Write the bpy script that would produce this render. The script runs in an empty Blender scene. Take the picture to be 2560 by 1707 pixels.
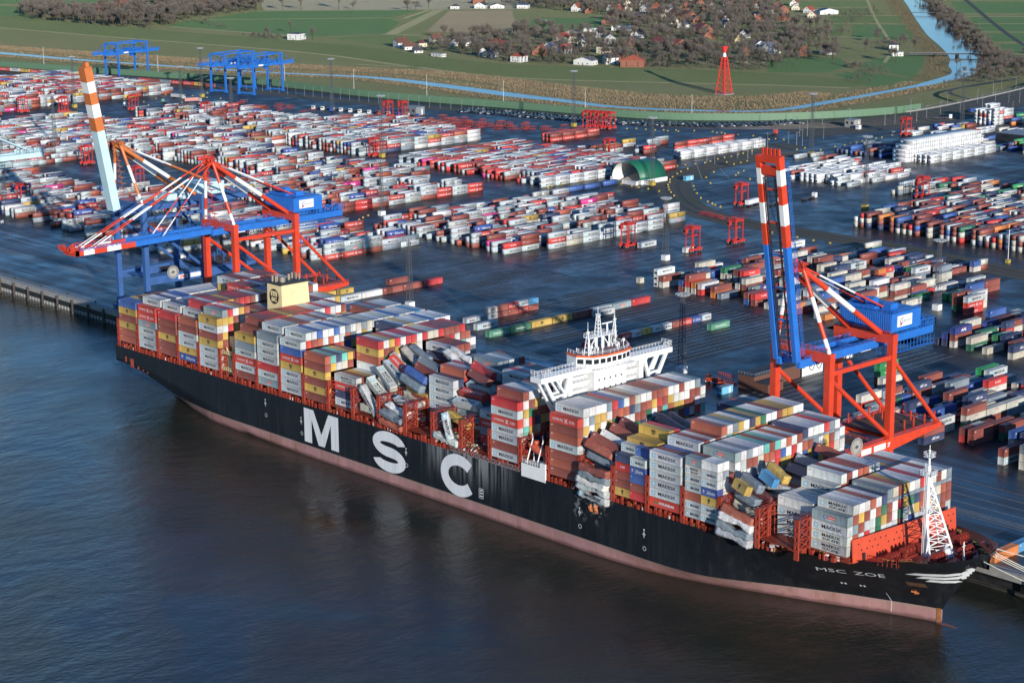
import bpy, math, random
import numpy as np
from mathutils import Vector, Matrix
from mathutils.bvhtree import BVHTree
random.seed(11)
RN = np.random.default_rng(11)
SC = bpy.context.scene
COL = SC.collection
rad = math.radians

# ------------------------------------------------------------------ camera, sky, sun, exposure
WATER_Z = 0.3
QZ = 7.5                      # level of the terminal
CAM = (668.96, -432.18, 205.14)
yaw, pit, rol = 2.39556, 0.238641, -0.008641
fw = Vector((math.cos(pit)*math.cos(yaw), math.cos(pit)*math.sin(yaw), -math.sin(pit)))
r0 = Vector((math.sin(yaw), -math.cos(yaw), 0)); u0 = r0.cross(fw)
rt = r0*math.cos(rol)+u0*math.sin(rol); up = u0*math.cos(rol)-r0*math.sin(rol)
cd = bpy.data.cameras.new('camera'); cam = bpy.data.objects.new('camera', cd); COL.objects.link(cam)
cd.sensor_width = 36; cd.lens = 69.26; cd.clip_start = 5; cd.clip_end = 9000
m = Matrix.Identity(4)
for i in range(3):
    m[i][0] = rt[i]; m[i][1] = up[i]; m[i][2] = -fw[i]; m[i][3] = CAM[i]
cam.matrix_world = m
SC.camera = cam
wd = bpy.data.worlds.new('World'); SC.world = wd; wd.use_nodes = True
nt = wd.node_tree
sky = nt.nodes.new('ShaderNodeTexSky'); sky.sky_type = 'NISHITA'; sky.sun_disc = False
SUN_EL, SUN_AZ = 12.5, -23.2          # elevation, direction from +X (degrees)
sky.sun_elevation = rad(SUN_EL); sky.sun_rotation = rad(90-SUN_AZ)
sky.air_density = 1.0; sky.dust_density = 0.0; sky.ozone_density = 6.0
bg = nt.nodes['Background']; bg.inputs[1].default_value = 0.15
nt.links.new(sky.outputs[0], bg.inputs[0])
sl = bpy.data.lights.new('sun', 'SUN'); sl.energy = 5.0; sl.angle = rad(0.5); sl.color = (1.0, 0.95, 0.87)
so = bpy.data.objects.new('sun', sl); COL.objects.link(so)
sd = Vector((math.cos(rad(SUN_EL))*math.cos(rad(SUN_AZ)), math.cos(rad(SUN_EL))*math.sin(rad(SUN_AZ)), math.sin(rad(SUN_EL))))
so.rotation_euler = sd.to_track_quat('Z', 'Y').to_euler()
so.location = (500, -300, 400)
SC.view_settings.view_transform = 'Standard'; SC.view_settings.look = 'None'
SC.view_settings.exposure = 0.15; SC.view_settings.gamma = 1.0; SC.view_settings.use_curve_mapping = False
SC.cycles.max_bounces = 5; SC.cycles.diffuse_bounces = 2; SC.cycles.glossy_bounces = 3

# ------------------------------------------------------------------ helpers
def tag(o, label=None, cat=None, group=None, kind=None):
    if label: o['label'] = label
    if cat: o['category'] = cat
    if group: o['group'] = group
    if kind: o['kind'] = kind
    return o

def empty(name, loc, rz=0):
    o = bpy.data.objects.new(name, None); COL.objects.link(o)
    o.location = loc; o.rotation_euler = (0, 0, rz); o.empty_display_size = 1
    return o

class MB:
    """collects shapes for one mesh"""
    def __init__(s): s.v = []; s.f = []; s.m = []; s.c = []; s.col = (1, 1, 1)
    def add(s, vs, fs, mat=0, col=None):
        b = len(s.v); s.v.extend([tuple(x) for x in vs])
        for f in fs:
            s.f.append(tuple(i+b for i in f)); s.m.append(mat); s.c.append(col or s.col)
    def box(s, c, d, mat=0, col=None, M=None):
        x, y, z = d[0]/2, d[1]/2, d[2]/2
        vs = [Vector((sx*x, sy*y, sz*z)) for sz in (-1, 1) for sx, sy in ((-1, -1), (1, -1), (1, 1), (-1, 1))]
        c = Vector(c)
        vs = [(M @ v if M else v)+c for v in vs]
        s.add(vs, [(3, 2, 1, 0), (4, 5, 6, 7), (0, 1, 5, 4), (1, 2, 6, 5), (2, 3, 7, 6), (3, 0, 4, 7)], mat, col)
    def bx(s, x0, x1, y0, y1, z0, z1, mat=0, col=None):
        s.box(((x0+x1)/2, (y0+y1)/2, (z0+z1)/2), (x1-x0, y1-y0, z1-z0), mat, col)
    def beam(s, a, b, w, h=None, mat=0, col=None, upv=(0, 0, 1)):
        a = Vector(a); b = Vector(b); d = b-a; L = d.length
        if L < 1e-6: return
        d /= L; u = Vector(upv)
        if abs(d.dot(u)) > .98: u = Vector((1, 0, 0))
        x = d.cross(u).normalized(); y = x.cross(d)
        h = h or w; vs = []
        for p in (a, b):
            for i, j in ((-1, -1), (1, -1), (1, 1), (-1, 1)): vs.append(p+x*(w/2*i)+y*(h/2*j))
        s.add(vs, [(3, 2, 1, 0), (4, 5, 6, 7), (0, 1, 5, 4), (1, 2, 6, 5), (2, 3, 7, 6), (3, 0, 4, 7)], mat, col)
    def tube(s, a, b, r, n=6, mat=0, col=None, r2=None, caps=True):
        a = Vector(a); b = Vector(b); d = b-a
        if d.length < 1e-6: return
        d.normalize(); u = Vector((0, 0, 1)) if abs(d.z) < .95 else Vector((1, 0, 0))
        x = d.cross(u).normalized(); y = d.cross(x); r2 = r if r2 is None else r2
        vs = []
        for p, q in ((a, r), (b, r2)):
            for k in range(n):
                t = 2*math.pi*k/n; vs.append(p+x*(q*math.cos(t))+y*(q*math.sin(t)))
        fs = [(k, (k+1) % n, n+(k+1) % n, n+k) for k in range(n)]
        if caps: fs += [tuple(range(n))[::-1], tuple(range(n, 2*n))]
        s.add(vs, fs, mat, col)
    def prism(s, poly, z0, z1, mat=0, col=None):
        n = len(poly); vs = [(p[0], p[1], z0) for p in poly]+[(p[0], p[1], z1) for p in poly]
        s.add(vs, [(k, (k+1) % n, n+(k+1) % n, n+k) for k in range(n)]+[tuple(range(n))[::-1], tuple(range(n, 2*n))], mat, col)
    def rail(s, pts, h=1.1, r=.05, step=2.0, mat=0, col=None):
        pts = [Vector(p) for p in pts]
        for a, b in zip(pts[:-1], pts[1:]):
            for q in (h, h*.55): s.beam(a+Vector((0, 0, q)), b+Vector((0, 0, q)), r*1.6, r*1.6, mat, col)
            n = max(1, int((b-a).length/step))
            for k in range(n+1):
                p = a.lerp(b, k/n); s.beam(p, p+Vector((0, 0, h)), r*1.6, r*1.6, mat, col)
    def build(s, name, mats, parent=None, smooth=False):
        me = bpy.data.meshes.new(name); me.from_pydata(s.v, [], s.f)
        mats = mats if isinstance(mats, (list, tuple)) else [mats]
        for q in mats: me.materials.append(q)
        me.polygons.foreach_set('material_index', s.m)
        at = me.color_attributes.new('Col', 'FLOAT_COLOR', 'CORNER')
        ca = np.ones((len(me.loops), 4), dtype=np.float32)
        ns = np.fromiter((len(f) for f in s.f), dtype=np.int64, count=len(s.f))
        ca[:, :3] = np.repeat(np.array(s.c, dtype=np.float32).reshape(-1, 3), ns, axis=0)
        at.data.foreach_set('color', ca.ravel())
        if smooth: me.polygons.foreach_set('use_smooth', [True]*len(s.f))
        me.update()
        return put(name, me, parent)

def put(name, me, parent=None):
    o = bpy.data.objects.new(name, me); COL.objects.link(o)
    if parent: o.parent = parent
    return o

def raw_mesh(name, V, F, mats, col=None):
    """numpy mesh: V (n,3), F (m,k); col per face (m,3)"""
    V = np.asarray(V, np.float32); F = np.asarray(F, np.int32); k = F.shape[1]
    me = bpy.data.meshes.new(name)
    me.vertices.add(len(V)); me.vertices.foreach_set('co', V.ravel())
    me.loops.add(F.size); me.loops.foreach_set('vertex_index', F.ravel())
    me.polygons.add(len(F)); me.polygons.foreach_set('loop_start', np.arange(0, F.size, k, dtype=np.int32))
    for q in (mats if isinstance(mats, (list, tuple)) else [mats]): me.materials.append(q)
    if col is not None:
        at = me.color_attributes.new('Col', 'FLOAT_COLOR', 'CORNER')
        ca = np.ones((F.size, 4), np.float32); ca[:, :3] = np.repeat(np.asarray(col, np.float32), k, axis=0)
        at.data.foreach_set('color', ca.ravel())
    me.update(calc_edges=True); me.validate()
    return me

def copy_tree(o, parent=None):
    c = o.copy(); COL.objects.link(c)
    if parent: c.parent = parent
    for ch in o.children: copy_tree(ch, c)
    return c

# ------------------------------------------------------------------ materials
def nd(nt, t, **k):
    n = nt.nodes.new(t)
    for a, v in k.items():
        if a.startswith('i_'):
            n.inputs[a[2:].replace('_', ' ')].default_value = v
        else: setattr(n, a, v)
    return n

def mat(name, col=(.5, .5, .5), rough=.55, metal=0., spec=.5, vary=.25, scale=.6, source=None, bump=0., bscale=3., coords='Object', stretch=(1, 1, 1), dirt=None, dirt_amt=0., coat=0.):
    """Principled surface whose colour varies with fine noise; source 'attr' = mesh colour, 'obj' = object colour"""
    M = bpy.data.materials.new(name); M.use_nodes = True; nt = M.node_tree
    P = nt.nodes['Principled BSDF']; L = nt.links.new
    P.inputs['Roughness'].default_value = rough; P.inputs['Metallic'].default_value = metal
    P.inputs['Specular IOR Level'].default_value = spec
    if coat: P.inputs['Coat Weight'].default_value = coat
    tc = nd(nt, 'ShaderNodeTexCoord'); mp = nd(nt, 'ShaderNodeMapping'); L(tc.outputs[coords], mp.inputs[0]); mp.inputs['Scale'].default_value = stretch
    if source == 'attr':
        s = nd(nt, 'ShaderNodeAttribute', attribute_name='Col').outputs['Color']
    elif source == 'obj':
        a_ = nd(nt, 'ShaderNodeAttribute', attribute_name='Col'); o_ = nd(nt, 'ShaderNodeObjectInfo')
        v_ = nd(nt, 'ShaderNodeVectorMath', operation='MULTIPLY'); L(a_.outputs['Color'], v_.inputs[0]); L(o_.outputs['Color'], v_.inputs[1]); s = v_.outputs[0]
    else:
        q = nd(nt, 'ShaderNodeRGB'); q.outputs[0].default_value = (*col, 1); s = q.outputs[0]
    n1 = nd(nt, 'ShaderNodeTexNoise', i_Scale=scale, i_Detail=5.); n1.inputs['Roughness'].default_value = .65
    L(mp.outputs[0], n1.inputs['Vector'])
    mr = nd(nt, 'ShaderNodeMapRange'); L(n1.outputs['Fac'], mr.inputs[0])
    mr.inputs[1].default_value = .3; mr.inputs[2].default_value = .7; mr.inputs[3].default_value = 1-vary; mr.inputs[4].default_value = 1+vary*.5
    mx = nd(nt, 'ShaderNodeVectorMath', operation='SCALE'); L(s, mx.inputs[0]); L(mr.outputs[0], mx.inputs['Scale'])
    out = mx.outputs[0]
    if dirt:
        n2 = nd(nt, 'ShaderNodeTexNoise', i_Scale=scale*2.3, i_Detail=6.); n2.inputs['Roughness'].default_value = .7
        mp2 = nd(nt, 'ShaderNodeMapping'); L(tc.outputs[coords], mp2.inputs[0]); mp2.inputs['Location'].default_value = (7.1, 3.3, 1.7); mp2.inputs['Scale'].default_value = (stretch[0]*1.6, stretch[1]*1.6, stretch[2]*.45)
        L(mp2.outputs[0], n2.inputs['Vector'])
        r2 = nd(nt, 'ShaderNodeMapRange'); L(n2.outputs['Fac'], r2.inputs[0]); r2.inputs[1].default_value = .5; r2.inputs[2].default_value = .74; r2.inputs[3].default_value = 0; r2.inputs[4].default_value = dirt_amt
        mm = nd(nt, 'ShaderNodeMix', data_type='RGBA'); L(r2.outputs[0], mm.inputs[0]); L(out, mm.inputs[6]); mm.inputs[7].default_value = (*dirt, 1); out = mm.outputs[2]
    L(out, P.inputs['Base Color'])
    if bump:
        n3 = nd(nt, 'ShaderNodeTexNoise', i_Scale=bscale, i_Detail=4.); L(mp.outputs[0], n3.inputs['Vector'])
        b = nd(nt, 'ShaderNodeBump', i_Strength=bump, i_Distance=.3); L(n3.outputs['Fac'], b.inputs['Height']); L(b.outputs[0], P.inputs['Normal'])
    M['P'] = 1
    return M

def box_mat(name, source):
    """corrugated painted steel with rust runs"""
    M = mat(name, rough=.5, source=source, vary=.2, scale=.35, dirt=(.19, .12, .08), dirt_amt=.5, stretch=(1, 1, .6))
    nt = M.node_tree; L = nt.links.new; P = nt.nodes['Principled BSDF']
    tc = nd(nt, 'ShaderNodeTexCoord'); sp = nd(nt, 'ShaderNodeSeparateXYZ'); L(tc.outputs['Object'], sp.inputs[0])
    ad = nd(nt, 'ShaderNodeMath', operation='ADD'); L(sp.outputs[0], ad.inputs[0]); L(sp.outputs[1], ad.inputs[1])
    mu = nd(nt, 'ShaderNodeMath', operation='MULTIPLY'); L(ad.outputs[0], mu.inputs[0]); mu.inputs[1].default_value = 2*math.pi/.42
    sn = nd(nt, 'ShaderNodeMath', operation='SINE'); L(mu.outputs[0], sn.inputs[0])
    # sun-bleached patches
    src = P.inputs['Base Color'].links[0].from_socket
    nf = nd(nt, 'ShaderNodeTexNoise', i_Scale=.09, i_Detail=2.); L(tc.outputs['Object'], nf.inputs['Vector'])
    fm = nd(nt, 'ShaderNodeMath', operation='MULTIPLY'); L(nf.outputs['Fac'], fm.inputs[0]); fm.inputs[1].default_value = .12
    mf = nd(nt, 'ShaderNodeMix', data_type='RGBA'); L(fm.outputs[0], mf.inputs[0]); L(src, mf.inputs[6]); mf.inputs[7].default_value = (.33, .32, .31, 1); L(mf.outputs[2], P.inputs['Base Color'])
    b = nd(nt, 'ShaderNodeBump', i_Strength=.55, i_Distance=.05); L(sn.outputs[0], b.inputs['Height']); L(b.outputs[0], P.inputs['Normal'])
    return M

M_BOX_A = box_mat('corrugated_steel_mesh_colour', 'attr')
M_BOX_O = box_mat('corrugated_steel_object_colour', 'obj')
M_PRINT = mat('printed_lettering', source='attr', rough=.5, vary=.12, scale=1.2)
M_PAINT = mat('coloured_paint', source='attr', rough=.42, vary=.15, scale=.5, dirt=(.12, .08, .06), dirt_amt=.2)
M_RED = mat('crane_red', (.62, .055, .022), .4, vary=.16, scale=.25, dirt=(.2, .05, .03), dirt_amt=.3)
M_BLUE = mat('crane_blue', (.022, .15, .52), .4, vary=.16, scale=.25, dirt=(.03, .08, .2), dirt_amt=.3)
M_BLUE2 = mat('old_crane_blue', (.04, .11, .30), .5, vary=.2, scale=.25, dirt=(.05, .07, .12), dirt_amt=.4)
M_WHITE = mat('white_paint', (.78, .78, .76), .4, vary=.08, scale=.3, dirt=(.4, .33, .26), dirt_amt=.18)
M_CYAN = mat('pale_cyan_paint', (.48, .66, .70), .45, vary=.1, scale=.2, dirt=(.2, .3, .33), dirt_amt=.25)
M_ORANGE = mat('crane_orange', (.55, .16, .045), .45, vary=.15, scale=.3)
M_STEEL = mat('galvanised_steel', (.28, .29, .30), .5, .3, vary=.2)
M_DARK = mat('dark_steel', (.025, .027, .03), .5, vary=.3)
M_RUBBER = mat('tyre_rubber', (.02, .02, .02), .8)
M_DECK = mat('deck_red_oxide', (.26, .042, .022), .5, vary=.3, scale=.15, dirt=(.09, .04, .03), dirt_amt=.6)
M_DECKRED = mat('lashing_bridge_red', (.34, .045, .025), .5, vary=.25, scale=.4, dirt=(.12, .045, .03), dirt_amt=.5)
M_YEL = mat('marker_yellow', (.42, .31, .06), .7, vary=.3)
M_CONC = mat('concrete', (.30, .29, .27), .8, vary=.25, scale=.4)
M_CREAM = mat('funnel_cream', (.72, .58, .32), .45, vary=.08, scale=.15, dirt=(.45, .3, .14), dirt_amt=.2)
M_GLASS = mat('window_glass', (.02, .025, .03), .08, vary=.1)

# ------------------------------------------------------------------ text outlines
_dg = None
def text2d(body, bold=.0, shear=0, res=2):
    cu = bpy.data.curves.new('lettering', 'FONT'); cu.body = body; cu.size = 1; cu.offset = bold; cu.shear = shear; cu.resolution_u = res
    o = bpy.data.objects.new('lettering', cu); COL.objects.link(o)
    dg = bpy.context.evaluated_depsgraph_get(); me = o.evaluated_get(dg).to_mesh()
    me.calc_loop_triangles()
    V = np.array([v.co[:2] for v in me.vertices]); T = np.array([t.vertices[:] for t in me.loop_triangles])
    # drop back faces so that every letter is one sheet
    a, b, c = V[T[:, 0]], V[T[:, 1]], V[T[:, 2]]
    ar = (b[:, 0]-a[:, 0])*(c[:, 1]-a[:, 1])-(b[:, 1]-a[:, 1])*(c[:, 0]-a[:, 0])
    T = T[ar > 0]
    o.evaluated_get(dg).to_mesh_clear(); bpy.data.objects.remove(o); bpy.data.curves.remove(cu)
    V = V-V.min(0); return V, T

def fit(VT, x0, x1, z0, z1):
    V, T = VT; s = V.max(0); W = V/s
    return np.stack([x0+W[:, 0]*(x1-x0), z0+W[:, 1]*(z1-z0)], 1), T
# ------------------------------------------------------------------ freight containers: shapes, colours, lettering
CW = 2.438
L40, L20 = 12.19, 6.06
COLR = {  # code: colour, words
 'g': ((.53, .555, .56), 'light grey lettered'), 's': ((.55, .55, .51), 'light grey twice-lettered'), 'p': ((.25, .32, .34), 'slate grey red-marked'),
 'h': ((.58, .045, .03), 'red white-lettered'), 'r': ((.55, .03, .035), 'plain red'), 'b': ((.27, .06, .042), 'red-brown'), 'o': ((.42, .10, .055), 'orange-brown'),
 'y': ((.56, .36, .075), 'yellow'), 'u': ((.03, .085, .33), 'blue script-lettered'), 'B': ((.035, .11, .36), 'plain blue'), 'n': ((.028, .05, .13), 'navy'),
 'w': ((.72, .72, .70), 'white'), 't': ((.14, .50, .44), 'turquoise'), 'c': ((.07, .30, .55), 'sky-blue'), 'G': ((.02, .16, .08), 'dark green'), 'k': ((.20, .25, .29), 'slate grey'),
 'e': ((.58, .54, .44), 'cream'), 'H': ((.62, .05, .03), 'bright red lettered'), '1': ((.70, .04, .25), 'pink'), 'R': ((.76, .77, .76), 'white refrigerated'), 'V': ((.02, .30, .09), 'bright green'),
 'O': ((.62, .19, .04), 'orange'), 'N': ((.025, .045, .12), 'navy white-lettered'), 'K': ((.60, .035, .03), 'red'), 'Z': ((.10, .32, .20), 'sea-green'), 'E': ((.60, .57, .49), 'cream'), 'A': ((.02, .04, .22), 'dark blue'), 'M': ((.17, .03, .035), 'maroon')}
TX = {k: text2d(*a) for k, a in dict(maersk=('MAERSK', .012), sealand=('SEALAND', .01), hamburg=('HAMBURG', .0), sud=('S\u00dcD', .0), m=('m', .05), sc=('SC', .04), safm=('Safmarine', .0, .35),
      hyundai=('HYUNDAI', .04), one=('ONE', .05), cma=('CMA CGM', .03), ever=('EVERGREEN', .03), kline=('K LINE', .02), cosco=('COSCO', .02), apl=('APL', .04, .2), china=('CHINA SHIPPING', .02), po=('P&O', .02), ned=('Nedlloyd', .01), mol=('MOL', .0)).items()}
DK = (.012, .016, .03); WH = (.75, .75, .75); STAR = (.27, .50, .60)

def quad2(x0, x1, z0, z1): return np.array([[x0, z0], [x1, z0], [x1, z1], [x0, z1]]), np.array([[0, 1, 2], [0, 2, 3]])
def star2(cx, cz, r):
    p = []
    for k in range(14):
        q = r if k % 2 == 0 else r*.34
        p.append([cx+q*math.sin(math.pi*k/7), cz+q*math.cos(math.pi*k/7)])
    p.append([cx, cz]); return np.array(p), np.array([[14, (k+1) % 14, k] for k in range(14)])

def marks(code, L, H):
    """list of (V2, T, colour, lift) in side coordinates: x along, z up"""
    h = H/2.79; a = -L/2; out = []
    def T(key, f0, f1, z0, z1, c, lift=0): out.append((*fit(TX[key], a+L*f0, a+L*f1, z0*h, z1*h), c, lift))
    def Q(f0, f1, z0, z1, c, lift=0): out.append((*quad2(a+L*f0, a+L*f1, z0*h, z1*h), c, lift))
    if code in 'gs' or (code == 'R'):
        sq = 1.4 if L > 8 else 1.2
        x = a+L*.075
        out.append((*quad2(x, x+sq, .62*h, (.62+sq)*h), STAR, 0)); out.append((*star2(x+sq/2, (.62+sq/2)*h, sq*.46), WH, .006))
        if code == 's': T('maersk', .31, .82, 1.38, 2.25, DK); T('sealand', .33, .82, .42, 1.15, DK)
        else: T('maersk', .29 if L > 8 else .36, .86 if L > 8 else .92, .84, 1.92 if L > 8 else 1.7, DK)
    elif code == 'h':
        T('hamburg', .10, .48, .95, 1.75, WH); T('sud', .70, .90, .95, 1.9, WH)
        x = a+L*.585; w = L*.055
        for s_ in (1, -1):
            V = np.array([[x-w, 1.35*h-.62*s_], [x-w*.5, 1.35*h-.62*s_], [x+w*1.15, 1.35*h+.7*s_], [x+w*.75, 1.35*h+.7*s_]]); Tt = np.array([[0, 1, 2], [0, 2, 3]])
            if s_ < 0: Tt = Tt[:, ::-1]
            out.append((V, Tt, WH, .004*s_))
    elif code == 'y':
        T('m', .44, .56, 1.35, 2.2, DK); T('sc', .45, .56, .62, 1.28, DK)
    elif code == 'u':
        T('safm', .36, .86, .75, 1.95, WH); Q(.12, .20, 1.0, 1.8, WH); Q(.14, .18, 1.15, 1.55, (.5, .05, .05), .004)
    elif code == 'p':
        Q(.34, .45, 1.0, 1.75, (.02, .07, .28)); Q(.45, .66, .95, 1.85, (.62, .06, .03)); T('po', .35, .44, 1.15, 1.6, WH, .004); T('ned', .46, .65, 1.12, 1.65, WH, .004); Q(.40, .60, .7, .84, WH)
    elif code == 'H':
        T('hyundai', .32, .80, 1.0, 1.75, WH); V = np.array([[a+L*.17, 1.0*h], [a+L*.28, 1.0*h], [a+L*.225, 1.9*h]]); out.append((V, np.array([[0, 1, 2]]), (.02, .3, .08), 0))
    elif code == '1': T('one', .38, .66, .7, 2.0, WH)
    elif code == 'N': T('cma', .40, .74, 1.0, 1.7, WH); Q(.45, .58, 1.85, 1.97, WH)
    elif code in 'GV': T('ever', .28, .72, 1.0, 1.65, WH)
    elif code == 'K': T('kline', .36, .66, 1.1, 1.75, WH)
    elif code == 'Z': T('china', .2, .8, 1.0, 1.7, WH)
    elif code == 'A': T('apl', .34, .68, .8, 1.9, WH); Q(.40, .62, 2.0, 2.2, (.6, .05, .04))
    elif code in 'eE' and L > 8: Q(.42, .56, 1.9, 2.1, (.55, .06, .05))
    else:
        c = WH if code not in 'wR' else (.5, .06, .05)
        Q(.05, .13, 2.05, 2.17, c); Q(.05, .10, 1.85, 1.94, c)
    return out

def box_template(L, H):
    """corner-post frame standing proud of recessed panels; returns V, quads, shade per quad"""
    x, y = L/2, CW/2; V = []; F = []; S = []
    def face(o, e1, e2, n, l1, l2, mg=.10, dp=.045):
        o = np.array(o, float); e1 = np.array(e1, float); e2 = np.array(e2, float); n = np.array(n, float); b = len(V)
        for a_, c_ in ((0, 0), (l1, 0), (l1, l2), (0, l2)): V.append(o+e1*a_+e2*c_)
        q = [(mg, mg), (l1-mg, mg), (l1-mg, l2-mg), (mg, l2-mg)]
        for a_, c_ in q: V.append(o+e1*a_+e2*c_-n*dp)
        for k in range(4): F.append((b+k, b+(k+1) % 4, b+4+(k+1) % 4, b+4+k)); S.append(0)
        F.append((b+4, b+5, b+6, b+7)); S.append(1)
    face((-x, -y, 0), (1, 0, 0), (0, 0, 1), (0, -1, 0), L, H)
    face((x, y, 0), (-1, 0, 0), (0, 0, 1), (0, 1, 0), L, H)
    face((x, -y, 0), (0, 1, 0), (0, 0, 1), (1, 0, 0), CW, H, .08)
    face((-x, y, 0), (0, -1, 0), (0, 0, 1), (-1, 0, 0), CW, H, .08)
    face((-x, -y, H), (1, 0, 0), (0, 1, 0), (0, 0, 1), L, CW, .08, .03)
    b = len(V); V += [np.array(q, float) for q in ((-x, -y, 0), (-x, y, 0), (x, y, 0), (x, -y, 0))]; F.append((b, b+1, b+2, b+3)); S.append(1)
    return np.array(V), np.array(F), np.array(S)

def plain_template(L, H):
    x, y = L/2, CW/2; V = np.array([[a*x, c*y, z] for z in (0, H) for a, c in ((-1, -1), (1, -1), (1, 1), (-1, 1))], float)
    return V, np.array([(3, 2, 1, 0), (4, 5, 6, 7), (0, 1, 5, 4), (1, 2, 6, 5), (2, 3, 7, 6), (3, 0, 4, 7)]), np.ones(6, int)
_tm = {}
def tmpl(L, H, far=False):
    k = (round(L, 2), round(H, 2), far)
    if k not in _tm: _tm[k] = (plain_template if far else box_template)(*k[:2])
    return _tm[k]
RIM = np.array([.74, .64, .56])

_bm = {}
def box_mesh(L, H):
    k = (round(L, 2), round(H, 2))
    if k not in _bm:
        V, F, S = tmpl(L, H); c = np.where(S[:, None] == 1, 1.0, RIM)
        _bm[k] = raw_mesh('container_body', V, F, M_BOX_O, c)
    return _bm[k]

def crushed_mesh(L, H, seed, amt):
    """a container whose walls are buckled"""
    k = ('c', round(L, 2), round(H, 2), seed, amt)
    if k in _bm: return _bm[k]
    r = np.random.default_rng(seed); nx, ny, nz = 14, 4, 4
    idx = {}; V = []; F = []
    def vid(i, j, l):
        if (i, j, l) not in idx: idx[i, j, l] = len(V); V.append([-L/2+L*i/nx, -CW/2+CW*j/ny, H*l/nz])
        return idx[i, j, l]
    for i in range(nx):
        for j in range(ny):
            F.append((vid(i, j, nz), vid(i+1, j, nz), vid(i+1, j+1, nz), vid(i, j+1, nz))); F.append((vid(i, j, 0), vid(i, j+1, 0), vid(i+1, j+1, 0), vid(i+1, j, 0)))
        for l in range(nz):
            F.append((vid(i, 0, l), vid(i+1, 0, l), vid(i+1, 0, l+1), vid(i, 0, l+1))); F.append((vid(i, ny, l), vid(i, ny, l+1), vid(i+1, ny, l+1), vid(i+1, ny, l)))
    for j in range(ny):
        for l in range(nz):
            F.append((vid(nx, j, l), vid(nx, j+1, l), vid(nx, j+1, l+1), vid(nx, j, l+1))); F.append((vid(0, j, l), vid(0, j, l+1), vid(0, j+1, l+1), vid(0, j+1, l)))
    V = np.array(V); t = V[:, 0]/L
    V[:, 2] *= 1-.4*amt*np.exp(-((t-r.uniform(-.25, .25))/.2)**2)
    V[:, 1] += amt*.35*np.sin(t*5+r.uniform(0, 6))*(V[:, 2]/H)
    V[:, 2] += amt*.16*np.sin(t*21+V[:, 1]*1.7+r.uniform(0, 6))
    V += r.normal(0, .12*amt, V.shape); V[:, 2] = .25*amt+V[:, 2]*(1-.26*amt)
    c = np.clip(r.normal(.92, .1, (len(F), 1)), .6, 1.1)*np.ones((1, 3))
    _bm[k] = raw_mesh('container_body', V, F, M_BOX_O, c)
    return _bm[k]

def print_arrays(code, L, H):
    V = []; T = []; Cc = []; b = 0
    for v, t, c, lift in marks(code, L, H):
        V.append(np.stack([v[:, 0], np.full(len(v), -CW/2-.012-max(lift, 0)), v[:, 1]], 1)); T.append(t+b); Cc += [c]*len(t); b += len(v)
    if not V: return None
    return np.concatenate(V), np.concatenate(T), np.array(Cc)
def lite(a):
    """lettering too far off to read: one small block per letter"""
    V, T, Cc = a; y = V[0, 1]; nV = []; nT = []; nC = []; used = np.zeros(len(T), bool); par = np.arange(len(V))
    def f(i):
        while par[i] != i: i = par[i]
        return i
    for t in T:
        r = f(t[0])
        for q in t[1:]: par[f(q)] = r
    root = np.array([f(i) for i in range(len(V))]); tr = root[T[:, 0]]
    for g in np.unique(tr):
        P = V[root == g]; x0, z0, x1, z1 = P[:, 0].min(), P[:, 2].min(), P[:, 0].max(), P[:, 2].max(); b = len(nV); w = (x1-x0)*.17 if len(P) > 4 else 0
        nV += [[x0+w, y, z0], [x1-w, y, z0], [x1-w, y, z1], [x0+w, y, z1]]; nT += [[b, b+1, b+2], [b, b+2, b+3]]; nC += [Cc[np.argmax(tr == g)]]*2
    return np.array(nV), np.array(nT), np.array(nC)
_la = {}
def lite_arr(code, L, H):
    k = (code, round(L, 2), round(H, 2))
    if k not in _la: q = print_arr(*k); _la[k] = lite(q) if q is not None else None
    return _la[k]
_pm = {}; _pa = {}
def print_arr(code, L, H):
    k = (code, round(L, 2), round(H, 2))
    if k not in _pa: _pa[k] = print_arrays(*k)
    return _pa[k]
def print_mesh(code, L, H):
    k = (code, round(L, 2), round(H, 2))
    if k not in _pm:
        a = print_arr(code, L, H); _pm[k] = raw_mesh('lettering', a[0], a[1], M_PRINT, a[2])
    return _pm[k]
_dm = {}
def door_mesh(L, H):
    k = (round(L, 2), round(H, 2))
    if k not in _dm:
        b = MB(); x = L/2
        for s in (-1, 1): b.box((x-.02, s*.54, H/2), (.05, 1.0, H-.35), 0, (.93, .93, .93))
        for y in (-.85, -.3, .3, .85): b.box((x+.03, y, H/2), (.05, .06, H-.2), 0, (.62, .6, .58))
        b.box((x+.012, .62, H*.72), (.02, .55, .10), 0, (1.5, 1.5, 1.5)); b.box((x+.012, .62, H*.62), (.02, .4, .08), 0, (1.5, 1.5, 1.5))
        o = b.build('door', M_BOX_O); _dm[k] = o.data; bpy.data.objects.remove(o)
    return _dm[k]

BOXES = []      # every container of the scene before it is built
def add_box(code, x, y, z, yaw=0, L=L40, H=2.79, R=None, crush=0, label=None, zone='yard', door=False, **k):
    BOXES.append(dict(code=code, p=np.array([x, y, z], float), R=(np.array(R) if R is not None else np.array(Matrix.Rotation(yaw, 3, 'Z'))), L=L, H=H, crush=crush, label=label, zone=zone, door=door, **k))

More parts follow.
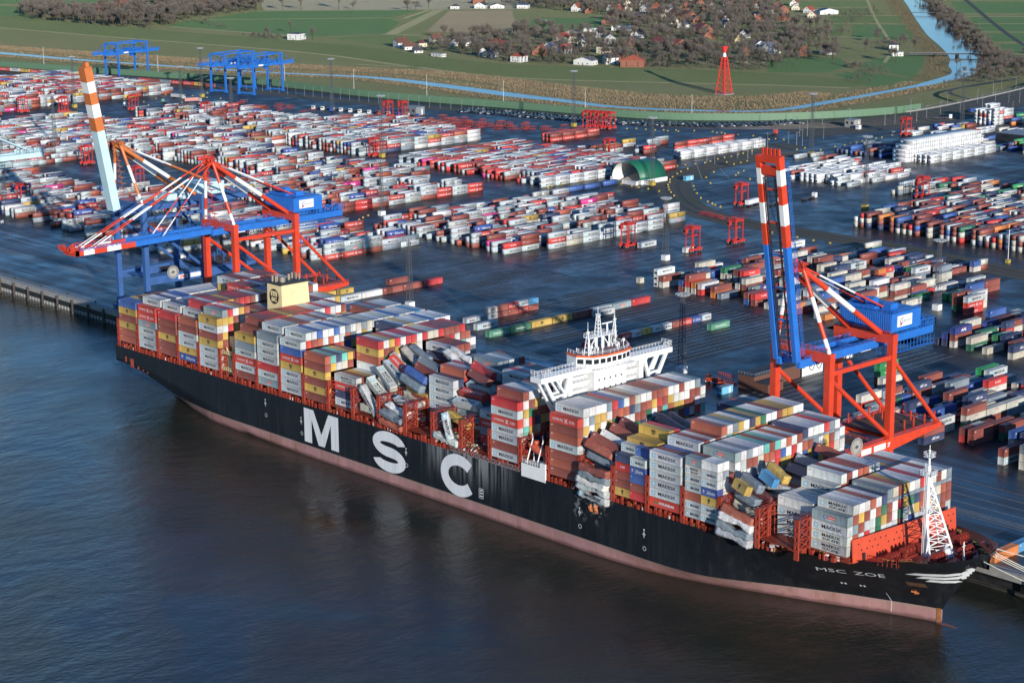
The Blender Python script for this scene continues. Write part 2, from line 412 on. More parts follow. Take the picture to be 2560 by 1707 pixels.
# ------------------------------------------------------------------ the ship's stow
def sx(b): return 3+14.03*(b-1)+(9.267 if b >= 6 else 0)+(12.636 if b >= 17 else 0)
def sy(r): return -29+1.22+2.52*r
TP = 2.82; Z0 = 21.5
def rows(*runs):
    o = []
    for n, h in runs: o += [h]*n
    return (o+[0]*23)[:23]
HT = {1: rows((23, 6)), 2: rows((1, 6), (6, 7), (8, 6), (8, 8)), 3: rows((1, 6), (12, 7), (10, 8)), 4: rows((2, 6), (12, 8), (9, 8)), 5: rows((1, 7), (5, 8), (17, 7)),
 6: rows((1, 6), (1, 7), (15, 8), (6, 7)), 7: rows((1, 7), (10, 8), (6, 7), (6, 8)), 8: rows((1, 7), (22, 8)), 9: rows((6, 6), (7, 5), (10, 8)), 10: rows((1, 0), (4, 4), (16, 8), (1, 7), (1, 6)),
 11: rows((5, 0), (8, 4), (4, 7), (6, 4)), 12: rows((4, 0), (5, 3), (14, 5)), 13: rows((4, 0), (2, 6), (3, 7), (3, 6), (5, 7), (6, 5)), 14: rows((4, 0), (5, 4), (14, 6)), 15: rows((3, 0), (4, 4), (6, 8), (10, 7)),
 16: rows((1, 7), (22, 8)), 17: rows((1, 7), (21, 8), (1, 7)), 18: rows((2, 0), (4, 3), (17, 4)), 19: rows((2, 0), (2, 6), (2, 7), (12, 5), (5, 7)), 20: rows((3, 6), (4, 7), (15, 8), (1, 7)),
 21: rows((2, 0), (1, 5), (19, 7), (1, 6)), 22: rows((6, 0), (3, 2), (14, 3)), 23: rows((3, 0), (4, 4), (1, 5), (7, 6), (7, 5), (1, 0)), 24: rows((2, 0), (1, 4), (18, 5), (2, 0))}
HT[4][1] = 7
SIDE = {1: 'Bybyoo', 2: 'hhpggg', 3: 'rbbybb', 4: 'obggyu', 5: 'ygbyggg', 6: 'ykghgb', 7: 'kgggrgp', 8: 'gBhyggg', 9: 'obybyb', 16: 'rghggbg', 17: 'hbogbob', 20: 'gggggH'}
TOPS = {1: (1, 'Bybybbbn'+'R'*12), 2: (1, 'gwnwBBkkbbkkkksbbwwbb'), 3: (1, 'gnkkkkbbkkbbhbbwbbbb'), 4: (1, 'grgrbybrrbgbyBkbbnbkb'), 5: (1, 'prwyobybbkbbkgbbgbb'), 6: (1, 'bbbrrybrrrgwrgwbbwggw'),
 7: (1, 'gggbbggbgkggbgkgbkbgg'), 8: (1, 'ggBwwBwkwekegwewBgwwcg'), 9: (1, 'tntybkkkkkkkngygwwBwww'), 10: (1, 'sbywrwyrwrrwreerbbbrow'), 11: (5, 'kbkbkkbkgbbbwkgkww'), 12: (4, 'bkkkbgkbgkbkgbkgkbg'), 13: (4, 'gnogrbnkpkgkbgkbkgk'),
 14: (4, 'kkbkkgkbnkgkbkngkbk'), 15: (3, 'gkgkgrgnbwkgkbgnkgkb'), 16: (1, 'bwwkbrgwkbwkbgwkbkgwkb'), 17: (1, 'gwwwkrBwbewwbbowwbwwkw'), 18: (2, 'kkgbkkgkkbkgkbkkgkbkg'), 19: (2, 'yyyrwbbkgkbkgkbknnbng'), 20: (1, 'bBgbwbowkywnyGwwbyywww'), 21: (2, 'bpwkwwtbtwowbnwwwrkww'),
 22: (6, 'kgkbkgkkbkgkbkgkb'), 23: (3, 'gggsgwbwoowwsBykbwww'), 24: (2, 'pswwownkeoywwrwwbwkgw')}
MIX = 'gggggwwwwwwkkbbbbbbooyyyyrrhBntGe'
for b in range(1, 25):
    H_ = HT[b]
    for r in range(23):
        for t in range(H_[r]):
            top = t == H_[r]-1
            # leave out what is walled in on every side
            exposed = top or r == 0 or r == 22
            if not exposed: exposed = H_[r-1] <= t or H_[r+1] <= t
            for q in (b-1, b+1):
                if q < 1 or q > 24 or (b, q) in ((5, 6), (6, 5), (16, 17), (17, 16)) or HT[q][r] <= t: exposed = True
            if b in (14, 15, 16) and r < 8: exposed = True
            if not exposed: continue
            code = random.choice(MIX)
            if top and b in TOPS and r >= TOPS[b][0] and r-TOPS[b][0] < len(TOPS[b][1]): code = TOPS[b][1][r-TOPS[b][0]]
            if r == 0 and b in SIDE: code = SIDE[b][::-1][t]
            if b == 23 and r == 3: code = 'sggw'[t]
            if b == 24 and r == 2: code = 'ssgp'[t]
            if b == 10 and r == 1: code = 'gnhs'[t]
            if b == 13 and r == 4: code = 'ppgggg'[t]
            if b == 5 and r == 1 and t > 4: code = 'wyp'[t-5]
            zt = 0.4*TP if (b == 24 and r >= 9 and top) else (.3*TP if (b == 21 and r >= 15 and top) else 0)
            add_box(code, sx(b)+L40/2+random.uniform(-.05, .05), sy(r)+random.uniform(-.025, .025), Z0+TP*t+zt, yaw=random.uniform(-.002, .002), H=2.78, zone='ship', b=b, r=r, t=t, door=random.random() < .55)
            if zt: add_box('k', sx(b)+L40/2, sy(r), Z0+TP*t, H=zt-.05, zone='shipfill')
# short boxes
def shorts(b, r, fore, codes):
    x = sx(b)+(L20/2 if not fore else L40-L20/2)
    for t, c in enumerate(codes[::-1]): add_box(c, x, sy(r), Z0+2.6*t, L=L20, H=2.56, zone='ship', b=b, r=r, t=t, half=('aft' if not fore else 'fore'), door=True)
shorts(19, 0, 0, 'nKbby'); shorts(19, 0, 1, 'guBbr'); shorts(19, 1, 0, 'gbwkbk'); shorts(19, 1, 1, 'Bbkbkb')
shorts(21, 0, 0, 'psggogg'); shorts(21, 0, 1, 'wgguygg'); shorts(21, 1, 0, 'bkbkgbk'); shorts(21, 1, 1, 'wkwwBww')

# tumbled and crushed boxes: code, centre, yaw, pitch (nose down +), roll, crush, words
def tumble(code, c, yw, pt, rl, crush, words, L=L40, seed=1):
    R = Matrix.Rotation(rad(yw), 3, 'Z') @ Matrix.Rotation(rad(pt), 3, 'Y') @ Matrix.Rotation(rad(rl), 3, 'X')
    p = Vector(c)-R @ Vector((0, 0, 1.39))
    add_box(code, p.x, p.y, p.z, L=L, H=2.78, R=R, crush=crush, seed=seed, label=words, zone='tumbled', door=crush == 0)
tumble('s', (158.0, -26.5, 26.6), -4, 42, 0, .12, 'light grey container leaning nose-down beside the red lashing tower, lowest of three', seed=1)
tumble('s', (158.7, -23.0, 29.6), -3, 30, -78, 0, 'light grey container tipped on its side, middle of three leaning ones', seed=2)
tumble('g', (159.5, -18.6, 28.9), -2, 30, -80, 0, 'light grey container tipped on its side, inner one of three leaning ones', seed=2)
tumble('s', (158.5, -19.3, 33.0), -14, 22, -80, 0, 'long light grey container lying on its side above three leaning ones')
tumble('g', (158.9, -16.2, 35.0), -12, 20, -82, 0, 'light grey container on its side with upturned lettering, next to the red one')
tumble('h', (159.5, -13.6, 36.2), -8, 20, -60, 0, 'red white-lettered container wedged under a rusty beige one')
tumble('k', (172.7, -19.5, 34.2), -6, 12, -12, .25, 'buckled grey container tilted towards the water amidships', seed=3)
tumble('B', (172.7, -17.4, 36.6), -6, 10, -25, .1, 'blue container tilted on top of the buckled grey one', seed=4)
tumble('y', (173.2, -17.2, 31.0), -3, 8, 10, .7, 'crushed khaki yellow container under the tilted blue one', seed=5)
tumble('e', (173.0, -18.2, 28.8), -3, 8, 8, .8, 'crumpled cream container beneath the khaki crushed one', seed=6)
tumble('g', (172.7, -21.8, 27.6), 3, 4, -70, .3, 'bent light grey container with upturned lettering behind two lashing towers', seed=7)
tumble('w', (172.7, -26.0, 26.0), -4, 8, 20, .9, 'crumpled white container second from the deck between lashing towers', seed=8)
tumble('k', (172.0, -28.3, 24.2), -3, 6, 12, 1.0, 'crumpled grey container in the gap, above a crushed brown one', seed=9)
tumble('o', (172.4, -28.6, 21.6), -2, 4, 8, 1.0, 'crushed brown container lying on the deck edge under crumpled grey ones', seed=10)
tumble('e', (158.7, -7.9, 38.4), -10, 20, 30, .35, 'rust-streaked beige container tilted high on the collapsed stack, inner one', seed=11)
tumble('e', (158.0, -12.5, 36.9), -12, 20, 30, .35, 'rust-streaked beige container tilted high on the collapsed stack, outer one', seed=12)
tumble('k', (159.5, -4.6, 39.2), -8, 12, 10, .2, 'slate container tilted behind the rust-streaked beige ones', seed=13)
tumble('w', (172.7, -.5, 39.2), -10, 14, 25, .8, 'crumpled white container on top of the collapsed stack amidships', seed=14)
tumble('w', (172.7, 3.2, 40.0), -4, 10, -20, .7, 'second crumpled white container, farther from the water, atop the collapsed stack', seed=15)
tumble('k', (172.2, -11.0, 39.0), -8, 6, -25, 0, 'blue-grey container tilted between the beige and orange-brown ones')
tumble('b', (172.7, -13.2, 37.2), -10, 6, -15, 0, 'red-brown container tilted behind the blue one amidships')
tumble('b', (200.8, -13.8, 40.2), -12, 6, -28, 0, 'red-brown container tilted on the lying stack, facing the bridge')
tumble('r', (199.0, -10.6, 41.6), -10, 8, -25, 0, 'red container tilted beside an orange-brown one, towards the bridge')
tumble('g', (200.8, -19.6, 32.4), -2, -2, -68, 0, 'lowest of three lying containers with upside-down lettering, light grey')
tumble('h', (200.8, -16.8, 34.9), -2, -2, -68, 0, 'red middle one of three lying containers with upside-down lettering')
tumble('g', (201.2, -13.8, 37.1), -2, -2, -68, 0, 'uppermost of three lying containers with upside-down lettering, light grey')
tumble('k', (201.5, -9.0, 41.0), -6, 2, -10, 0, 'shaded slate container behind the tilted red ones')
tumble('g', (200.2, -27.6, 26.2), -20, 56, -55, .45, 'crumpled light grey container hanging nearly upright between two lashing towers', L=9.5, seed=16)
tumble('y', (201.5, -23.6, 28.0), -5, 10, -10, .6, 'crushed yellow container behind the one hanging upright', seed=17)
tumble('w', (200.4, -28.4, 22.4), 0, 5, 0, 1.0, 'crushed white container flattened on the deck under the upright one', seed=18)
tumble('e', (157.0, -26.6, 23.8), 0, 0, 0, .2, 'rusty short container on deck behind the lashing tower', L=L20, seed=19)
# forward collapse with crushed stack hanging over the side
tumble('g', (269.6, -29.7, 18.9), -1, 5, -12, .9, 'lowest of the crushed grey containers hanging over the torn hull', seed=20)
tumble('g', (269.4, -30.2, 21.2), 0, 5, 165, .9, 'second crushed grey container hanging over the hull, lettering upside down', seed=21)
tumble('w', (269.3, -30.3, 23.4), -1, 4, -6, .95, 'third crushed white container hanging over the hull', seed=22)
tumble('k', (269.6, -29.9, 25.4), 1, 4, -4, .9, 'fourth crushed grey container hanging over the hull', seed=23)
tumble('b', (269.5, -29.6, 27.3), 0, 3, -4, .6, 'crushed red-brown container topping the stack that hangs over the hull', seed=24)
tumble('o', (269.4, -27.0, 33.2), -2, 9, -32, .12, 'salmon container tilted outward in front, ahead of the bridge', seed=25)
tumble('b', (269.5, -24.4, 34.6), -4, 9, -30, 0, 'dark red container tilted behind the salmon one')
tumble('w', (270.5, -21.4, 35.0), -5, 9, -30, 0, 'pale grey container tilted behind two reddish ones ahead of the bridge')
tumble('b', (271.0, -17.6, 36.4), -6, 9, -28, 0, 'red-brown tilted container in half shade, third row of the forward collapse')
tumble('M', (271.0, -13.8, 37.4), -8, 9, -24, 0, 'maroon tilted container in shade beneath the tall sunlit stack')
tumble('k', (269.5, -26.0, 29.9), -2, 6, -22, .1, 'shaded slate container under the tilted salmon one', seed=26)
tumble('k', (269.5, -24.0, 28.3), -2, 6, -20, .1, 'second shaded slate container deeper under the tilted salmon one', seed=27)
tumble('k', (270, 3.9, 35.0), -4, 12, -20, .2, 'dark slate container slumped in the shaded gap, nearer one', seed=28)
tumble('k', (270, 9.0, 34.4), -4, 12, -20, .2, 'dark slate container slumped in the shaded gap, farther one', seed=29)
# foremost collapse
tumble('y', (325.2, -26.9, 34.2), -14, 10, -18, 0, 'yellow container end tilted atop the foremost collapse', L=L20)
tumble('k', (325.4, -22.9, 34.6), -12, 14, -18, .15, 'light grey container tilted behind the yellow short one', L=8.5, seed=30)
tumble('c', (326.5, -16.8, 34.8), -12, 16, -14, 0, 'sky-blue short container tilted atop the foremost collapse', L=L20)
tumble('y', (326.6, -13.0, 35.6), -14, 16, -14, .2, 'tan yellow container tilted behind the sky-blue one', L=8.5, seed=31)
tumble('w', (327.5, -13.2, 31.4), -2, 6, -10, .3, 'dented white container below the sky-blue one', L=8.5, seed=32)
tumble('M', (326.5, -19.4, 30.4), -6, 12, -10, .25, 'maroon container tilted below the white dented one', L=8.5, seed=33)
tumble('k', (325.2, -24.4, 30.4), -8, 10, -12, .2, 'slate container under the yellow short one', L=8.5, seed=34)
tumble('e', (325.8, -24.1, 26.9), -6, 12, -8, .85, 'torn cream container sagging over the salmon one', seed=35)
tumble('o', (325.2, -28.3, 26.4), -2, 10, -14, .4, 'salmon container with torn side above three crushed ones', seed=36)
tumble('w', (325.4, -29.4, 24.4), 0, 9, 168, .9, 'uppermost of three crushed pale containers above the bow hull', seed=37)
tumble('k', (325.2, -29.9, 22.4), 0, 8, -8, .95, 'middle of three crushed pale containers above the bow hull', seed=38)
tumble('g', (325.2, -30.0, 20.2), 0, 8, 172, .6, 'lowest of three crushed pale containers with upside-down lettering', seed=39)
tumble('o', (325.6, -20.5, 27.6), -3, 8, -10, .3, 'orange-brown container behind the torn cream one', L=8.5, seed=40)
tumble('b', (328.0, -17.6, 26.0), -3, 6, -8, .3, 'red-brown dented container behind the lashing tower at the foremost collapse', L=8.5, seed=41)
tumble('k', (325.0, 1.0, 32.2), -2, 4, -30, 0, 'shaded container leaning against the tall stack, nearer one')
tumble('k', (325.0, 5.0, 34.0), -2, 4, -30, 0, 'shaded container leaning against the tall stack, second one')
tumble('b', (325.6, 13.5, 35.4), -3, 6, -26, 0, 'red-brown container leaning against the tall stack, farthest one')

# ------------------------------------------------------------------ containers on the terminal
PAL_L = 'g'*52+'b'*27+'h'*8+'p'*3+'u'*3+'n'*5+'y'*3+'w'*4+'k'*4+'o'*4+'1'+'s'*7+'p'*4+'K'*2
PAL_R = 'E'*20+'e'*8+'b'*27+'N'*8+'n'*6+'V'*3+'G'*4+'K'*6+'O'*4+'B'*6+'g'*5+'w'*4+'A'*2+'k'*4
PAL_W = 'R'*40+'w'*45+'h'*6+'b'*4+'B'*3+'g'*4
PAL_D = 'n'*30+'B'*20+'b'*16+'K'*6+'k'*10+'A'*8
def block(x0, x1, y0, y1, pal, hs=(1, 2, 2, 3), fill=.92, pitch=4.05, jit=.6, ragged=.24, zone='yard', **kw):
    nr = int((x1-x0)/pitch)+1
    for i in range(nr):
        x = x0+i*pitch+CW/2; y = y0+random.uniform(0, jit)
        if random.random() < ragged: y += random.choice((6.2, 12.5, 12.5))
        yend = y1-(random.choice((0, 0, 0, 6, 12.5)) if random.random() < ragged else 0)
        j = 0
        while y+L40 <= yend+1:
            if random.random() < fill:
                h = random.choice(hs); two = random.random() < .16
                for t in range(h):
                    if two:
                        for q in (0, 1): add_box(random.choice(pal), x, y+L20/2+q*6.13, QZ+.02+2.62*t, yaw=rad(90), L=L20, H=2.58, zone=zone, i=i, j=j, t=t, half='waterside' if q == 0 else 'landside', **kw)
                    else:
                        add_box(random.choice(pal), x, y+L40/2, QZ+.02+2.8*t, yaw=rad(90), H=2.76, zone=zone, i=i, j=j, t=t, **kw)
            y += L40+.45; j += 1
def stack(codes, x, y, L=L40, label=None, zone='row'):
    """codes top to bottom; x, y = corner nearest the water and the stern"""
    for t, c in enumerate(codes[::-1]):
        lb = label
        if label and len(codes) > 1: lb = label+(', ground level' if t == 0 else (', top' if t == len(codes)-1 else ', middle level'))
        add_box(c, x+CW/2, y+L/2, QZ+.02+2.8*t, yaw=rad(90), L=L, H=2.76 if L > 8 else 2.6, zone=zone, label=lb and COLR[c][1]+' container, '+lb)
ORD = ['first', 'second', 'third', 'fourth', 'fifth', 'sixth', 'seventh', 'eighth', 'ninth', 'tenth', 'eleventh', 'twelfth', 'thirteenth', 'fourteenth', 'fifteenth', 'sixteenth', 'seventeenth', 'eighteenth', 'nineteenth', 'twentieth', 'twenty-first', 'twenty-second', 'twenty-third']
for k, c in enumerate('ZGyybgpr'): stack(c, 58.4, 116.6+12.6*k, label=ORD[k]+' from the ship in the long single row')
stack('g', 62.9, 116.6+12.6*5-3, label='standing just in front of the long single row')
stack('g', 45.0, 121.8, label='standing behind the dark green one of the long row')
for k, c in enumerate('bhgyggbhug'): stack(c, 101.3, 147+6.4*k, L20, label=ORD[k]+' from the ship in the short-box row behind the bridge')
stack('h', 101.3, 132, L20, label='standing alone behind the bridge mast')
stack('Z', 116.5, 193.5, label='standing alone on the empty tarmac')
for k, c in enumerate(['g', 'g', 'sg', 'bb', 'hb', 'gh', 'cb']): stack(c, 32.8, 126.3+6.3*k, L20, label=ORD[k]+' stack of the short two-high row')
for k, c in enumerate('gwbbr'): stack(c, -41.5, 117+12.5*k-2.3, label=ORD[k]+' in the quay row beside the funnel')
stack('b', -55.6, 155, label='alone behind the quay row beside the funnel')
for k, c in enumerate('gyy'): stack(c, -54, 103+10.5*k, L40 if k == 0 else L20+2, label=ORD[k]+' in the row between crane and funnel')
stack('g', -34, 307.8, label='beside a straddle carrier on open tarmac')
for k, (x, y) in enumerate([(-190.3, 409), (-189.6, 422.4), (-191, 440)]): stack('B', x, y, label=ORD[k]+' of three open boxes before the arched tent')
stack('RRR', 38.4, 243.2, label='white stack at the road corner')
stack('e', 27, 243, 3.0, label='small box beside the white stack at the road corner')
stack('RR', 39.9, 276.4, label='two-high white stack further back from the road')
for k in range(4): stack('RR' if k < 3 else 'RRR', 39.5, 302.8+12.5*k, label=ORD[k]+' stack of the white row behind the raised boom')
stack('O', 366.5, 33.8, label='alone on the quay beside the bow'); stack('c', 366.3, 46.3, label='behind the orange one on the quay by the bow')
stack('o', 222.5, 171.4, label='under the raised-boom crane, beyond its leg')
stack('VVV', 222.0, 171.8, label='tall stack seen between the crane legs')
stack('EEE', 236.7, 154.2, label='stack seen under the crane portal')
# blocks
block(-545, -403, 414, 530, PAL_L, (3, 3, 2), .985, ragged=.15, jit=.4)
for k, c in enumerate([('hhk', 'ghn', 'pgk', 'ggw', 'yhw', 'hsg', 'osp', 'www')[q] for q in range(8)]): stack(c, -402.5, 436+12.55*k-10, zone='yard')
block(-360, -216, 411, 526, PAL_L+'h'*8+'K'*6, (2, 2, 2, 2, 1), .985, ragged=.25, jit=.4)
for k in range(5): stack('RR', -214, 408+12.6*k, zone='yard')
block(-212, -205, 475, 530, PAL_L, (1, 2))
block(-482, -316, 312, 384, PAL_L, (2, 3, 3, 1), .88)
block(-312, -290, 345, 385, PAL_L, (2, 3))
block(-560, -476, 306, 410, PAL_L, (2, 3, 3, 1), .88)
block(-646, -562, 268, 411, PAL_L, (2, 3, 3), .85)
block(-640, -530, 205, 290, PAL_L, (1, 2, 3), .75)
block(-720, -648, 262, 380, PAL_L+'R'*20, (2, 3, 3), .85)
for k in range(8): stack('RR', -645.8, 282+12.6*k, zone='yard')
block(-704, -545, 424, 505, PAL_L, (1, 2, 2, 3), .82)
block(-545, -455, 532, 560, PAL_L, (1, 2), .5)
block(-1010, -826, 440, 545, PAL_L+'y'*10+'r'*12+'b'*14, (3, 3, 2), .985, ragged=.15, jit=.4)
block(-1010, -815, 330, 436, PAL_L+'R'*30, (2, 3), .7)
block(-960, -800, 290, 332, 'R'*10+'w'*6, (3, 4), .7)
block(-372, -194, 120, 232, PAL_L+'b'*6, (1, 2, 3, 2), .86)
block(-560, -375, 128, 205, PAL_L, (2, 3, 2), .88)
block(-187, -128, 165, 232, PAL_L, (1, 2, 3), .86)
for k, c in enumerate(['ggh', 'gph', 'gso', 'gk', 'kg']): stack(c, -125.3, 170.5+12.55*k, zone='yard')
block(-348, -236, 250, 372, PAL_L, (1, 2, 3), .8)
for k in range(7): stack('RR', -340, 254+12.55*k, zone='yard')
for k, c in enumerate(['bb', 'KK', 'gb', 'hg', 'gs', 'ggb', 'hh', 'gg', 'hh']): stack(c, -231.5, 262+12.55*k, zone='yard')
block(-177, -68, 245, 385, PAL_L+'s'*8, (1, 2, 3, 2), .84)
for k, c in enumerate(['ghg', 'se', 'gg', 'ggg', 'ggg', 'gg', 'gg']): stack(c, -65.5, 272+12.55*k, zone='yard')
block(-155, -84, 366, 412, PAL_L, (1, 1, 2), .55)
block(42, 140, 243, 352, PAL_R, (1, 1, 2, 2, 3), .86)
block(60, 126, 352, 392, PAL_R, (1, 2), .6)
for k, c in enumerate(['bbG', 'gge', 'ghK']): stack(c, 169.4+4*k, 298.5+(6 if k == 1 else 0)-(3 if k == 2 else 0), zone='near', label='stack behind the crane, number '+ORD[k])
block(144, 160, 290, 352, PAL_R, (1, 2), .45)
block(8, 170, 436.5, 565, PAL_R, (3, 3, 2), .98, ragged=.2, jit=.4)
block(-46, 10, 538, 606, PAL_R+'g'*20, (1, 1, 2), .8)
block(14, 200, 575, 640, PAL_R, (2, 3), .9)
block(-135, -75, 541, 622, PAL_W, (1, 2, 2), .9)
block(-178, -132, 612, 640, PAL_L, (1,), .4)
block(-180, -130, 655, 708, PAL_D, (1, 2, 1), .95)
block(-112, -99, 657, 732, 'R', (2, 2), 1, ragged=.1)
for r in range(34):     # long white wall of boxes that lie along the quay's direction
    for t in range(5):
        if t == 4 and (r < 3 or r > 30) or t == 3 and (r < 1 or r > 32): continue
        add_box('R', -117.4+random.uniform(-.1, .1), 651.5+2.6*r, QZ+.02+2.8*t, H=2.76)
block(-196, -176, 851, 878, PAL_W, (5, 5, 4), 1, ragged=0); block(-205, -130, 760, 840, PAL_W+'B'*10+'e'*20, (1, 1), .42)
block(-190, -60, 860, 960, PAL_R+'R'*20, (1, 2), .4); block(-110, 0, 735, 800, PAL_R+'R'*20, (1, 2), .5)
block(-366, -355, 555, 606, 'b'*5+'h'*5+'o', (2, 2), 1, ragged=.2); block(-300, -250, 520, 640, PAL_L+'h'*6, (2, 2), .12)
for k in range(5): stack('hh' if k % 3 else 'bh', -264, 586+12.6*k, zone='yard')
for x, y0, n in ((-240, 560, 6), (-236, 558, 7), (-231, 556, 7)):
    for k in range(n): stack('wR', x, y0+12.6*k, zone='yard')
# near block at the right
PAL_T = 'E'*26+'b'*22+'N'*10+'n'*8+'V'*3+'G'*4+'K'*6+'A'*5+'B'*5+'g'*4+'k'*6+'e'*6
block(196, 256, 241, 330, PAL_T, (1, 2, 2, 3), .72, zone='near', ragged=.5, q='second block back')
block(246, 345, 116, 212, PAL_T, (1, 2, 2, 3, 1), .74, zone='near', ragged=.5, q='nearest block')
# ------------------------------------------------------------------ which containers show largest: those become things, the rest one mass per place
N_THINGS = 300
camv = np.array(CAM)
def corners(e):
    L, H, y = e['L']/2, e['H'], CW/2
    q = np.array([[sx_, sy_, sz_] for sz_ in (0, H) for sx_, sy_ in ((-L, -y), (L, -y), (L, y), (-L, y))])
    return q @ e['R'].T+e['p']
BF = [(3, 2, 1, 0), (4, 5, 6, 7), (0, 1, 5, 4), (1, 2, 6, 5), (2, 3, 7, 6), (3, 0, 4, 7)]
def pick():
    cand = [e for e in BOXES if e['zone'] in ('ship', 'tumbled', 'row', 'near')]
    V = []; F = []
    for e in BOXES:
        b = len(V); V += [Vector(q) for q in corners(e)]; F += [tuple(i+b for i in f) for f in BF]
    bvh = BVHTree.FromPolygons(V, F)
    R = np.array([rt, up, fw])
    for e in cand:
        c = corners(e); e['score'] = 0; s = 0
        for f in ((4, 5, 6, 7), (0, 1, 5, 4), (1, 2, 6, 5), (3, 0, 4, 7)):
            a, b_, c_, d_ = (c[i] for i in f)
            n = np.cross(b_-a, d_-a); A = np.linalg.norm(n); n = n/A; mid = (a+c_)/2; d = camv-mid; dist = np.linalg.norm(d); cs = n @ d/dist
            if cs <= 0: continue
            vis = 0
            for u in (.1, .37, .63, .9):
                for v in (.25, .75):
                    p = a+(b_-a)*u+(d_-a)*v+n*.05
                    q = R @ (p-camv)
                    if abs(q[0]/q[2]) > .26 or abs(q[1]/q[2]) > .1735: continue
                    dd = Vector(camv-p)
                    if bvh.ray_cast(Vector(p), dd.normalized(), dd.length)[0] is None: vis += 1
            s += vis/8*A*cs/dist**2*1e4
        e['score'] = s
        if e['zone'] == 'tumbled': e['score'] += 5
        if e['zone'] == 'row': e['score'] *= 1.6
    cand.sort(key=lambda e: -e['score'])
    for e in cand[:N_THINGS]:
        if e['score'] > .15: e['thing'] = 1
pick()
def bay_words(b):
    if b == 1: return 'sternmost bay'
    if b < 5: return ORD[b-1]+' bay from stern'
    if b == 5: return 'bay just behind funnel'
    if b < 16: return ORD[b-6]+' bay ahead of funnel'
    if b == 16: return 'bay just behind bridge'
    if b == 24: return 'foremost bay'
    return ORD[b-17]+' bay ahead of bridge'
def make_label(e):
    n = COLR[e['code']][1]
    if e['zone'] == 'ship':
        w = f"{'short ' if 'half' in e else ''}{n} container, {ORD[e['t']]} tier, {ORD[e['r']]} row from river, {bay_words(e['b'])}"
        if 'half' in e: w = f"short {n} container, {e['half']} half, {ORD[e['t']]} tier, {'outer' if e['r'] == 0 else 'second'} row, {bay_words(e['b'])}"
        ws = w.split()
        if len(ws) > 16: w = w.replace(' lettered', '').replace(' row from river', ' row')
        return w
    if e['zone'] == 'near' and 'i' in e:
        w = f"{n} container, {ORD[e['t']]} tier, {ORD[e['j']]} stack back, {ORD[e['i']]} row, {e['q']} beyond raised-boom crane"
        if 'half' in e: w = f"short {n} container, {e['half']} end, {ORD[e['t']]} tier, {ORD[e['j']]} stack, {ORD[e['i']]} row, {e['q']}"
        return w
    return e['label']
def build_things():
    for e in BOXES:
        if 'thing' not in e: continue
        me = crushed_mesh(e['L'], e['H'], e.get('seed', 1), e['crush']) if e['crush'] else box_mesh(e['L'], e['H'])
        o = put('shipping_container', me)
        o.matrix_world = Matrix.Translation(e['p']) @ Matrix(e['R']).to_4x4()
        j = random.uniform(.86, 1.1); c = COLR[e['code']][0]
        o.color = (*[min(1, q*j*random.uniform(.97, 1.03)) for q in c], 1)
        tag(o, make_label(e), 'shipping container', {'ship': 'containers stowed on the ship', 'tumbled': 'tumbled and crushed containers on the ship'}.get(e['zone'], 'containers standing on the terminal'))
        if print_arr(e['code'], e['L'], e['H']) is not None:
            if not e['crush']: put('lettering', print_mesh(e['code'], e['L'], e['H']), o)
            elif e['code'] in 'gsh':
                pm = print_mesh(e['code'], e['L'], e['H']); q = put('lettering', pm, o); q.location = (0, -.42*e['crush'], .0)
        if e['code'] == 'R' and e['zone'] != 'ship':
            key = ('grille', round(e['H'], 2))
            if key not in _dm:
                b = MB(); b.box((-e['L']/2-.03, 0, e['H']*.38), (.08, 1.6, 1.1), 0, (.06, .06, .065)); b.box((-e['L']/2-.03, 0, e['H']*.78), (.08, 1.7, .5), 0, (.55, .55, .55))
                t = b.build('cooling_unit', M_PRINT); _dm[key] = t.data; bpy.data.objects.remove(t)
            put('cooling_unit', _dm[key], o)
        elif e['door'] and not e['crush']:
            d = put('door', door_mesh(e['L'], e['H']), o); d.color = o.color
build_things()
def build_mass(name, sel, label, cat):
    Vs = []; Fs = []; Cs = []; nb = 0; PV = []; PT = []; PC = []; pb = 0
    for e in sel:
        dd = np.linalg.norm(e['p']-camv); V, F, S = tmpl(e['L'], e['H'], dd > 1000); R = e['R']; Vs.append(V @ R.T+e['p']); Fs.append(F+nb); nb += len(V)
        c = np.array(COLR[e['code']][0])*random.uniform(.84, 1.12); c = np.minimum(c*RN.uniform(.97, 1.03, 3), .85)
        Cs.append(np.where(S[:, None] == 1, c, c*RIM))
        a = (lite_arr if dd > 1e6 else print_arr)(e['code'], e['L'], e['H'])
        if a is not None:
            PV.append(a[0] @ R.T+e['p']); PT.append(a[1]+pb); PC.append(a[2]); pb += len(a[0])
        if e['code'] == 'R':
            x = -e['L']/2-.05; z = e['H']
            q = np.array([[x, .85, z*.2], [x, -.85, z*.2], [x, -.85, z*.62], [x, .85, z*.62]]); PV.append(q @ R.T+e['p']); PT.append(np.array([[0, 1, 2], [0, 2, 3]])+pb); PC.append(np.full((2, 3), .05)); pb += 4
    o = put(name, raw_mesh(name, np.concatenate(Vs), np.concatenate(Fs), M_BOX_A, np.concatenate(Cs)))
    tag(o, label, cat, kind='stuff')
    p = put('lettering', raw_mesh('lettering', np.concatenate(PV), np.concatenate(PT), M_PRINT, np.concatenate(PC)), o); tag(p, kind='stuff')
    return o
build_mass('stowed_containers', [e for e in BOXES if e['zone'] in ('ship', 'shipfill', 'tumbled') and 'thing' not in e], 'remaining stacked containers deeper in the ship\'s stow', 'containers')
build_mass('yard_containers', [e for e in BOXES if e['zone'] in ('yard', 'row', 'near') and 'thing' not in e], 'dense rows of stacked containers across the whole terminal', 'containers')
print('containers', len(BOXES), 'things', sum('thing' in e for e in BOXES))

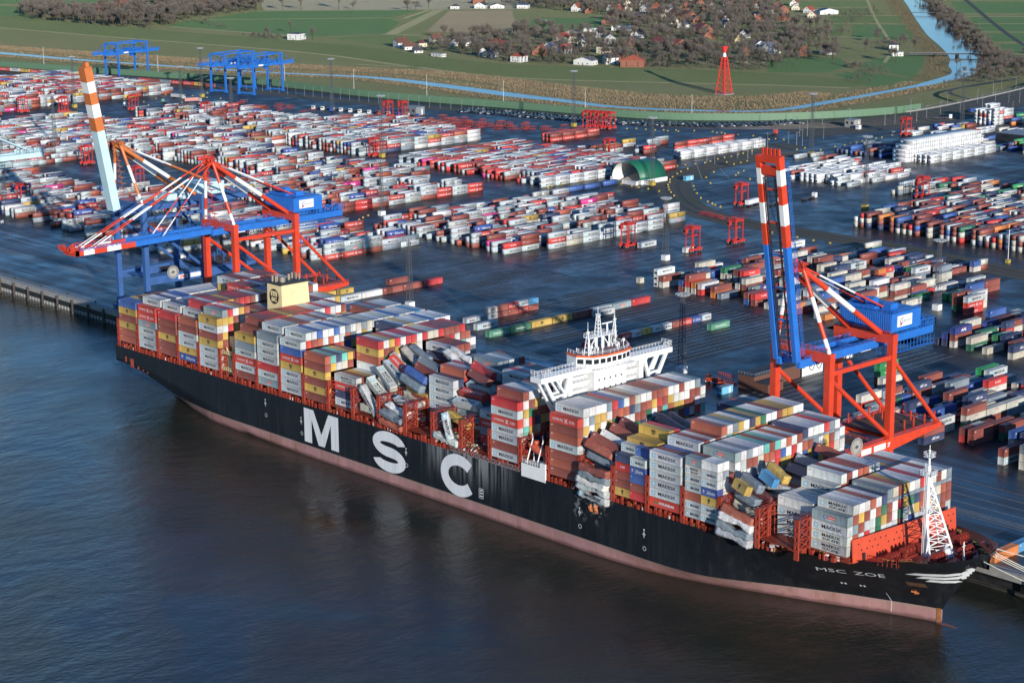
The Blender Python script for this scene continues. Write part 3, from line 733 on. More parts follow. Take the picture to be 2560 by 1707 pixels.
# ------------------------------------------------------------------ ground, water, quay
def sheet(name, poly, z, m, kind='structure', label=None, cat=None):
    b = MB(); b.add([(p[0], p[1], z) for p in poly], [tuple(range(len(poly)))]); o = b.build(name, m)
    a = sum(poly[i][0]*poly[(i+1) % len(poly)][1]-poly[(i+1) % len(poly)][0]*poly[i][1] for i in range(len(poly)))
    if a < 0: o.data.flip_normals()
    return tag(o, label, cat, kind=kind)
def strip(name, pts, w, z, m, label=None, cat=None, kind='structure'):
    """a ribbon of width w along points; w may be a list"""
    n = len(pts); P = [Vector((p[0], p[1], 0)) for p in pts]; b = MB(); vs = []
    for i in range(n):
        d = (P[min(i+1, n-1)]-P[max(i-1, 0)]).normalized(); s = Vector((-d.y, d.x, 0)); q = w[i] if isinstance(w, (list, tuple)) else w
        vs += [P[i]-s*q/2+Vector((0, 0, z)), P[i]+s*q/2+Vector((0, 0, z))]
    b.add(vs, [(2*i, 2*i+2, 2*i+3, 2*i+1) for i in range(n-1)])
    return tag(b.build(name, m), label, cat, kind=kind)
def smooth_pts(pts, n=6):
    out = []; P = [np.array(p, float) for p in pts]; P = [2*P[0]-P[1]]+P+[2*P[-1]-P[-2]]
    for i in range(1, len(P)-2):
        for k in range(n):
            t = k/n; a, b, c, d = P[i-1:i+3]
            out.append(tuple(.5*((2*b)+(c-a)*t+(2*a-5*b+4*c-d)*t*t+(3*b-a-3*c+d)*t**3)))
    out.append(tuple(P[-2])); return out

def water_mat(name, base, bscale, strength, rough, murk=None):
    M = bpy.data.materials.new(name); M.use_nodes = True; nt = M.node_tree; P = nt.nodes['Principled BSDF']; L = nt.links.new
    P.inputs['Roughness'].default_value = rough; P.inputs['IOR'].default_value = 1.33
    tc = nd(nt, 'ShaderNodeTexCoord'); mp = nd(nt, 'ShaderNodeMapping'); L(tc.outputs['Object'], mp.inputs[0]); mp.inputs['Rotation'].default_value = (0, 0, rad(38)); mp.inputs['Scale'].default_value = (1, .6, 1)
    n1 = nd(nt, 'ShaderNodeTexNoise', i_Scale=bscale, i_Detail=5.); n1.inputs['Roughness'].default_value = .62; L(mp.outputs[0], n1.inputs['Vector'])
    n2 = nd(nt, 'ShaderNodeTexNoise', i_Scale=bscale*.16, i_Detail=2.); L(mp.outputs[0], n2.inputs['Vector'])
    ad = nd(nt, 'ShaderNodeMath', operation='MULTIPLY_ADD'); L(n2.outputs['Fac'], ad.inputs[0]); ad.inputs[1].default_value = 2.2; L(n1.outputs['Fac'], ad.inputs[2])
    nw = nd(nt, 'ShaderNodeTexNoise', i_Scale=.018, i_Detail=3.); L(tc.outputs['Object'], nw.inputs['Vector'])      # gusts
    gw = nd(nt, 'ShaderNodeMapRange'); L(nw.outputs['Fac'], gw.inputs[0]); gw.inputs[1].default_value = .35; gw.inputs[2].default_value = .65; gw.inputs[3].default_value = strength*.45; gw.inputs[4].default_value = strength*1.35
    b = nd(nt, 'ShaderNodeBump', i_Strength=strength, i_Distance=1.2); L(gw.outputs[0], b.inputs['Strength']); L(ad.outputs[0], b.inputs['Height']); L(b.outputs[0], P.inputs['Normal'])
    n3 = nd(nt, 'ShaderNodeTexNoise', i_Scale=.012, i_Detail=4.); L(tc.outputs['Object'], n3.inputs['Vector'])
    cr = nd(nt, 'ShaderNodeMapRange'); L(n3.outputs['Fac'], cr.inputs[0]); cr.inputs[1].default_value = .3; cr.inputs[2].default_value = .7
    mx = nd(nt, 'ShaderNodeMix', data_type='RGBA'); L(cr.outputs[0], mx.inputs[0]); mx.inputs[6].default_value = (*base, 1); mx.inputs[7].default_value = (*(murk or base), 1); L(mx.outputs[2], P.inputs['Base Color'])
    return M
M_WATER = water_mat('river_water', (.018, .022, .020), .9, .22, .07, (.032, .030, .018))
M_CANAL = water_mat('canal_water', (.012, .02, .03), .5, .05, .04)

def patches(M, n=.035):
    """repaired and wetter areas of the paving"""
    nt = M.node_tree; L = nt.links.new; P = nt.nodes['Principled BSDF']; tc = nd(nt, 'ShaderNodeTexCoord')
    v = nd(nt, 'ShaderNodeTexVoronoi', i_Scale=n); v.distance = 'CHEBYCHEV'; L(tc.outputs['Object'], v.inputs['Vector']); sp = nd(nt, 'ShaderNodeSeparateColor'); L(v.outputs['Color'], sp.inputs[0])
    q = nd(nt, 'ShaderNodeMapRange'); L(sp.outputs[0], q.inputs[0]); q.inputs[3].default_value = .72; q.inputs[4].default_value = 1.35
    n2 = nd(nt, 'ShaderNodeTexNoise', i_Scale=.07, i_Detail=5.); L(tc.outputs['Object'], n2.inputs['Vector']); r2 = nd(nt, 'ShaderNodeMapRange'); L(n2.outputs['Fac'], r2.inputs[0]); r2.inputs[1].default_value = .35; r2.inputs[2].default_value = .65; r2.inputs[3].default_value = .7; r2.inputs[4].default_value = 1.5
    m = nd(nt, 'ShaderNodeMath', operation='MULTIPLY'); L(q.outputs[0], m.inputs[0]); L(r2.outputs[0], m.inputs[1])
    s = P.inputs['Base Color'].links[0].from_socket; x = nd(nt, 'ShaderNodeVectorMath', operation='SCALE'); L(s, x.inputs[0]); L(m.outputs[0], x.inputs['Scale']); L(x.outputs[0], P.inputs['Base Color'])
    s = P.inputs['Roughness'].links[0].from_socket; y = nd(nt, 'ShaderNodeMath', operation='MULTIPLY'); L(s, y.inputs[0]); w = nd(nt, 'ShaderNodeMapRange'); L(n2.outputs['Fac'], w.inputs[0]); w.inputs[1].default_value = .35; w.inputs[2].default_value = .62; w.inputs[3].default_value = .72; w.inputs[4].default_value = 1.15; L(w.outputs[0], y.inputs[1]); L(y.outputs[0], P.inputs['Roughness'])
def ground_mat(name, c1, c2, c3, s1, s2, rough=(.7, .9), stretch=(1, 1, 1), bump=.15, fine=0, spec=None):
    M = bpy.data.materials.new(name); M.use_nodes = True; nt = M.node_tree; P = nt.nodes['Principled BSDF']; L = nt.links.new
    tc = nd(nt, 'ShaderNodeTexCoord'); mp = nd(nt, 'ShaderNodeMapping'); L(tc.outputs['Object'], mp.inputs[0]); mp.inputs['Scale'].default_value = stretch
    a = nd(nt, 'ShaderNodeTexNoise', i_Scale=s1, i_Detail=6.); a.inputs['Roughness'].default_value = .65; L(mp.outputs[0], a.inputs['Vector'])
    b = nd(nt, 'ShaderNodeTexNoise', i_Scale=s2, i_Detail=5.); b.inputs['Roughness'].default_value = .6; L(tc.outputs['Object'], b.inputs['Vector'])
    ra = nd(nt, 'ShaderNodeMapRange'); L(a.outputs['Fac'], ra.inputs[0]); ra.inputs[1].default_value = .34; ra.inputs[2].default_value = .66
    rb = nd(nt, 'ShaderNodeMapRange'); L(b.outputs['Fac'], rb.inputs[0]); rb.inputs[1].default_value = .4; rb.inputs[2].default_value = .68
    m1 = nd(nt, 'ShaderNodeMix', data_type='RGBA'); L(ra.outputs[0], m1.inputs[0]); m1.inputs[6].default_value = (*c1, 1); m1.inputs[7].default_value = (*c2, 1)
    m2 = nd(nt, 'ShaderNodeMix', data_type='RGBA'); L(rb.outputs[0], m2.inputs[0]); L(m1.outputs[2], m2.inputs[6]); m2.inputs[7].default_value = (*c3, 1); L(m2.outputs[2], P.inputs['Base Color'])
    rr = nd(nt, 'ShaderNodeMapRange'); L(a.outputs['Fac'], rr.inputs[0]); rr.inputs[1].default_value = .35; rr.inputs[2].default_value = .65; rr.inputs[3].default_value = rough[0]; rr.inputs[4].default_value = rough[1]; L(rr.outputs[0], P.inputs['Roughness'])
    if spec is not None: P.inputs['Specular IOR Level'].default_value = spec
    if bump:
        q = nd(nt, 'ShaderNodeBump', i_Strength=bump, i_Distance=.4); L(a.outputs['Fac'], q.inputs['Height']); L(q.outputs[0], P.inputs['Normal'])
        if fine:
            f = nd(nt, 'ShaderNodeTexNoise', i_Scale=1.6, i_Detail=3.); f.inputs['Roughness'].default_value = .7; L(tc.outputs['Object'], f.inputs['Vector'])
            P.inputs['Sheen Weight'].default_value = .45; P.inputs['Sheen Roughness'].default_value = .45; P.inputs['Sheen Tint'].default_value = (*[min(1, a_+q*b_) for q, a_, b_ in zip(c2, (.30, .36, .10), (2.6, 2.6, 2.4))], 1)
            q2 = nd(nt, 'ShaderNodeBump', i_Strength=1., i_Distance=fine); L(f.outputs['Fac'], q2.inputs['Height']); L(q.outputs[0], q2.inputs['Normal']); L(q2.outputs[0], P.inputs['Normal'])
    return M
M_MEADOW = ground_mat('meadow', (.115, .125, .060), (.145, .14, .075), (.18, .155, .09), .02, .006, fine=1.6, spec=.15)
M_GRASS = ground_mat('dike_grass', (.075, .105, .045), (.098, .12, .055), (.12, .128, .065), .05, .01, fine=1.6, spec=.15)
M_GREEN = ground_mat('green_field', (.045, .115, .05), (.06, .13, .06), (.085, .135, .065), .03, .008, stretch=(1, 1, 1), fine=1.6, spec=.15)
M_GREEN2 = ground_mat('pasture', (.078, .125, .05), (.095, .135, .06), (.13, .14, .07), .03, .01, fine=1.6, spec=.15)
M_TAN = ground_mat('dry_reed', (.21, .15, .085), (.14, .10, .058), (.10, .095, .05), .09, .02, bump=.6, fine=1.6, spec=.15)
M_PATH = ground_mat('dry_grass_path', (.38, .32, .20), (.31, .26, .16), (.26, .23, .13), .2, .05, fine=1.6, spec=.15)
M_PLOUGH = ground_mat('ploughed_soil', (.17, .125, .095), (.22, .165, .125), (.14, .115, .08), .12, .01, stretch=(1, 1, 1), fine=1.6, spec=.15)
M_BARE = ground_mat('bare_soil', (.29, .225, .175), (.34, .27, .21), (.23, .19, .14), .01, .004, fine=1.6, spec=.15)
M_TARMAC = ground_mat('wet_tarmac', (.014, .0145, .016), (.028, .028, .029), (.018, .019, .021), .25, .02, rough=(.38, .62), stretch=(1, .05, 1), bump=.05, spec=.42)
M_APRON = ground_mat('apron_tarmac', (.014, .015, .018), (.026, .027, .029), (.014, .015, .018), .22, .015, rough=(.26, .5), stretch=(.03, 1, 1), bump=.05)
M_ROAD = ground_mat('road_tarmac', (.018, .019, .021), (.024, .025, .027), (.020, .021, .024), .06, .02, rough=(.34, .5), bump=.03, spec=.38)
for q_ in (M_TARMAC, M_APRON, M_ROAD): patches(q_)
M_GRAVEL = ground_mat('track_gravel', (.075, .065, .05), (.10, .085, .065), (.06, .065, .03), .3, .03)
M_LINE = mat('road_line', (.5, .49, .46), .6, vary=.4, scale=1.)
M_LINE2 = mat('rail_steel', (.10, .085, .075), .45, .4, vary=.4, scale=.5)

FENCE = [(-1420, 500), (-1160, 553), (-957, 604), (-835, 636), (-673, 643), (-523, 672), (-397, 700), (-330, 748), (-295, 800), (-276, 853), (-273, 890), (-280, 960), (-300, 1080), (-321, 1130), (-360, 1320)]
sheet('river', [(-4000, -1400), (2500, -1400), (2500, 60), (-4000, 60)], WATER_Z, M_WATER, label='dark rippled river in front of the ship', cat='water')
b = MB(); N_ = 60
b.add([(-5200, -200, 3), (-5200, 5200, 3), (1500, 5200, 3), (1500, -200, 3)], [(3, 2, 1, 0)])
# the river side of the land stays under the terminal slab
o = b.build('meadow', M_MEADOW); o.data.vertices[0].co = (-5200, 34, 3); o.data.vertices[3].co = (1500, 34, 3); tag(o, 'flat olive-green winter meadow behind the port', 'field', kind='structure')
b = MB(); poly = [(-1420, 32), (900, 32), (900, 1320)]+FENCE[::-1]
b.prism(poly, 2, QZ); tag(b.build('terminal_ground', M_TARMAC), 'dark wet tarmac of the container terminal', 'ground', kind='structure')
sheet('quay_apron', [(-1400, 32.5), (850, 32.5), (850, 112), (-1400, 112)], QZ+.02, M_APRON, label='dark quay apron streaked along the ship', cat='ground')
for (x0, x1, y0, y1) in ((-1000, 700, 232.5, 243.5), (-66, 36, 243.5, 640), (-1, 24, 112, 232.5), (-330, -66, 388, 410), (60, 700, 395, 436), (-205, -66, 530, 720), (150, 196, 112, 395)):
    sheet('terminal_road', [(x0, y0), (x1, y0), (x1, y1), (x0, y1)], QZ+.03, M_ROAD, label='smoother wet roadway between container blocks', cat='road')
TRACK = smooth_pts([(-190, 640), (-195, 590), (-192, 535), (-186, 511), (-170, 485), (-154, 466), (-132, 445), (-109, 427), (-87, 414), (-65, 405), (-30, 401), (15, 402), (65, 401), (120, 393), (180, 388), (400, 380)])
strip('track_bed', TRACK, 22, QZ+.045, M_GRAVEL, 'brown gravel curve of the harbour railway', 'track bed')
b = MB()
for off in (-4.2, -2.7, 2.2, 3.7):
    P = [Vector((p[0], p[1], 0)) for p in TRACK]
    for i in range(len(P)-1):
        d = (P[i+1]-P[i]).normalized(); s = Vector((-d.y, d.x, 0))*off
        b.beam(P[i]+s+Vector((0, 0, QZ+.12)), P[i+1]+s+Vector((0, 0, QZ+.12)), .14, .16)
tag(b.build('railway_tracks', M_LINE2), 'pair of curved harbour rail tracks', 'rails', kind='structure')
sheet('grass_island', [(-207, 555), (-193, 556), (-188, 567), (-204, 614), (-204, 655), (-221, 671), (-239, 657), (-219, 607)], QZ+.06, M_GRAVEL, label='brown-green traffic island by the gate road', cat='verge')
sheet('grass_verge', [(-184, 530), (-176, 526), (-159, 502), (-171, 507), (-187, 528)], QZ+.06, M_GRAVEL, label='small grass verge inside the track curve', cat='verge')
RAILYARD = [(-300, 735), (-235, 700), (-212, 800), (-214, 900), (-240, 1000), (-280, 1200), (-325, 1200), (-300, 1090), (-276, 960), (-270, 890), (-273, 850)]
sheet('rail_yard_bed', RAILYARD, QZ+.04, M_GRAVEL, label='gravel bed of the electrified rail yard', cat='track bed')
RY = [smooth_pts([(-1150-0, 545+6*k), (-957, 590+5*k), (-835, 622+3*k), (-673, 632+2*k)]) for k in range(2)]+[smooth_pts([(-420, 668-4*k), (-350+6*k, 700-4*k), (-290+8*k, 760), (-262+9*k, 840), (-258+9*k, 900), (-272+9*k, 1000), (-300+9*k, 1130)]) for k in range(5)]
b = MB()
for Pq in RY:
    P = [Vector((p[0], p[1], 0)) for p in Pq]
    for i in range(len(P)-1):
        d = (P[i+1]-P[i]).normalized()
        for off in (-.75, .75):
            s = Vector((-d.y, d.x, 0))*off; b.beam(P[i]+s+Vector((0, 0, QZ+.13)), P[i+1]+s+Vector((0, 0, QZ+.13)), .16, .16)
tag(b.build('rail_yard_tracks', M_LINE2), 'straight rail tracks by the noise barrier', 'rails', kind='structure')
strip('freight_track_bed', smooth_pts([(-1250, 515), (-1117, 531), (-957, 566), (-857, 588), (-760, 600), (-640, 615), (-520, 645), (-420, 672)]), 26, QZ+.05, M_GRAVEL, 'gravel bed under the container train', 'track bed')
# lines on the ground
b = MB()
def gl(a, c, w=.25, z=QZ+.07): b.beam((a[0], a[1], z), (c[0], c[1], z), w, .01)
for y in (36.5, 64, 68.5, 74, 80.5, 87, 93.5): gl((-1300, y), (800, y), .16)
for y in (34.2, 35.8, 65.8, 67.2): gl((-1300, y), (800, y), .22)
for x in range(-130, 220, 4):
    if not -2 < x < 26 and not 148 < x < 198: gl((x, 118), (x, 230), .14)
for x in range(-60, 36, 8): gl((x+1, 246), (x+1, 380), .14)
for x in range(-130, -70, 4): gl((x, 625), (x, 740), .12)
for p in ((-205, 545, -160, 500), (-185, 545, -150, 515), (-200, 620, -190, 690), (-185, 600, -175, 690)): gl(p[:2], p[2:], .3)
tag(b.build('ground_markings', M_LINE), 'thin pale lines painted on the tarmac', 'road markings', kind='structure')
# quay wall
b = MB(); b.bx(-1400, 900, 30.3, 33.4, 5.2, QZ+.06); q = b.build('quay_cap', M_CONC); tag(q, 'pale concrete edge beam of the quay', 'quay', kind='structure')
b = MB(); b.bx(-1400, 900, 33.0, 34.0, -6, 5.2)
tag(b.build('quay_wall', mat('sheet_piling', (.05, .045, .04), .8, vary=.4, scale=.3)), 'dark sheet-pile wall under the quay edge', 'quay wall', kind='structure')
root = empty('quay_piles', (0, 31, 0)); tag(root, 'row of vertical piles and fender posts along the quay wall', 'quay piles')
pm1 = MB(); pm1.box((0, 0, 0), (1.7, 1.0, 5.4)); t = pm1.build('fender_panel', M_CONC); f_me = t.data; bpy.data.objects.remove(t)
pm2 = MB(); pm2.tube((0, 0, -4), (0, 0, 7.2), .55, 8); t = pm2.build('pile', mat('weathered_pile', (.07, .055, .045), .85, vary=.4)); p_me = t.data; bpy.data.objects.remove(t)
for k in range(56):
    x = -232+2.75*k
    if x > -78: break
    o = put('fender_panel', f_me, root); o.location = (x, 1.55, 2.5)
    if k % 5 == 0: o = put('pile', p_me, root); o.location = (x+1.3, -1.6, 0)
for k in range(18):
    o = put('fender_panel', f_me, root); o.location = (383+2.75*k, 1.55, 2.5)
    if k % 3 == 0: o = put('pile', p_me, root); o.location = (384+2.75*k, -1.7, 0)
# ------------------------------------------------------------------ the ship
ship = empty('container_ship', (0, 0, WATER_Z)); ship.location = (0, 0, 0)
tag(ship, 'huge black-hulled container ship with collapsed container stacks moored at the quay', 'container ship')
def hull_mat():
    M = mat('black_hull_paint', (.011, .013, .017), .32, vary=.35, scale=.12, dirt=(.05, .048, .045), dirt_amt=.35, stretch=(1, 1, .25))
    nt = M.node_tree; L = nt.links.new; P = nt.nodes['Principled BSDF']
    tc = nd(nt, 'ShaderNodeTexCoord'); sp = nd(nt, 'ShaderNodeSeparateXYZ'); L(tc.outputs['Object'], sp.inputs[0])
    # salt and powder that ran down the plates below the open deck
    def rng(o, a, b_, c=0, d=1):
        r = nd(nt, 'ShaderNodeMapRange', interpolation_type='SMOOTHSTEP'); L(o, r.inputs[0]); r.inputs[1].default_value = a; r.inputs[2].default_value = b_; r.inputs[3].default_value = c; r.inputs[4].default_value = d; return r.outputs[0]
    def mul(a, b_):
        q = nd(nt, 'ShaderNodeMath', operation='MULTIPLY'); L(a, q.inputs[0]); L(b_, q.inputs[1]); return q.outputs[0]
    mp = nd(nt, 'ShaderNodeMapping'); L(tc.outputs['Object'], mp.inputs[0]); mp.inputs['Scale'].default_value = (1.1, 1, .05)
    n = nd(nt, 'ShaderNodeTexNoise', i_Scale=1., i_Detail=4.); L(mp.outputs[0], n.inputs['Vector'])
    k = mul(mul(rng(sp.outputs[0], 184, 203), rng(sp.outputs[0], 240, 215)), mul(rng(sp.outputs[2], 6, 19), rng(n.outputs['Fac'], .38, .62)))
    n2 = nd(nt, 'ShaderNodeTexNoise', i_Scale=.5, i_Detail=5.); L(tc.outputs['Object'], n2.inputs['Vector'])
    k2 = mul(mul(rng(sp.outputs[0], 256, 264), rng(sp.outputs[0], 276, 270)), mul(mul(rng(sp.outputs[2], 9, 14), rng(sp.outputs[2], 20, 17)), rng(n2.outputs['Fac'], .5, .72)))
    ad = nd(nt, 'ShaderNodeMath', operation='ADD', use_clamp=True); L(k, ad.inputs[0]); L(k2, ad.inputs[1])
    bk = nd(nt, 'ShaderNodeTexBrick', i_Scale=1.); bk.inputs['Mortar Size'].default_value = .012; bk.inputs['Brick Width'].default_value = 11; bk.inputs['Row Height'].default_value = 2.9; bk.offset = .37
    cv = nd(nt, 'ShaderNodeCombineXYZ'); L(sp.outputs[0], cv.inputs[0]); L(sp.outputs[2], cv.inputs[1]); L(cv.outputs[0], bk.inputs['Vector'])
    nb = nd(nt, 'ShaderNodeTexNoise', i_Scale=.35, i_Detail=3.); L(tc.outputs['Object'], nb.inputs['Vector'])
    hh = nd(nt, 'ShaderNodeMath', operation='MULTIPLY_ADD'); L(bk.outputs['Fac'], hh.inputs[0]); hh.inputs[1].default_value = -.35; L(nb.outputs['Fac'], hh.inputs[2])
    bp = nd(nt, 'ShaderNodeBump', i_Strength=.35, i_Distance=.25); L(hh.outputs[0], bp.inputs['Height']); L(bp.outputs[0], P.inputs['Normal'])
    src = P.inputs['Base Color'].links[0].from_socket
    mx = nd(nt, 'ShaderNodeMix', data_type='RGBA'); L(ad.outputs[0], mx.inputs[0]); L(src, mx.inputs[6]); mx.inputs[7].default_value = (.22, .225, .23, 1); L(mx.outputs[2], P.inputs['Base Color'])
    return M
M_HULL = hull_mat()
M_BOOT = mat('boot_topping', (.38, .20, .19), .55, vary=.3, scale=.1, dirt=(.22, .10, .05), dirt_amt=.8, stretch=(1, 1, .35))
def slime(M):
    nt = M.node_tree; L = nt.links.new; P = nt.nodes['Principled BSDF']; tc = nd(nt, 'ShaderNodeTexCoord'); sp = nd(nt, 'ShaderNodeSeparateXYZ'); L(tc.outputs['Object'], sp.inputs[0])
    n = nd(nt, 'ShaderNodeTexNoise', i_Scale=.25, i_Detail=4.); L(tc.outputs['Object'], n.inputs['Vector'])
    for z0, z1, c, k in ((1.6, .7, (.10, .045, .04), .8), (3.4, 4.5, (.24, .19, .15), .75)):
        a = nd(nt, 'ShaderNodeMath', operation='MULTIPLY_ADD'); L(n.outputs['Fac'], a.inputs[0]); a.inputs[1].default_value = 1.2; 
        s0 = nd(nt, 'ShaderNodeMath', operation='SUBTRACT'); L(sp.outputs[2], s0.inputs[0]); s0.inputs[1].default_value = .6; L(s0.outputs[0], a.inputs[2])
        r = nd(nt, 'ShaderNodeMapRange'); L(a.outputs[0], r.inputs[0]); r.inputs[1].default_value = z0; r.inputs[2].default_value = z1; r.inputs[3].default_value = 0; r.inputs[4].default_value = k
        src = P.inputs['Base Color'].links[0].from_socket; m = nd(nt, 'ShaderNodeMix', data_type='RGBA'); L(r.outputs[0], m.inputs[0]); L(src, m.inputs[6]); m.inputs[7].default_value = (*c, 1); L(m.outputs[2], P.inputs['Base Color'])
slime(M_BOOT)
def lerp(t, tab):
    for (a, x), (b_, y) in zip(tab[:-1], tab[1:]):
        if t <= b_: return x+(y-x)*(t-a)/(b_-a) if t > a else x
    return tab[-1][1]
LOW0 = [(262, 29.5), (275, 29.1), (286, 28.1), (297, 26.2), (307, 23.5), (318, 19.8), (329, 16), (340, 12.2), (350, 8.1), (361, 4.1), (370.5, .8), (375, 0)]
LOW1 = [(292, 29.5), (300, 29.2), (306, 28.6), (311, 27.6), (316, 25.8), (321, 23.3), (331, 18.1), (341, 13.2), (351, 8.8), (361.3, 4.8), (371, 1.2), (375, 0)]
TOPB = [(0, 29.5), (.50, 29.5), (.56, 29.1), (.62, 27.9), (.72, 24.4), (.82, 19.9), (.91, 14.8), (.965, 10.2), (.99, 5.4), (1, 0)]
def xend(z): return 375 if z < 4.4 else 375+14.3*((z-4.4)/20)**1.15
def sheer(x): return lerp(x, [(0, 19.2), (325, 19.2), (345, 19.6), (365, 20.9), (380, 22.6), (390, 24.2)])
def stern_ratio(x, z):
    if x > 120: return 1
    w0 = lerp(x, [(0, 0), (12, 0), (20, .42), (27, .60), (43, .78), (62, .93), (85, 1), (120, 1)])
    zb = lerp(x, [(0, 9.6), (3, 9), (12, 4.5), (18, 0), (20, -2), (30, -6), (60, -9), (120, -12)]); zt = lerp(x, [(0, 12.8), (27, 11.5), (62, 7), (90, 2), (120, 0)])
    if z >= zt: return 1
    if z <= zb: return 0
    q = (z-zb)/(zt-zb)
    if zb < -.5 and w0 > .01:
        q0 = (0-zb)/(zt-zb); p = math.log(max(w0, .05))/math.log(q0) if 0 < q0 < 1 and w0 < 1 else .3
    else: p = .5
    return q**max(.12, min(p, 1.2))
def hb(x, z):
    """half breadth of the hull at station x, height z"""
    if x < 250: return 29.5*stern_ratio(x, z)
    if z <= 0: return lerp(x, LOW0)
    if z <= 4.4: return lerp(x, LOW0)*(1-z/4.4)+lerp(x, LOW1)*z/4.4
    xe = xend(z); u = min(1, (x-290)/(xe-290)); s = max(0, min(1, (z-4.4)/17.6))**1.25
    return lerp(290+u*85, LOW1)*(1-s)+lerp(u, TOPB)*s
def hull_shell(name, zl, m, zoff=0, n=150):
    b = MB(); nz = len(zl)
    for side in (-1, 1):
        vs = []; us = [k/n for k in range(n+1)]
        us = [u if u < .8 else u for u in us]
        for u in us:
            for zq in zl:
                f = zq if zq <= 19 else None
                zt_ = zq
                if zq > 19: zt_ = 19+(sheer(u*388)-19)*(zq-19)
                xe = xend(zt_); x = u*xe if u < .74 else xe-(1-u)/.26*(xe-.74*xe)
                if u*xe < 3 and zt_ < 11: x = max(x, 0.0)
                vs.append((x, side*hb(x, zt_), zt_))
        fs = []
        for i in range(n):
            for k in range(nz-1):
                q = (i*nz+k, (i+1)*nz+k, (i+1)*nz+k+1, i*nz+k+1); fs.append(q if side < 0 else q[::-1])
        b.add(vs, fs)
        if side < 0: S0 = vs[:nz]
    # transom
    vs = S0+[(p[0], -p[1], p[2]) for p in S0]
    b.add(vs, [(k+1, k, nz+k, nz+k+1) for k in range(nz-1)])
    return b.build(name, m, ship, smooth=True)
hull_shell('hull', [4.4, 5.2, 6, 7, 8, 9, 10, 11, 12, 13, 14, 15, 16, 17, 18, 18.5, 19, 19.5, 20], M_HULL)
hull_shell('boot_topping', [-7, -4, -1.5, 0, 1.1, 2.2, 3.3, 4.4], M_BOOT)
# bulbous bow tip just awash
b = MB(); n = 14; vs = []
for i in range(9):
    t = i/8; r = 2.3*math.sqrt(max(0, 1-(t)**2))
    for k in range(n): vs.append((373.5+9.6*t, .8*r*math.cos(2*math.pi*k/n), -1.7+.5*t+r*math.sin(2*math.pi*k/n)))
b.add(vs, [(i*n+k, i*n+(k+1) % n, (i+1)*n+(k+1) % n, (i+1)*n+k) for i in range(8) for k in range(n)]); b.build('bulbous_bow', M_BOOT, ship, True)
# decks
def deck_poly(x0, x1, z, inset, n=30):
    s = [(x0+(x1-x0)*k/n) for k in range(n+1)]
    return [(x, -max(0, hb(x, z)-inset)) for x in s]+[(x, max(0, hb(x, z)-inset)) for x in s[::-1]]
b = MB(); P_ = deck_poly(0, 352, 19, .15); b.add([(p[0], p[1], 18.6) for p in P_], [tuple(range(len(P_)))]); b.build('main_deck', M_DECK, ship)
b = MB(); P_ = deck_poly(351, 386.8, 20.0, .35); b.add([(p[0], p[1], 20.1) for p in P_], [tuple(range(len(P_)))]); b.build('forecastle_deck', mat('forecastle_red', (.36, .045, .028), .35, vary=.3, scale=.2, dirt=(.12, .03, .03), dirt_amt=.5), ship)
# bulwark inside of the bow
b = MB(); s = [350+k*(389.2-350)/40 for k in range(41)]
for side in (-1, 1):
    vs = []
    for x in s:
        zt_ = sheer(x); vs += [(x, side*max(0, hb(min(x, xend(zt_)), 19.5)-.35), 19.6), (x, side*max(0, hb(min(x, xend(zt_)), zt_)-.25), zt_-.02)]
    b.add(vs, [(2*k, 2*k+1, 2*k+3, 2*k+2) if side < 0 else (2*k, 2*k+2, 2*k+3, 2*k+1) for k in range(40)])
b.build('bulwark', M_HULL, ship)
# lettering on the hull
def hull_text(name, VT, m, lift=.06, cut=6):
    V, T = VT; b = MB()
    vs = [(x, -hb(x, z)-lift, z) for x, z in V]; b.add(vs, [tuple(t) for t in T])
    return b.build(name, m, ship)
M_LET = mat('hull_letter_white', (.70, .71, .72), .45, vary=.12, scale=.3, dirt=(.3, .3, .3), dirt_amt=.35, stretch=(1.5, 1, .15))
MP = [(0, 0), (0, 1), (.28, 1), (.5, .34), (.72, 1), (1, 1), (1, 0), (.78, 0), (.78, .70), (.59, 0), (.41, 0), (.22, .70), (.22, 0)]
def poly_letter(pts, x0, x1, z0, z1):
    from mathutils.geometry import tessellate_polygon
    V = [(x0+a*(x1-x0), z0+c*(z1-z0)) for a, c in pts]; T = tessellate_polygon([[Vector((*v, 0)) for v in V]])
    T = [t if (V[t[1]][0]-V[t[0]][0])*(V[t[2]][1]-V[t[0]][1])-(V[t[1]][1]-V[t[0]][1])*(V[t[2]][0]-V[t[0]][0]) > 0 else t[::-1] for t in T]
    return np.array(V), T
def stroke_letter(P, w):
    n = len(P); V = []; T = []
    for i in range(n):
        d = np.array(P[min(i+1, n-1)])-np.array(P[max(i-1, 0)]); d = d/np.linalg.norm(d); s_ = np.array([-d[1], d[0]])*w/2; V += [tuple(np.array(P[i])+s_), tuple(np.array(P[i])-s_)]
    for i in range(n-1): T += [(2*i, 2*i+1, 2*i+3), (2*i, 2*i+3, 2*i+2)]
    return np.array(V), T
hull_text('hull_letter', poly_letter(MP, 124.2, 143.9, 5.6, 18.0), M_LET, .05)
V = []; T = []
for zc, a0, a1 in ((14.35, 12, 270), (9.05, 90, -168)):
    i0 = len(V)
    for k in range(33):
        a_ = rad(a0+(a1-a0)*k/32); V += [(171.6+8.7*math.cos(a_), zc+4.45*math.sin(a_)), (171.6+4.7*math.cos(a_), zc+.85*math.sin(a_))]
    for k in range(32):
        q = i0+2*k; t_ = [(q, q+2, q+3), (q, q+3, q+1)]; T += t_ if a1 > a0 else [t[::-1] for t in t_]
hull_text('hull_letter', (np.array(V), T), M_LET, .05)
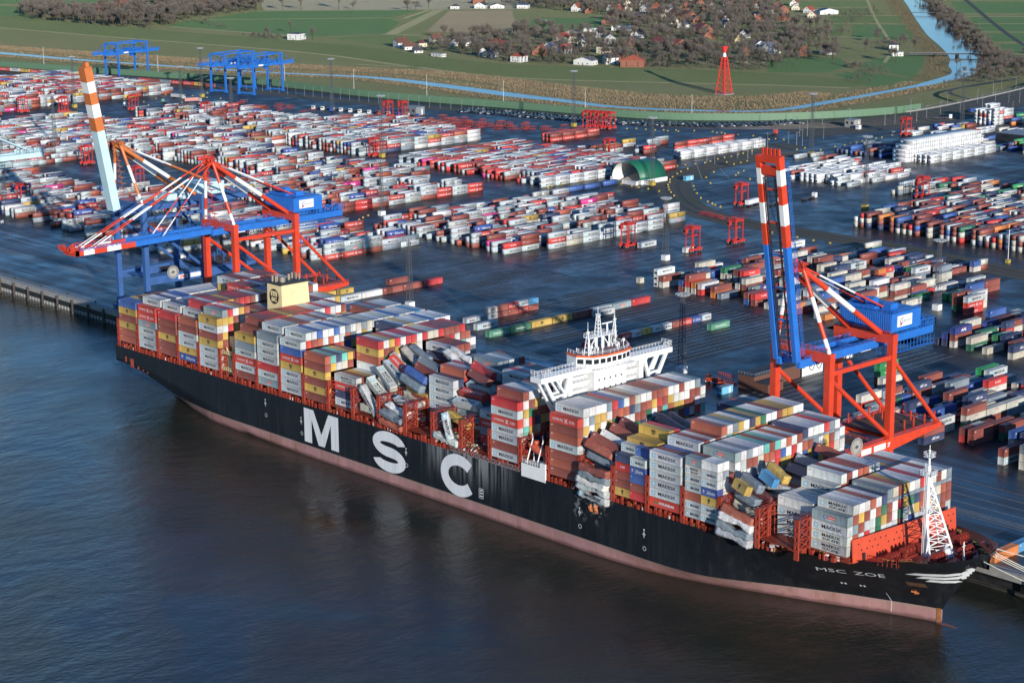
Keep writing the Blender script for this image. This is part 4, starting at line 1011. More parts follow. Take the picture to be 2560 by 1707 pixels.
hull_text('hull_letter', stroke_letter([(207.2+7.0*math.cos(rad(40+281*k/44)), 11.5+5.2*math.sin(rad(40+281*k/44))) for k in range(45)], 3.8), M_LET, .05)
def fine_text(name, VT, m):
    # split long triangles so that the sheet follows the flare
    V, T = VT; V = [tuple(v) for v in V]; T = [tuple(t) for t in T]
    for _ in range(2):
        nT = []; mid = {}
        def md(i, j):
            k = (min(i, j), max(i, j))
            if k not in mid: mid[k] = len(V); V.append(((V[i][0]+V[j][0])/2, (V[i][1]+V[j][1])/2))
            return mid[k]
        for a, b_, c in T:
            ab, bc, ca = md(a, b_), md(b_, c), md(c, a); nT += [(a, ab, ca), (ab, b_, bc), (ca, bc, c), (ab, bc, ca)]
        T = nT
    return hull_text(name, (np.array(V), np.array(T)), m, .12)
for w_, xa, xb_ in (('MSC', 346.0, 354.2), ('ZOE', 356.4, 364.6)):
    V, T = fit(text2d(w_, 0), xa, xb_, 0, 1.5); V = np.stack([V[:, 0]+.35*V[:, 1], 13.0+.055*(V[:, 0]-346)+V[:, 1]], 1); fine_text('ship_name', (V, T), M_LET)
# white wing emblem of three stripes on the bow
for (xa, xb_, za, zb_) in ((371.2, 384.0, 16.9, 17.5), (373.0, 382.4, 15.7, 15.9), (374.6, 381.3, 14.5, 14.3)):
    V = []; T = []
    for i in range(25):
        t = i/24; x = xa+(xb_-xa)*t; zz = za+(zb_-za)*t*t; h = .95*min(1, t*4+.05); V += [(x, zz), (x, zz+h)]
    for i in range(24): T += [(2*i, 2*i+2, 2*i+3), (2*i, 2*i+3, 2*i+1)]
    hull_text('bow_stripe', (np.array(V), np.array(T)), M_LET, .14)
V = []; T = []
for k in range(4):
    i = len(V); x = 381.8+.75*k; z = 15.3+.85*k; V += [(x, z), (x+.55, z+.1), (x+1.0, z+1.8), (x+.45, z+1.7)]; T += [(i, i+1, i+2), (i, i+2, i+3)]
fine_text('bow_emblem', (np.array(V), np.array(T)), M_LET)
# draught marks, load lines, pilot mark
V = []; T = []
def q2(x0, x1, z0, z1):
    i = len(V); V.extend([(x0, z0), (x1, z0), (x1, z1), (x0, z1)]); T.extend([(i, i+1, i+2), (i, i+2, i+3)])
for x, z in ((101, 15.0), (122.4, 12.6), (180.6, 13.6), (263, 12.5), (290, 12.2)):
    q2(x-.12, x+.12, z-1.2, z+.9); q2(x-.5, x+.5, z-.4, z+.2); q2(x-.3, x+.3, z+1.1, z+1.5)
    for k in range(12):
        a0, a1 = 2*math.pi*k/12, 2*math.pi*(k+1)/12; i = len(V); cx, cz = x+.2, z-4.5
        V.extend([(cx+.55*math.cos(a0), cz+.55*math.sin(a0)), (cx+.7*math.cos(a0), cz+.7*math.sin(a0)), (cx+.7*math.cos(a1), cz+.7*math.sin(a1)), (cx+.55*math.cos(a1), cz+.55*math.sin(a1))]); T.extend([(i, i+1, i+2), (i, i+2, i+3)])
for (x0, x1, z0, z1) in ((217, 217.15, 6.2, 9.6), (219, 219.15, 6.2, 9.6), (217, 219.15, 6.2, 6.35), (217, 219.15, 9.45, 9.6), (217.4, 218.8, 8.7, 9.1), (217.4, 218.8, 7.8, 8.2), (217.4, 218.8, 6.8, 7.2)): q2(x0, x1, z0, z1)
for x in (349.8, 350.8, 354.8, 355.8): q2(x, x+.55, 8.5, 9.05)
for k in range(14): q2(361.3-.12*abs(k-6)*.5, 361.5-.12*abs(k-6)*.5, 1.0+.45*k, 1.3+.45*k)
hull_text('draught_mark', (np.array(V), np.array(T)), M_LET, .05)
# mooring openings at the stern
b = MB()
for (x, z, w_, h_) in ((7.2, 14.6, 1.0, 2.2), (11.6, 13.8, 2.2, 3.4), (16.0, 12.6, .8, 1.2), (19.5, 12.2, .6, .6), (22.5, 11.8, .6, .6)): b.box((x, -29.5, z), (w_, .12, h_), 0)
b.build('mooring_opening', mat('opening_red', (.42, .07, .04), .6, vary=.3, scale=1), ship)
M_PK = mat('rusty_pocket', (.10, .045, .02), .8, vary=.5, scale=1.5)
V = []; T = []; q2(369.0, 373.8, 11.9, 13.5); fine_text('anchor_pocket', (np.array(V), np.array(T)), M_PK)
ax = 369.6; ay = -hb(ax, 9.4)-.3; b = MB(); b.beam((ax-.9, ay-.5, 9.7), (ax+1.0, ay+.5, 9.2), .5, .4); b.beam((ax, ay, 10.4), (ax+.2, ay, 8.9), .35, .35); b.build('anchor', mat('rust_orange', (.45, .13, .03), .8, vary=.4, scale=2), ship)
V = []; T = []; q2(373.4, 374.7, .4, 4.6); fine_text('stem_rust', (np.array(V), np.array(T)), mat('stem_rust', (.30, .12, .03), .8, vary=.5, scale=1.2))
# torn plating under the crushed stack
r_ = np.random.default_rng(5); b = MB(); nx, nz = 16, 9; vs = []
for i in range(nx+1):
    for k in range(nz+1):
        x = 264.5+8*i/nx; z = 14.0+5*k/nz; e_ = math.sin(math.pi*i/nx)*math.sin(math.pi*min(1, k/nz*.9+.1))
        vs.append((x+r_.normal(0, .12), -29.5-.06-e_*(.45+.3*math.sin(i*1.3)+abs(r_.normal(0, .12))), z-e_*.5+r_.normal(0, .05)))
fs = [(i*(nz+1)+k, (i+1)*(nz+1)+k, (i+1)*(nz+1)+k+1, i*(nz+1)+k+1) for i in range(nx) for k in range(nz)]
keep = [f for f in fs if r_.random() < .9]
for f in keep:
    cx = sum(vs[q][0] for q in f)/4; cz = sum(vs[q][2] for q in f)/4
    b.add([vs[q] for q in f], [(0, 1, 2, 3)], 1 if (267.3 < cx < 270.8 and 13.6 < cz < 16.2) else (2 if r_.random() < .03 else 0))
b.build('torn_plating', [M_HULL, mat('bent_orange_plate', (.50, .16, .06), .6, vary=.4, scale=.8), mat('scraped_steel', (.22, .23, .24), .45, .4, vary=.5, scale=1.)], ship)

# hatch covers and lashing bridges
hm = MB(); hm.box((0, 0, 20.4), (13.0, 52, 1.8)); hm.box((0, 0, 21.35), (12.4, 57.6, .12)); t = hm.build('hatch_cover', M_DECK); hatch = t.data; bpy.data.objects.remove(t)
def lashing(full):
    b = MB(); H = 8.8
    for dx in (-.55, .55):
        for k in range(13):
            y = -28.9+57.8*k/12
            if k in (0, 12) or full: b.box((dx, y, 18.6+(2.9+H)/2), (.34, .38, 2.9+H))
    for s in (-1, 1):     # plated end posts with lightening holes
        for (z0, z1) in ((18.6, 21.6), (22.6, 24.2), (25.2, 26.8), (27.8, 30.3)): b.box((0, s*28.95, (z0+z1)/2), (1.5, .5, z1-z0))
        for z in (22.1, 24.7, 27.3): b.box((-.6, s*28.95, z), (.35, .5, 1.2)); b.box((.6, s*28.95, z), (.35, .5, 1.2))
        for z0 in (21.5, 24.3, 27.1):
            for dx in (-.6, .6): b.beam((dx, s*28.7, z0), (dx, s*24.1, z0+2.7), .22); b.beam((dx, s*24.1, z0), (dx, s*28.7, z0+2.7), .16)
    for z in (21.6, 24.4, 27.2, 29.9):
        b.box((0, 0, z), (1.5, 57.8, .16))
        for dx in (-.7, .7): b.beam((dx, -28.8, z+1.05), (dx, 28.8, z+1.05), .07)
    return b
t = lashing(True).build('lashing_bridge', M_DECKRED); lash = t.data; bpy.data.objects.remove(t)
for bb in range(1, 25):
    if bb < 24: o = put('hatch_cover', hatch, ship); o.location = (sx(bb)+6.1, 0, 0)
    if bb not in (24,):
        o = put('lashing_bridge', lash, ship); o.location = (sx(bb)+L40+.92, 0, 0)
    if bb in (1, 6, 17): o = put('lashing_bridge', lash, ship); o.location = (sx(bb)-1.0, 0, 0)
for bb, y0, y1 in ((24, -24, 24),):
    b = MB(); b.box((sx(bb)+6.1, 0, 20.4), (13, 46, 1.8)); b.build('hatch_cover', M_DECK, ship)
# twin end towers beside the foremost collapse
for x, y, h in ((332.6, -25.2, 8.6), (346.3, -23.8, 9.2)):
    b = MB()
    for dx in (-.7, .7):
        for dy in (0, 2.6): b.box((x+dx, y+dy, 18.8+(h+2)/2), (.5, .5, h+2))
    for k in range(4):
        z = 20.5+k*h/3.2; b.box((x, y+1.3, z), (2, 3.2, .2)); b.beam((x+.7, y, z), (x+.7, y+2.6, z+2.4), .22)
    b.rail([(x+.9, y, 18.8+h+2), (x+.9, y+2.6, 18.8+h+2)], 1.1, .06, 1.3); b.build('lashing_tower', M_DECKRED, ship)
# pillars, pipes and small fittings along the deck edge
b = MB()
for side in (-1, 1):
    x = 4
    while x < 338:
        w_ = random.uniform(.5, 1.1); h_ = random.uniform(1.4, 2.7)
        if not (236.5 < x < 248.5 and side < 0): b.box((x, side*(28.6+random.uniform(-.5, .3)), 18.7+h_/2), (w_, .7, h_), 0)
        if random.random() < .35: b.box((x+.9, side*28.3, 19.4), (.25, .3, 1.0), 1)
        if random.random() < .10: b.box((x+.4, side*28.8, 19.5), (.4, .3, .9), 2)
        x += random.uniform(1.3, 2.4)
    for z in (19.7, 20.2): b.beam((1, side*(29.2), z), (340, side*(29.2), z), .08, mat=0)
    for k in range(170): b.box((1+2*k, side*29.2, 19.5), (.07, .07, 1.4), 0)
    b.beam((4, side*27.2, 19.3), (338, side*27.2, 19.3), .5, .4, 0)
for k in range(60): b.box((338+random.uniform(0, 20), random.uniform(-25, -18), 19.6+random.uniform(0, .8)), (random.uniform(.4, 1.6), random.uniform(.4, 1.6), random.uniform(.5, 2)), random.choice((0, 0, 0, 1, 2)))
o = b.build('deck_fittings', [M_DECKRED, M_YEL, M_WHITE], ship); tag(o, kind='stuff')
# white powder and wreckage on the open deck
b = MB()
for k in range(160):
    x = random.uniform(195, 216); y = random.uniform(-29, -19)
    b.box((x, y, 20.2+random.uniform(0, 1.6)), (random.uniform(.2, 2.2), random.uniform(.2, 1.6), random.uniform(.1, .7)), 0, random.choice(((.6, .6, .6), (.5, .42, .36), (.3, .12, .08), (.45, .46, .48), (.4, .35, .2))), Matrix.Rotation(random.uniform(0, 3), 3, 'Z') @ Matrix.Rotation(random.uniform(-.6, .6), 3, 'X'))
for k in range(90):
    x = random.choice((random.uniform(166, 179), random.uniform(262, 275), random.uniform(319, 345))); y = random.uniform(-29, -22)
    b.box((x, y, 20.2+random.uniform(0, 1.4)), (random.uniform(.2, 1.6), random.uniform(.2, 1.2), random.uniform(.1, .5)), 0, random.choice(((.6, .6, .6), (.3, .12, .08), (.45, .46, .48), (.5, .3, .1))), Matrix.Rotation(random.uniform(0, 3), 3, 'Z') @ Matrix.Rotation(random.uniform(-.6, .6), 3, 'X'))
o = b.build('wreckage', M_PAINT, ship); tag(o, kind='stuff')
# accommodation ladder stowed along the rail
b = MB()
for y in (-29.5, -28.6):
    for z in (19.3, 20.5): b.beam((203, y, z), (236, y, z), .14, .14)
    for k in range(34): b.beam((203+k, y, 19.3 if k % 2 else 20.5), (204+k, y, 20.5 if k % 2 else 19.3), .09)
for k in range(66): b.box((203.3+k*.5, -29.05, 19.35), (.28, .85, .06))
b.build('accommodation_ladder', M_STEEL, ship)

# funnel
fy0, fy1, fx0, fx1 = -6.2, 7.0, 72.3, 81.2
b = MB(); zt_ = 52.0
vs = [(fx0-.6, fy0-.5, 20), (fx1+.8, fy0-.5, 20), (fx1+.8, fy1+.5, 20), (fx0-.6, fy1+.5, 20), (fx0, fy0, zt_), (fx1-.5, fy0+.4, zt_), (fx1-.5, fy1-.4, zt_), (fx0, fy1, zt_)]
fc = [(0, 1, 5, 4), (1, 2, 6, 5), (2, 3, 7, 6), (3, 0, 4, 7), (4, 5, 6, 7)]
b.add(vs, fc[:4]); fun = b.build('funnel', M_CREAM, ship)
b = MB(); b.bx(fx0-.2, fx1-.3, fy0-.2, fy1+.1, zt_-.25, zt_+.35); b.build('funnel_rim', M_DARK, fun)
def disc2(cx, cz, r, n=28): return np.array([[cx, cz]]+[[cx+r*math.cos(2*math.pi*k/n), cz+r*math.sin(2*math.pi*k/n)] for k in range(n)]), np.array([[0, 1+k, 1+(k+1) % n] for k in range(n)])
b = MB()
def onside(VT, y, col):
    V, T = VT; b.add([(x, y-.5*(52-z)/32-.0, z) for x, z in V], [tuple(t) for t in T], 0, col)
onside(disc2(76.6, 47.2, 2.9), fy0-.06, (.02, .018, .016))
onside(fit(text2d('m', .06, 0, 4), 74.6, 78.6, 47.3, 49.3), fy0-.12, (.70, .56, .30)); onside(fit(text2d('sc', .05, 0, 4), 74.9, 78.3, 45.2, 46.9), fy0-.12, (.70, .56, .30))
b.build('funnel_logo', M_PRINT, fun)
b = MB()
for x, y, r in ((73.6, -4.6, .45), (74.6, -3.2, .45), (75.4, -4.4, .4), (77, -2.5, 1.25), (74, 4.2, .4), (74.8, 5, .4), (76, 4.6, .35), (77.2, 5.2, .35), (75.6, 1.5, .6)): b.tube((x, y, 52), (x, y, 54.6 if r < 1 else 54.2), r, 10)
b.build('exhaust_pipe', mat('exhaust_steel', (.30, .26, .20), .5, .3, vary=.3), fun)
b = MB(); b.bx(72, 81, -24, 24, 20, 34); b.bx(73, 80, -26, -20, 20, 27); b.build('engine_casing', M_CREAM, ship)
b = MB(); b.rail([(71.6, -28, 28.6), (80.6, -28, 28.6), (80.6, -24, 28.6)], 1.1, .06, 1.2); b.bx(71.6, 80.6, -28, -24, 28.3, 28.55); b.rail([(72, -28.6, 22.6), (80.6, -28.6, 22.6)], 1.1, .06, 1.2); b.bx(72, 80.6, -28.6, -26, 22.3, 22.55)
b.tube((77, -26.6, 21), (77, -26.6, 25), .5, 8); b.beam((77, -26.6, 25), (74, -27, 30.6), .35); b.build('stores_crane', M_CREAM, ship)

# bridge house
hx0, hx1 = 236.5, 247.0
b = MB(); b.bx(hx0, hx1, -7.2, 7.2, 20, 50.0); b.bx(hx0+1, hx1-3.5, -15.5, -7.2, 20, 48); b.bx(hx0+1, hx1-3.5, 7.2, 15.5, 20, 48); house = b.build('bridge_house', M_WHITE, ship)
b = MB()
for z in (23.5, 26.5, 29.5, 32.5, 35.5, 38.5, 41.5, 44.5, 47.0): b.bx(hx1-3.5, hx1-1.2, -15.6, -7.25, z-.12, z); b.rail([(hx1-1.3, -15.5, z), (hx1-1.3, -7.3, z)], 1.05, .05, 1.6); b.bx(hx1-3.5, hx1-1.2, 7.25, 15.6, z-.12, z); b.rail([(hx1-1.3, 7.3, z), (hx1-1.3, 15.5, z)], 1.05, .05, 1.6)
b.build('side_balcony', M_WHITE, house)
b = MB()
for z in (46.5, 43.5, 40.5, 37.5):
    for y in (-5, -2.5, 0, 2.5, 5): b.box((hx1+.02, y, z), (.06, .55, .75))
b.build('porthole', M_GLASS, house)
# wings
b = MB(); b.bx(241.6, 246.4, -29.6, 29.6, 49.5, 51.2); wing = b.build('bridge_wing', M_WHITE, ship)
b = MB()
for s in (-1, 1):
    b.rail([(246.3, s*8.5, 51.2), (246.3, s*29.5, 51.2), (241.7, s*29.5, 51.2), (241.7, s*8.5, 51.2)], 1.1, .06, 1.5)
    b.rail([(246.3, s*25.5, 52.2), (246.3, s*29.5, 52.2), (241.7, s*29.5, 52.2)], 1.1, .07, 1.4)
b.build('wing_railing', M_WHITE, wing)
for s in (-1, 1):
    b = MB()
    for x in (242.4, 245.6):
        b.beam((x, s*27.4, 49.6), (x, s*20.5, 38), 1.1, .8, upv=(1, 0, 0)); b.beam((x, s*20.5, 38), (x, s*17.0, 49.6), 1.0, .8, upv=(1, 0, 0)); b.beam((x, s*24.2, 44.2), (x, s*18.7, 44.2), .7, .7); b.beam((x, s*20.5, 38.4), (x, s*19, 20), 1.5, .9, upv=(1, 0, 0)); b.beam((x, s*22.6, 49.6), (x, s*18.6, 44.2), .6, .6)
    b.bx(238.5, 245.4, s*16.0-.9, s*16.0+.9, 20, 49.6); b.beam((244, s*20.5, 38.2), (244, s*16, 38.2), .7)
    b.build('wing_support', M_WHITE, wing)
# wheelhouse
WHP = [(238, -10.4), (243.2, -11.4), (247.6, -8.3), (248.8, -3.6), (248.8, 3.6), (247.6, 8.3), (243.2, 11.4), (238, 10.4)]
b = MB(); b.prism(WHP, 50.8, 54.4); wh = b.build('wheelhouse', M_WHITE, ship)
b = MB(); b.prism([(x+(.45 if x > 242 else 0), y*1.03) for x, y in WHP], 54.4, 54.95); b.build('wheelhouse_roof_rim', mat('orange_rim', (.72, .12, .03), .5, vary=.1), wh)
b = MB(); b.prism([(x, y*.97) for x, y in WHP], 54.95, 55.02); b.build('compass_deck', mat('purple_red_deck', (.20, .10, .12), .6, vary=.2), wh)
for (a_, c_), n in zip(zip(WHP[1:6], WHP[2:7]), (2, 2, 3, 2, 2)):
    a_ = Vector((*a_, 0)); c_ = Vector((*c_, 0)); d = c_-a_; nn = Vector((d.y, -d.x, 0)).normalized()
    for k in range(n):
        f0, f1 = (k+.12)/n, (k+.88)/n; p, q = a_+d*f0+nn*.04, a_+d*f1+nn*.04
        b = MB(); b.add([(p.x, p.y, 52.2), (q.x, q.y, 52.2), (q.x, q.y, 53.7), (p.x, p.y, 53.7)], [(0, 1, 2, 3)]); b.build('wheelhouse_window', M_GLASS, wh)
b = MB(); b.rail([(x, y*.97, 55) for x, y in WHP], 1.1, .05, 1.4); b.rail([(249.4, -8.5, 50.9), (250.2, 0, 50.9), (249.4, 8.5, 50.9)], .9, .05, 1.4); b.bx(247, 250, -8.6, 8.6, 50.65, 50.8); b.build('wheelhouse_railing', M_WHITE, wh)
# masts and antennas above the wheelhouse
b = MB()
b.bx(240.6, 243.6, -5.6, 5.6, 59.2, 59.45)
for y in (-4.6, -1.4, 1.6, 4.6): b.tube((242, y, 55), (242, y, 59.3), .55 if abs(y) < 3 else .35, 8)
b.beam((242, -4.6, 55.2), (242, -1.4, 59), .3); b.beam((242, 4.6, 55.2), (242, 1.6, 59), .3)
b.rail([(243.5, -5.5, 59.45), (243.5, 5.5, 59.45)], 1.1, .05, 1.2); b.rail([(240.7, -5.5, 59.45), (240.7, 5.5, 59.45)], 1.1, .05, 1.2)
for dx, dy in ((-.8, -.8), (.8, -.8), (.8, .8), (-.8, .8)): b.beam((242+dx, -.5+dy, 59.4), (242+dx*.4, -.5+dy*.4, 66), .22)
for z in (60.6, 61.8, 63, 64.2, 65.4): b.box((242, -.5, z), (1.5-.12*(z-60), 1.5-.12*(z-60), .16)); b.beam((242, -1.3, z), (242, .4, z+1), .12)
b.box((242, -.5, 66.1), (2.2, .25, .3)); b.tube((242, -.5, 66), (242, -.5, 68.4), .09, 5)
b.tube((242, 3.6, 59.4), (242, 3.6, 62.6), .3, 8); b.box((242, 3.6, 62.8), (.4, 4.6, .35)); b.tube((242.2, 6.6, 55), (242.2, 6.6, 65), .06, 4)
b.build('radar_mast', M_WHITE, wh)
for (x, y, h, w_) in ((246, -9.0, 8.6, 1.6), (240.5, 8.6, 9.2, 1.5)):
    b = MB()
    for dx, dy in ((-w_, -w_*.6), (w_, -w_*.6), (0, w_)): b.tube((x+dx*.7, y+dy*.7, 55), (x, y, 55+h), .16, 6, r2=.08)
    for k in range(5): z = 56+k*h/6; q = (1-k/7)*w_*.7; b.box((x, y, z), (q*2, q*1.4, .1))
    b.tube((x, y, 55+h), (x, y, 57+h), .07, 5); b.box((x, y, 55+h*.86), (.5, 1.1, .4)); b.build('signal_mast', M_WHITE, wh)
b = MB()
for k in range(26): b.box((random.uniform(240, 247), random.choice((-1, 1))*random.uniform(2, 9.4), 55.6), (.25, .25, random.uniform(.8, 2.6)))
for y in (7.0, -7.4): b.tube((246, y, 55), (246, y, 57), .12, 6); b.tube((246, y, 57), (246, y, 57.9), .45, 8)
o = b.build('antennas', M_WHITE, wh); tag(o, kind='stuff')
# white embarkation screen, lifeboats
for s in (-1, 1):
    b = MB(); b.bx(237.2, 248.0, s*29.25-.42, s*29.25+.42, 18.3, 22.6); b.bx(237.2, 248.0, min(s*29.4, s*24), max(s*29.4, s*24), 22.2, 22.6); b.bx(245.6, 248.0, s*29.25-.4, s*29.25+.4, 22.6, 24.2); b.rail([(237.4, s*29.2, 22.6), (245.4, s*29.2, 22.6)], 1.2, .06, 1.1); b.build('embarkation_screen', M_WHITE, ship)
    b = MB(); n = 12; vs = []
    for i in range(13):
        t = i/12; r = 1.55*math.sin(math.pi*(.06+.88*t))**.5
        for k in range(n): vs.append((237.6+8.8*t, s*26.6+r*math.cos(2*math.pi*k/n), 28.2-2.2*t+r*.95*math.sin(2*math.pi*k/n)))
    b.add(vs, [(i*n+k, i*n+(k+1) % n, (i+1)*n+(k+1) % n, (i+1)*n+k) for i in range(12) for k in range(n)]+[tuple(range(n))[::-1], tuple(range(12*n, 13*n))])
    b.bx(240, 241.6, s*26.6-.8, s*26.6+.8, 28.6, 29.8)
    lb = b.build('lifeboat', mat('lifeboat_orange', (.55, .10, .05), .5, vary=.25, scale=.8), ship, True)
    b = MB()
    for x in (238.6, 243.2): b.beam((x, s*28.6, 22.6), (x+1.4, s*27.2, 30.4), .32); b.beam((x+1.4, s*27.2, 30.4), (x-1, s*25.2, 31.2), .3); b.beam((x, s*25.4, 22.6), (x+1, s*26.6, 27), .3)
    b.build('davit', M_WHITE, ship)
# forecastle: breakwater, winches, foremast
b = MB(); BW = [(361.8, -22.8), (364.2, 18.6)]
y0, y1 = -23.2, 20.2; x0, x1 = 361.6, 364.6
b.add([(x0, y0, 20.1), (x1, y1, 20.1), (x1-1.2, y1+1.0, 26.2), (x0-1.2, y0+1.0, 26.2), (x0-.35, y0, 20.1), (x1-.35, y1, 20.1), (x1-1.55, y1+1.0, 26.2), (x0-1.55, y0+1.0, 26.2)], [(0, 1, 2, 3), (5, 4, 7, 6), (3, 2, 6, 7), (0, 3, 7, 4), (1, 5, 6, 2)])
brk = b.build('breakwater', mat('breakwater_red', (.56, .07, .03), .45, vary=.15, scale=.3, dirt=(.25, .06, .04), dirt_amt=.3), ship)
b = MB()
for k in range(19):
    for q in (0, 1):
        f = (k+.6+.5*q)/19.6; z = 22.9+1.7*q; dz = (z-20.1)/6.1; x = x0+(x1-x0)*f-1.2*dz; y = y0+(y1-y0)*f+1.0*dz
        if (k*7+q*3) % 5 == 0: continue
        b.tube((x-.06, y, z), (x+.04, y, z), .3, 8)
b.box((362.1, -19, 21.2), (.12, 1.0, 2.1)); b.box((364.2, 16.4, 21.2), (.12, 1.0, 2.1)); b.build('breakwater_hole', M_DARK, brk)
b = MB()
for k in range(9): f = k/8; b.beam((x0+(x1-x0)*f-1.6, y0+(y1-y0)*f+1, 25.6), (x0+(x1-x0)*f-4.6, y0+(y1-y0)*f+1, 19), .4, .3)
b.build('breakwater_stay', M_DECKRED, brk)
M_WINCH = mat('winch_red', (.26, .035, .025), .5, vary=.3, scale=1)
def winch(x, y, w, big=1):
    b = MB(); b.box((x, y, 20.4), (3.0*big, w+1.6, .4)); b.tube((x, y-w/2, 21.5), (x, y+w/2, 21.5), .55*big, 12)
    for k in range(4): q = y-w/2+w*k/3; b.tube((x, q-.08, 21.5), (x, q+.08, 21.5), 1.2*big, 14)
    b.box((x-1.2*big, y+w/2+.5, 21.0), (1.1, 1.0, 1.4)); b.box((x+.9, y-w/2-.6, 20.9), (.9, .8, 1.2)); b.build('mooring_winch', M_WINCH, ship)
for x, y, w, g in ((368, -7, 5, 1.2), (370.5, 4, 5, 1.2), (376.5, -5.5, 4, 1), (378.5, 4.5, 4.5, 1), (381.5, .5, 3.5, .9), (372, 12, 4, 1), (368, -14, 3.6, .9)): winch(x, y, w, g)
for k in range(22):
    b = MB(); x = random.uniform(367, 385); y = random.choice((-1, 1))*(hb(x, 20.5)-random.uniform(1.6, 2.6))
    for q in (-.45, .45): b.tube((x+q, y, 20.1), (x+q, y, 21.2), .28, 8, 0)
    b.box((x, y, 21.25), (1.5, .5, .12), 1); b.box((x, y, 20.2), (1.6, .6, .2), 0); b.build('bollard', [M_DARK, M_YEL], ship)
b = MB(); b.box((376, -.6, 20.9), (2.6, 2.6, 1.4)); b.tube((376, -.6, 21.6), (376, -.6, 22.6), .9, 10); b.build('hatch_trunk', M_WHITE, ship)
b = MB()
for p in ([(367, -19.5, 20.1), (372, -18, 20.1)], [(384, 8.5, 20.1), (381, 12.5, 20.1), (378.5, 14.6, 20.1)], [(372, -17, 20.1), (374, -14, 20.1)]): b.rail(p, 2.2, .09, 1.3)
b.bx(378.4, 382.4, 11.4, 14.0, 21.8, 22.0); b.build('deck_railing', M_DECKRED, ship)
b = MB(); mx_, my_ = 371.8, -4.6
b.tube((mx_, my_, 20.1), (mx_, my_, 46), .62, 10, r2=.5); b.tube((mx_, my_, 46), (mx_, my_, 50.5), .3, 8); b.tube((mx_, my_, 50.5), (mx_, my_, 51.8), .1, 6)
T_ = Vector((mx_, my_, 42.5))
L1, L2 = Vector((375.0, 3.8, 20.1)), Vector((370.2, 4.2, 20.1))
b.tube(L1, T_+Vector((0, .4, 0)), .36, 8); b.tube(L2, T_+Vector((0, .4, 0)), .3, 8); b.tube((374.6, -6.4, 20.1), (mx_, my_, 30), .3, 8)
for k in range(9):
    f0, f1 = k/9.5, (k+1)/9.5; za, zb_ = 20.1+22.4*f0, 20.1+22.4*f1
    a0, a1 = L1.lerp(T_, f0), L1.lerp(T_, f1); c0, c1 = Vector((mx_, my_, za)), Vector((mx_, my_, zb_)); d0, d1 = L2.lerp(T_, f0), L2.lerp(T_, f1)
    b.beam(a0, c1, .2); b.beam(c0, a1, .2); b.beam(a1, c1, .18); b.beam(d1, c1, .15); b.beam(a0, d1, .15)
for z, w_ in ((33, 1.6), (43.5, 2.2), (48.6, 1.5)): b.box((mx_, my_, z), (w_*1.6, w_*1.6, .15)); b.rail([(mx_-w_*.8, my_-w_*.8, z), (mx_+w_*.8, my_-w_*.8, z), (mx_+w_*.8, my_+w_*.8, z), (mx_-w_*.8, my_+w_*.8, z), (mx_-w_*.8, my_-w_*.8, z)], 1.2, .07, .9)
for k in range(40): b.box((mx_-.2, my_-1.2, 21+k*.65), (.5, .08, .08))
for dx in (-.45, .05): b.beam((mx_+dx, my_-1.2, 20.4), (mx_+dx, my_-1.2, 47), .1)
b.build('foremast', M_WHITE, ship)
b = MB(); b.tube((382.6, -2.6, 20.1), (382.6, -2.6, 26.6), .16, 6); b.tube((383.6, -3.2, 20.1), (382.6, -2.6, 25), .1, 6); b.box((382.6, -2.6, 25.4), (.12, 1.6, .12)); b.build('jackstaff', M_WHITE, ship)
# mooring lines
M_ROPE = mat('mooring_rope', (.55, .52, .45), .8, vary=.2)
def sag(a, c, s, r=.11, label=None):
    a = Vector(a); c = Vector(c); b = MB(); n = 14; P = [a.lerp(c, k/n)-Vector((0, 0, s*4*(k/n)*(1-k/n))) for k in range(n+1)]
    for p, q in zip(P[:-1], P[1:]): b.beam(p, q, r*1.7, r*1.7)
    tag(b.build('mooring_line', M_ROPE), label, 'rope', 'mooring lines at the bow')
for a, c, s, w_ in (((387.6, 4.6, 22.6), (394.5, 33, 8.2), 1, 'short mooring line from bow to the nearest quay bollard'), ((386.8, 6.4, 22.4), (398.5, 33.5, 8.2), 1.2, 'second mooring line slanting from bow to quay'), ((388.4, 2.6, 22.8), (440, 31.2, 8.2), 3, 'long mooring line running ahead along the quay edge'), ((388.2, -1.5, 22.2), (445, 31.4, 8.2), 4, 'lowest long mooring line crossing before the quay piles'), ((384.2, 10, 22), (432, 62, 8.2), 2, 'mooring line leading inland over the quay')): sag(a, c, s, label=w_)
b = MB(); b.tube((0, 0, 0), (0, 0, .7), .32, 10); b.tube((0, 0, .7), (0, 0, .95), .5, 10); bol = b.build('quay_bollard', M_DARK); bol.location = (394.5, 33.2, QZ+.06); tag(bol, 'dark mooring bollard on the quay edge by the bow', 'bollard', 'bollards along the quay edge')
for k, x in enumerate((398.5, 432, -95, -120, -145, -170, -195)):
    o = bol.copy(); COL.objects.link(o); o.location = (x, 33.4 if x < 430 else 62, QZ+.06); o['label'] = 'dark mooring bollard standing on the quay edge'
bol['label'] = 'dark mooring bollard standing on the quay edge'
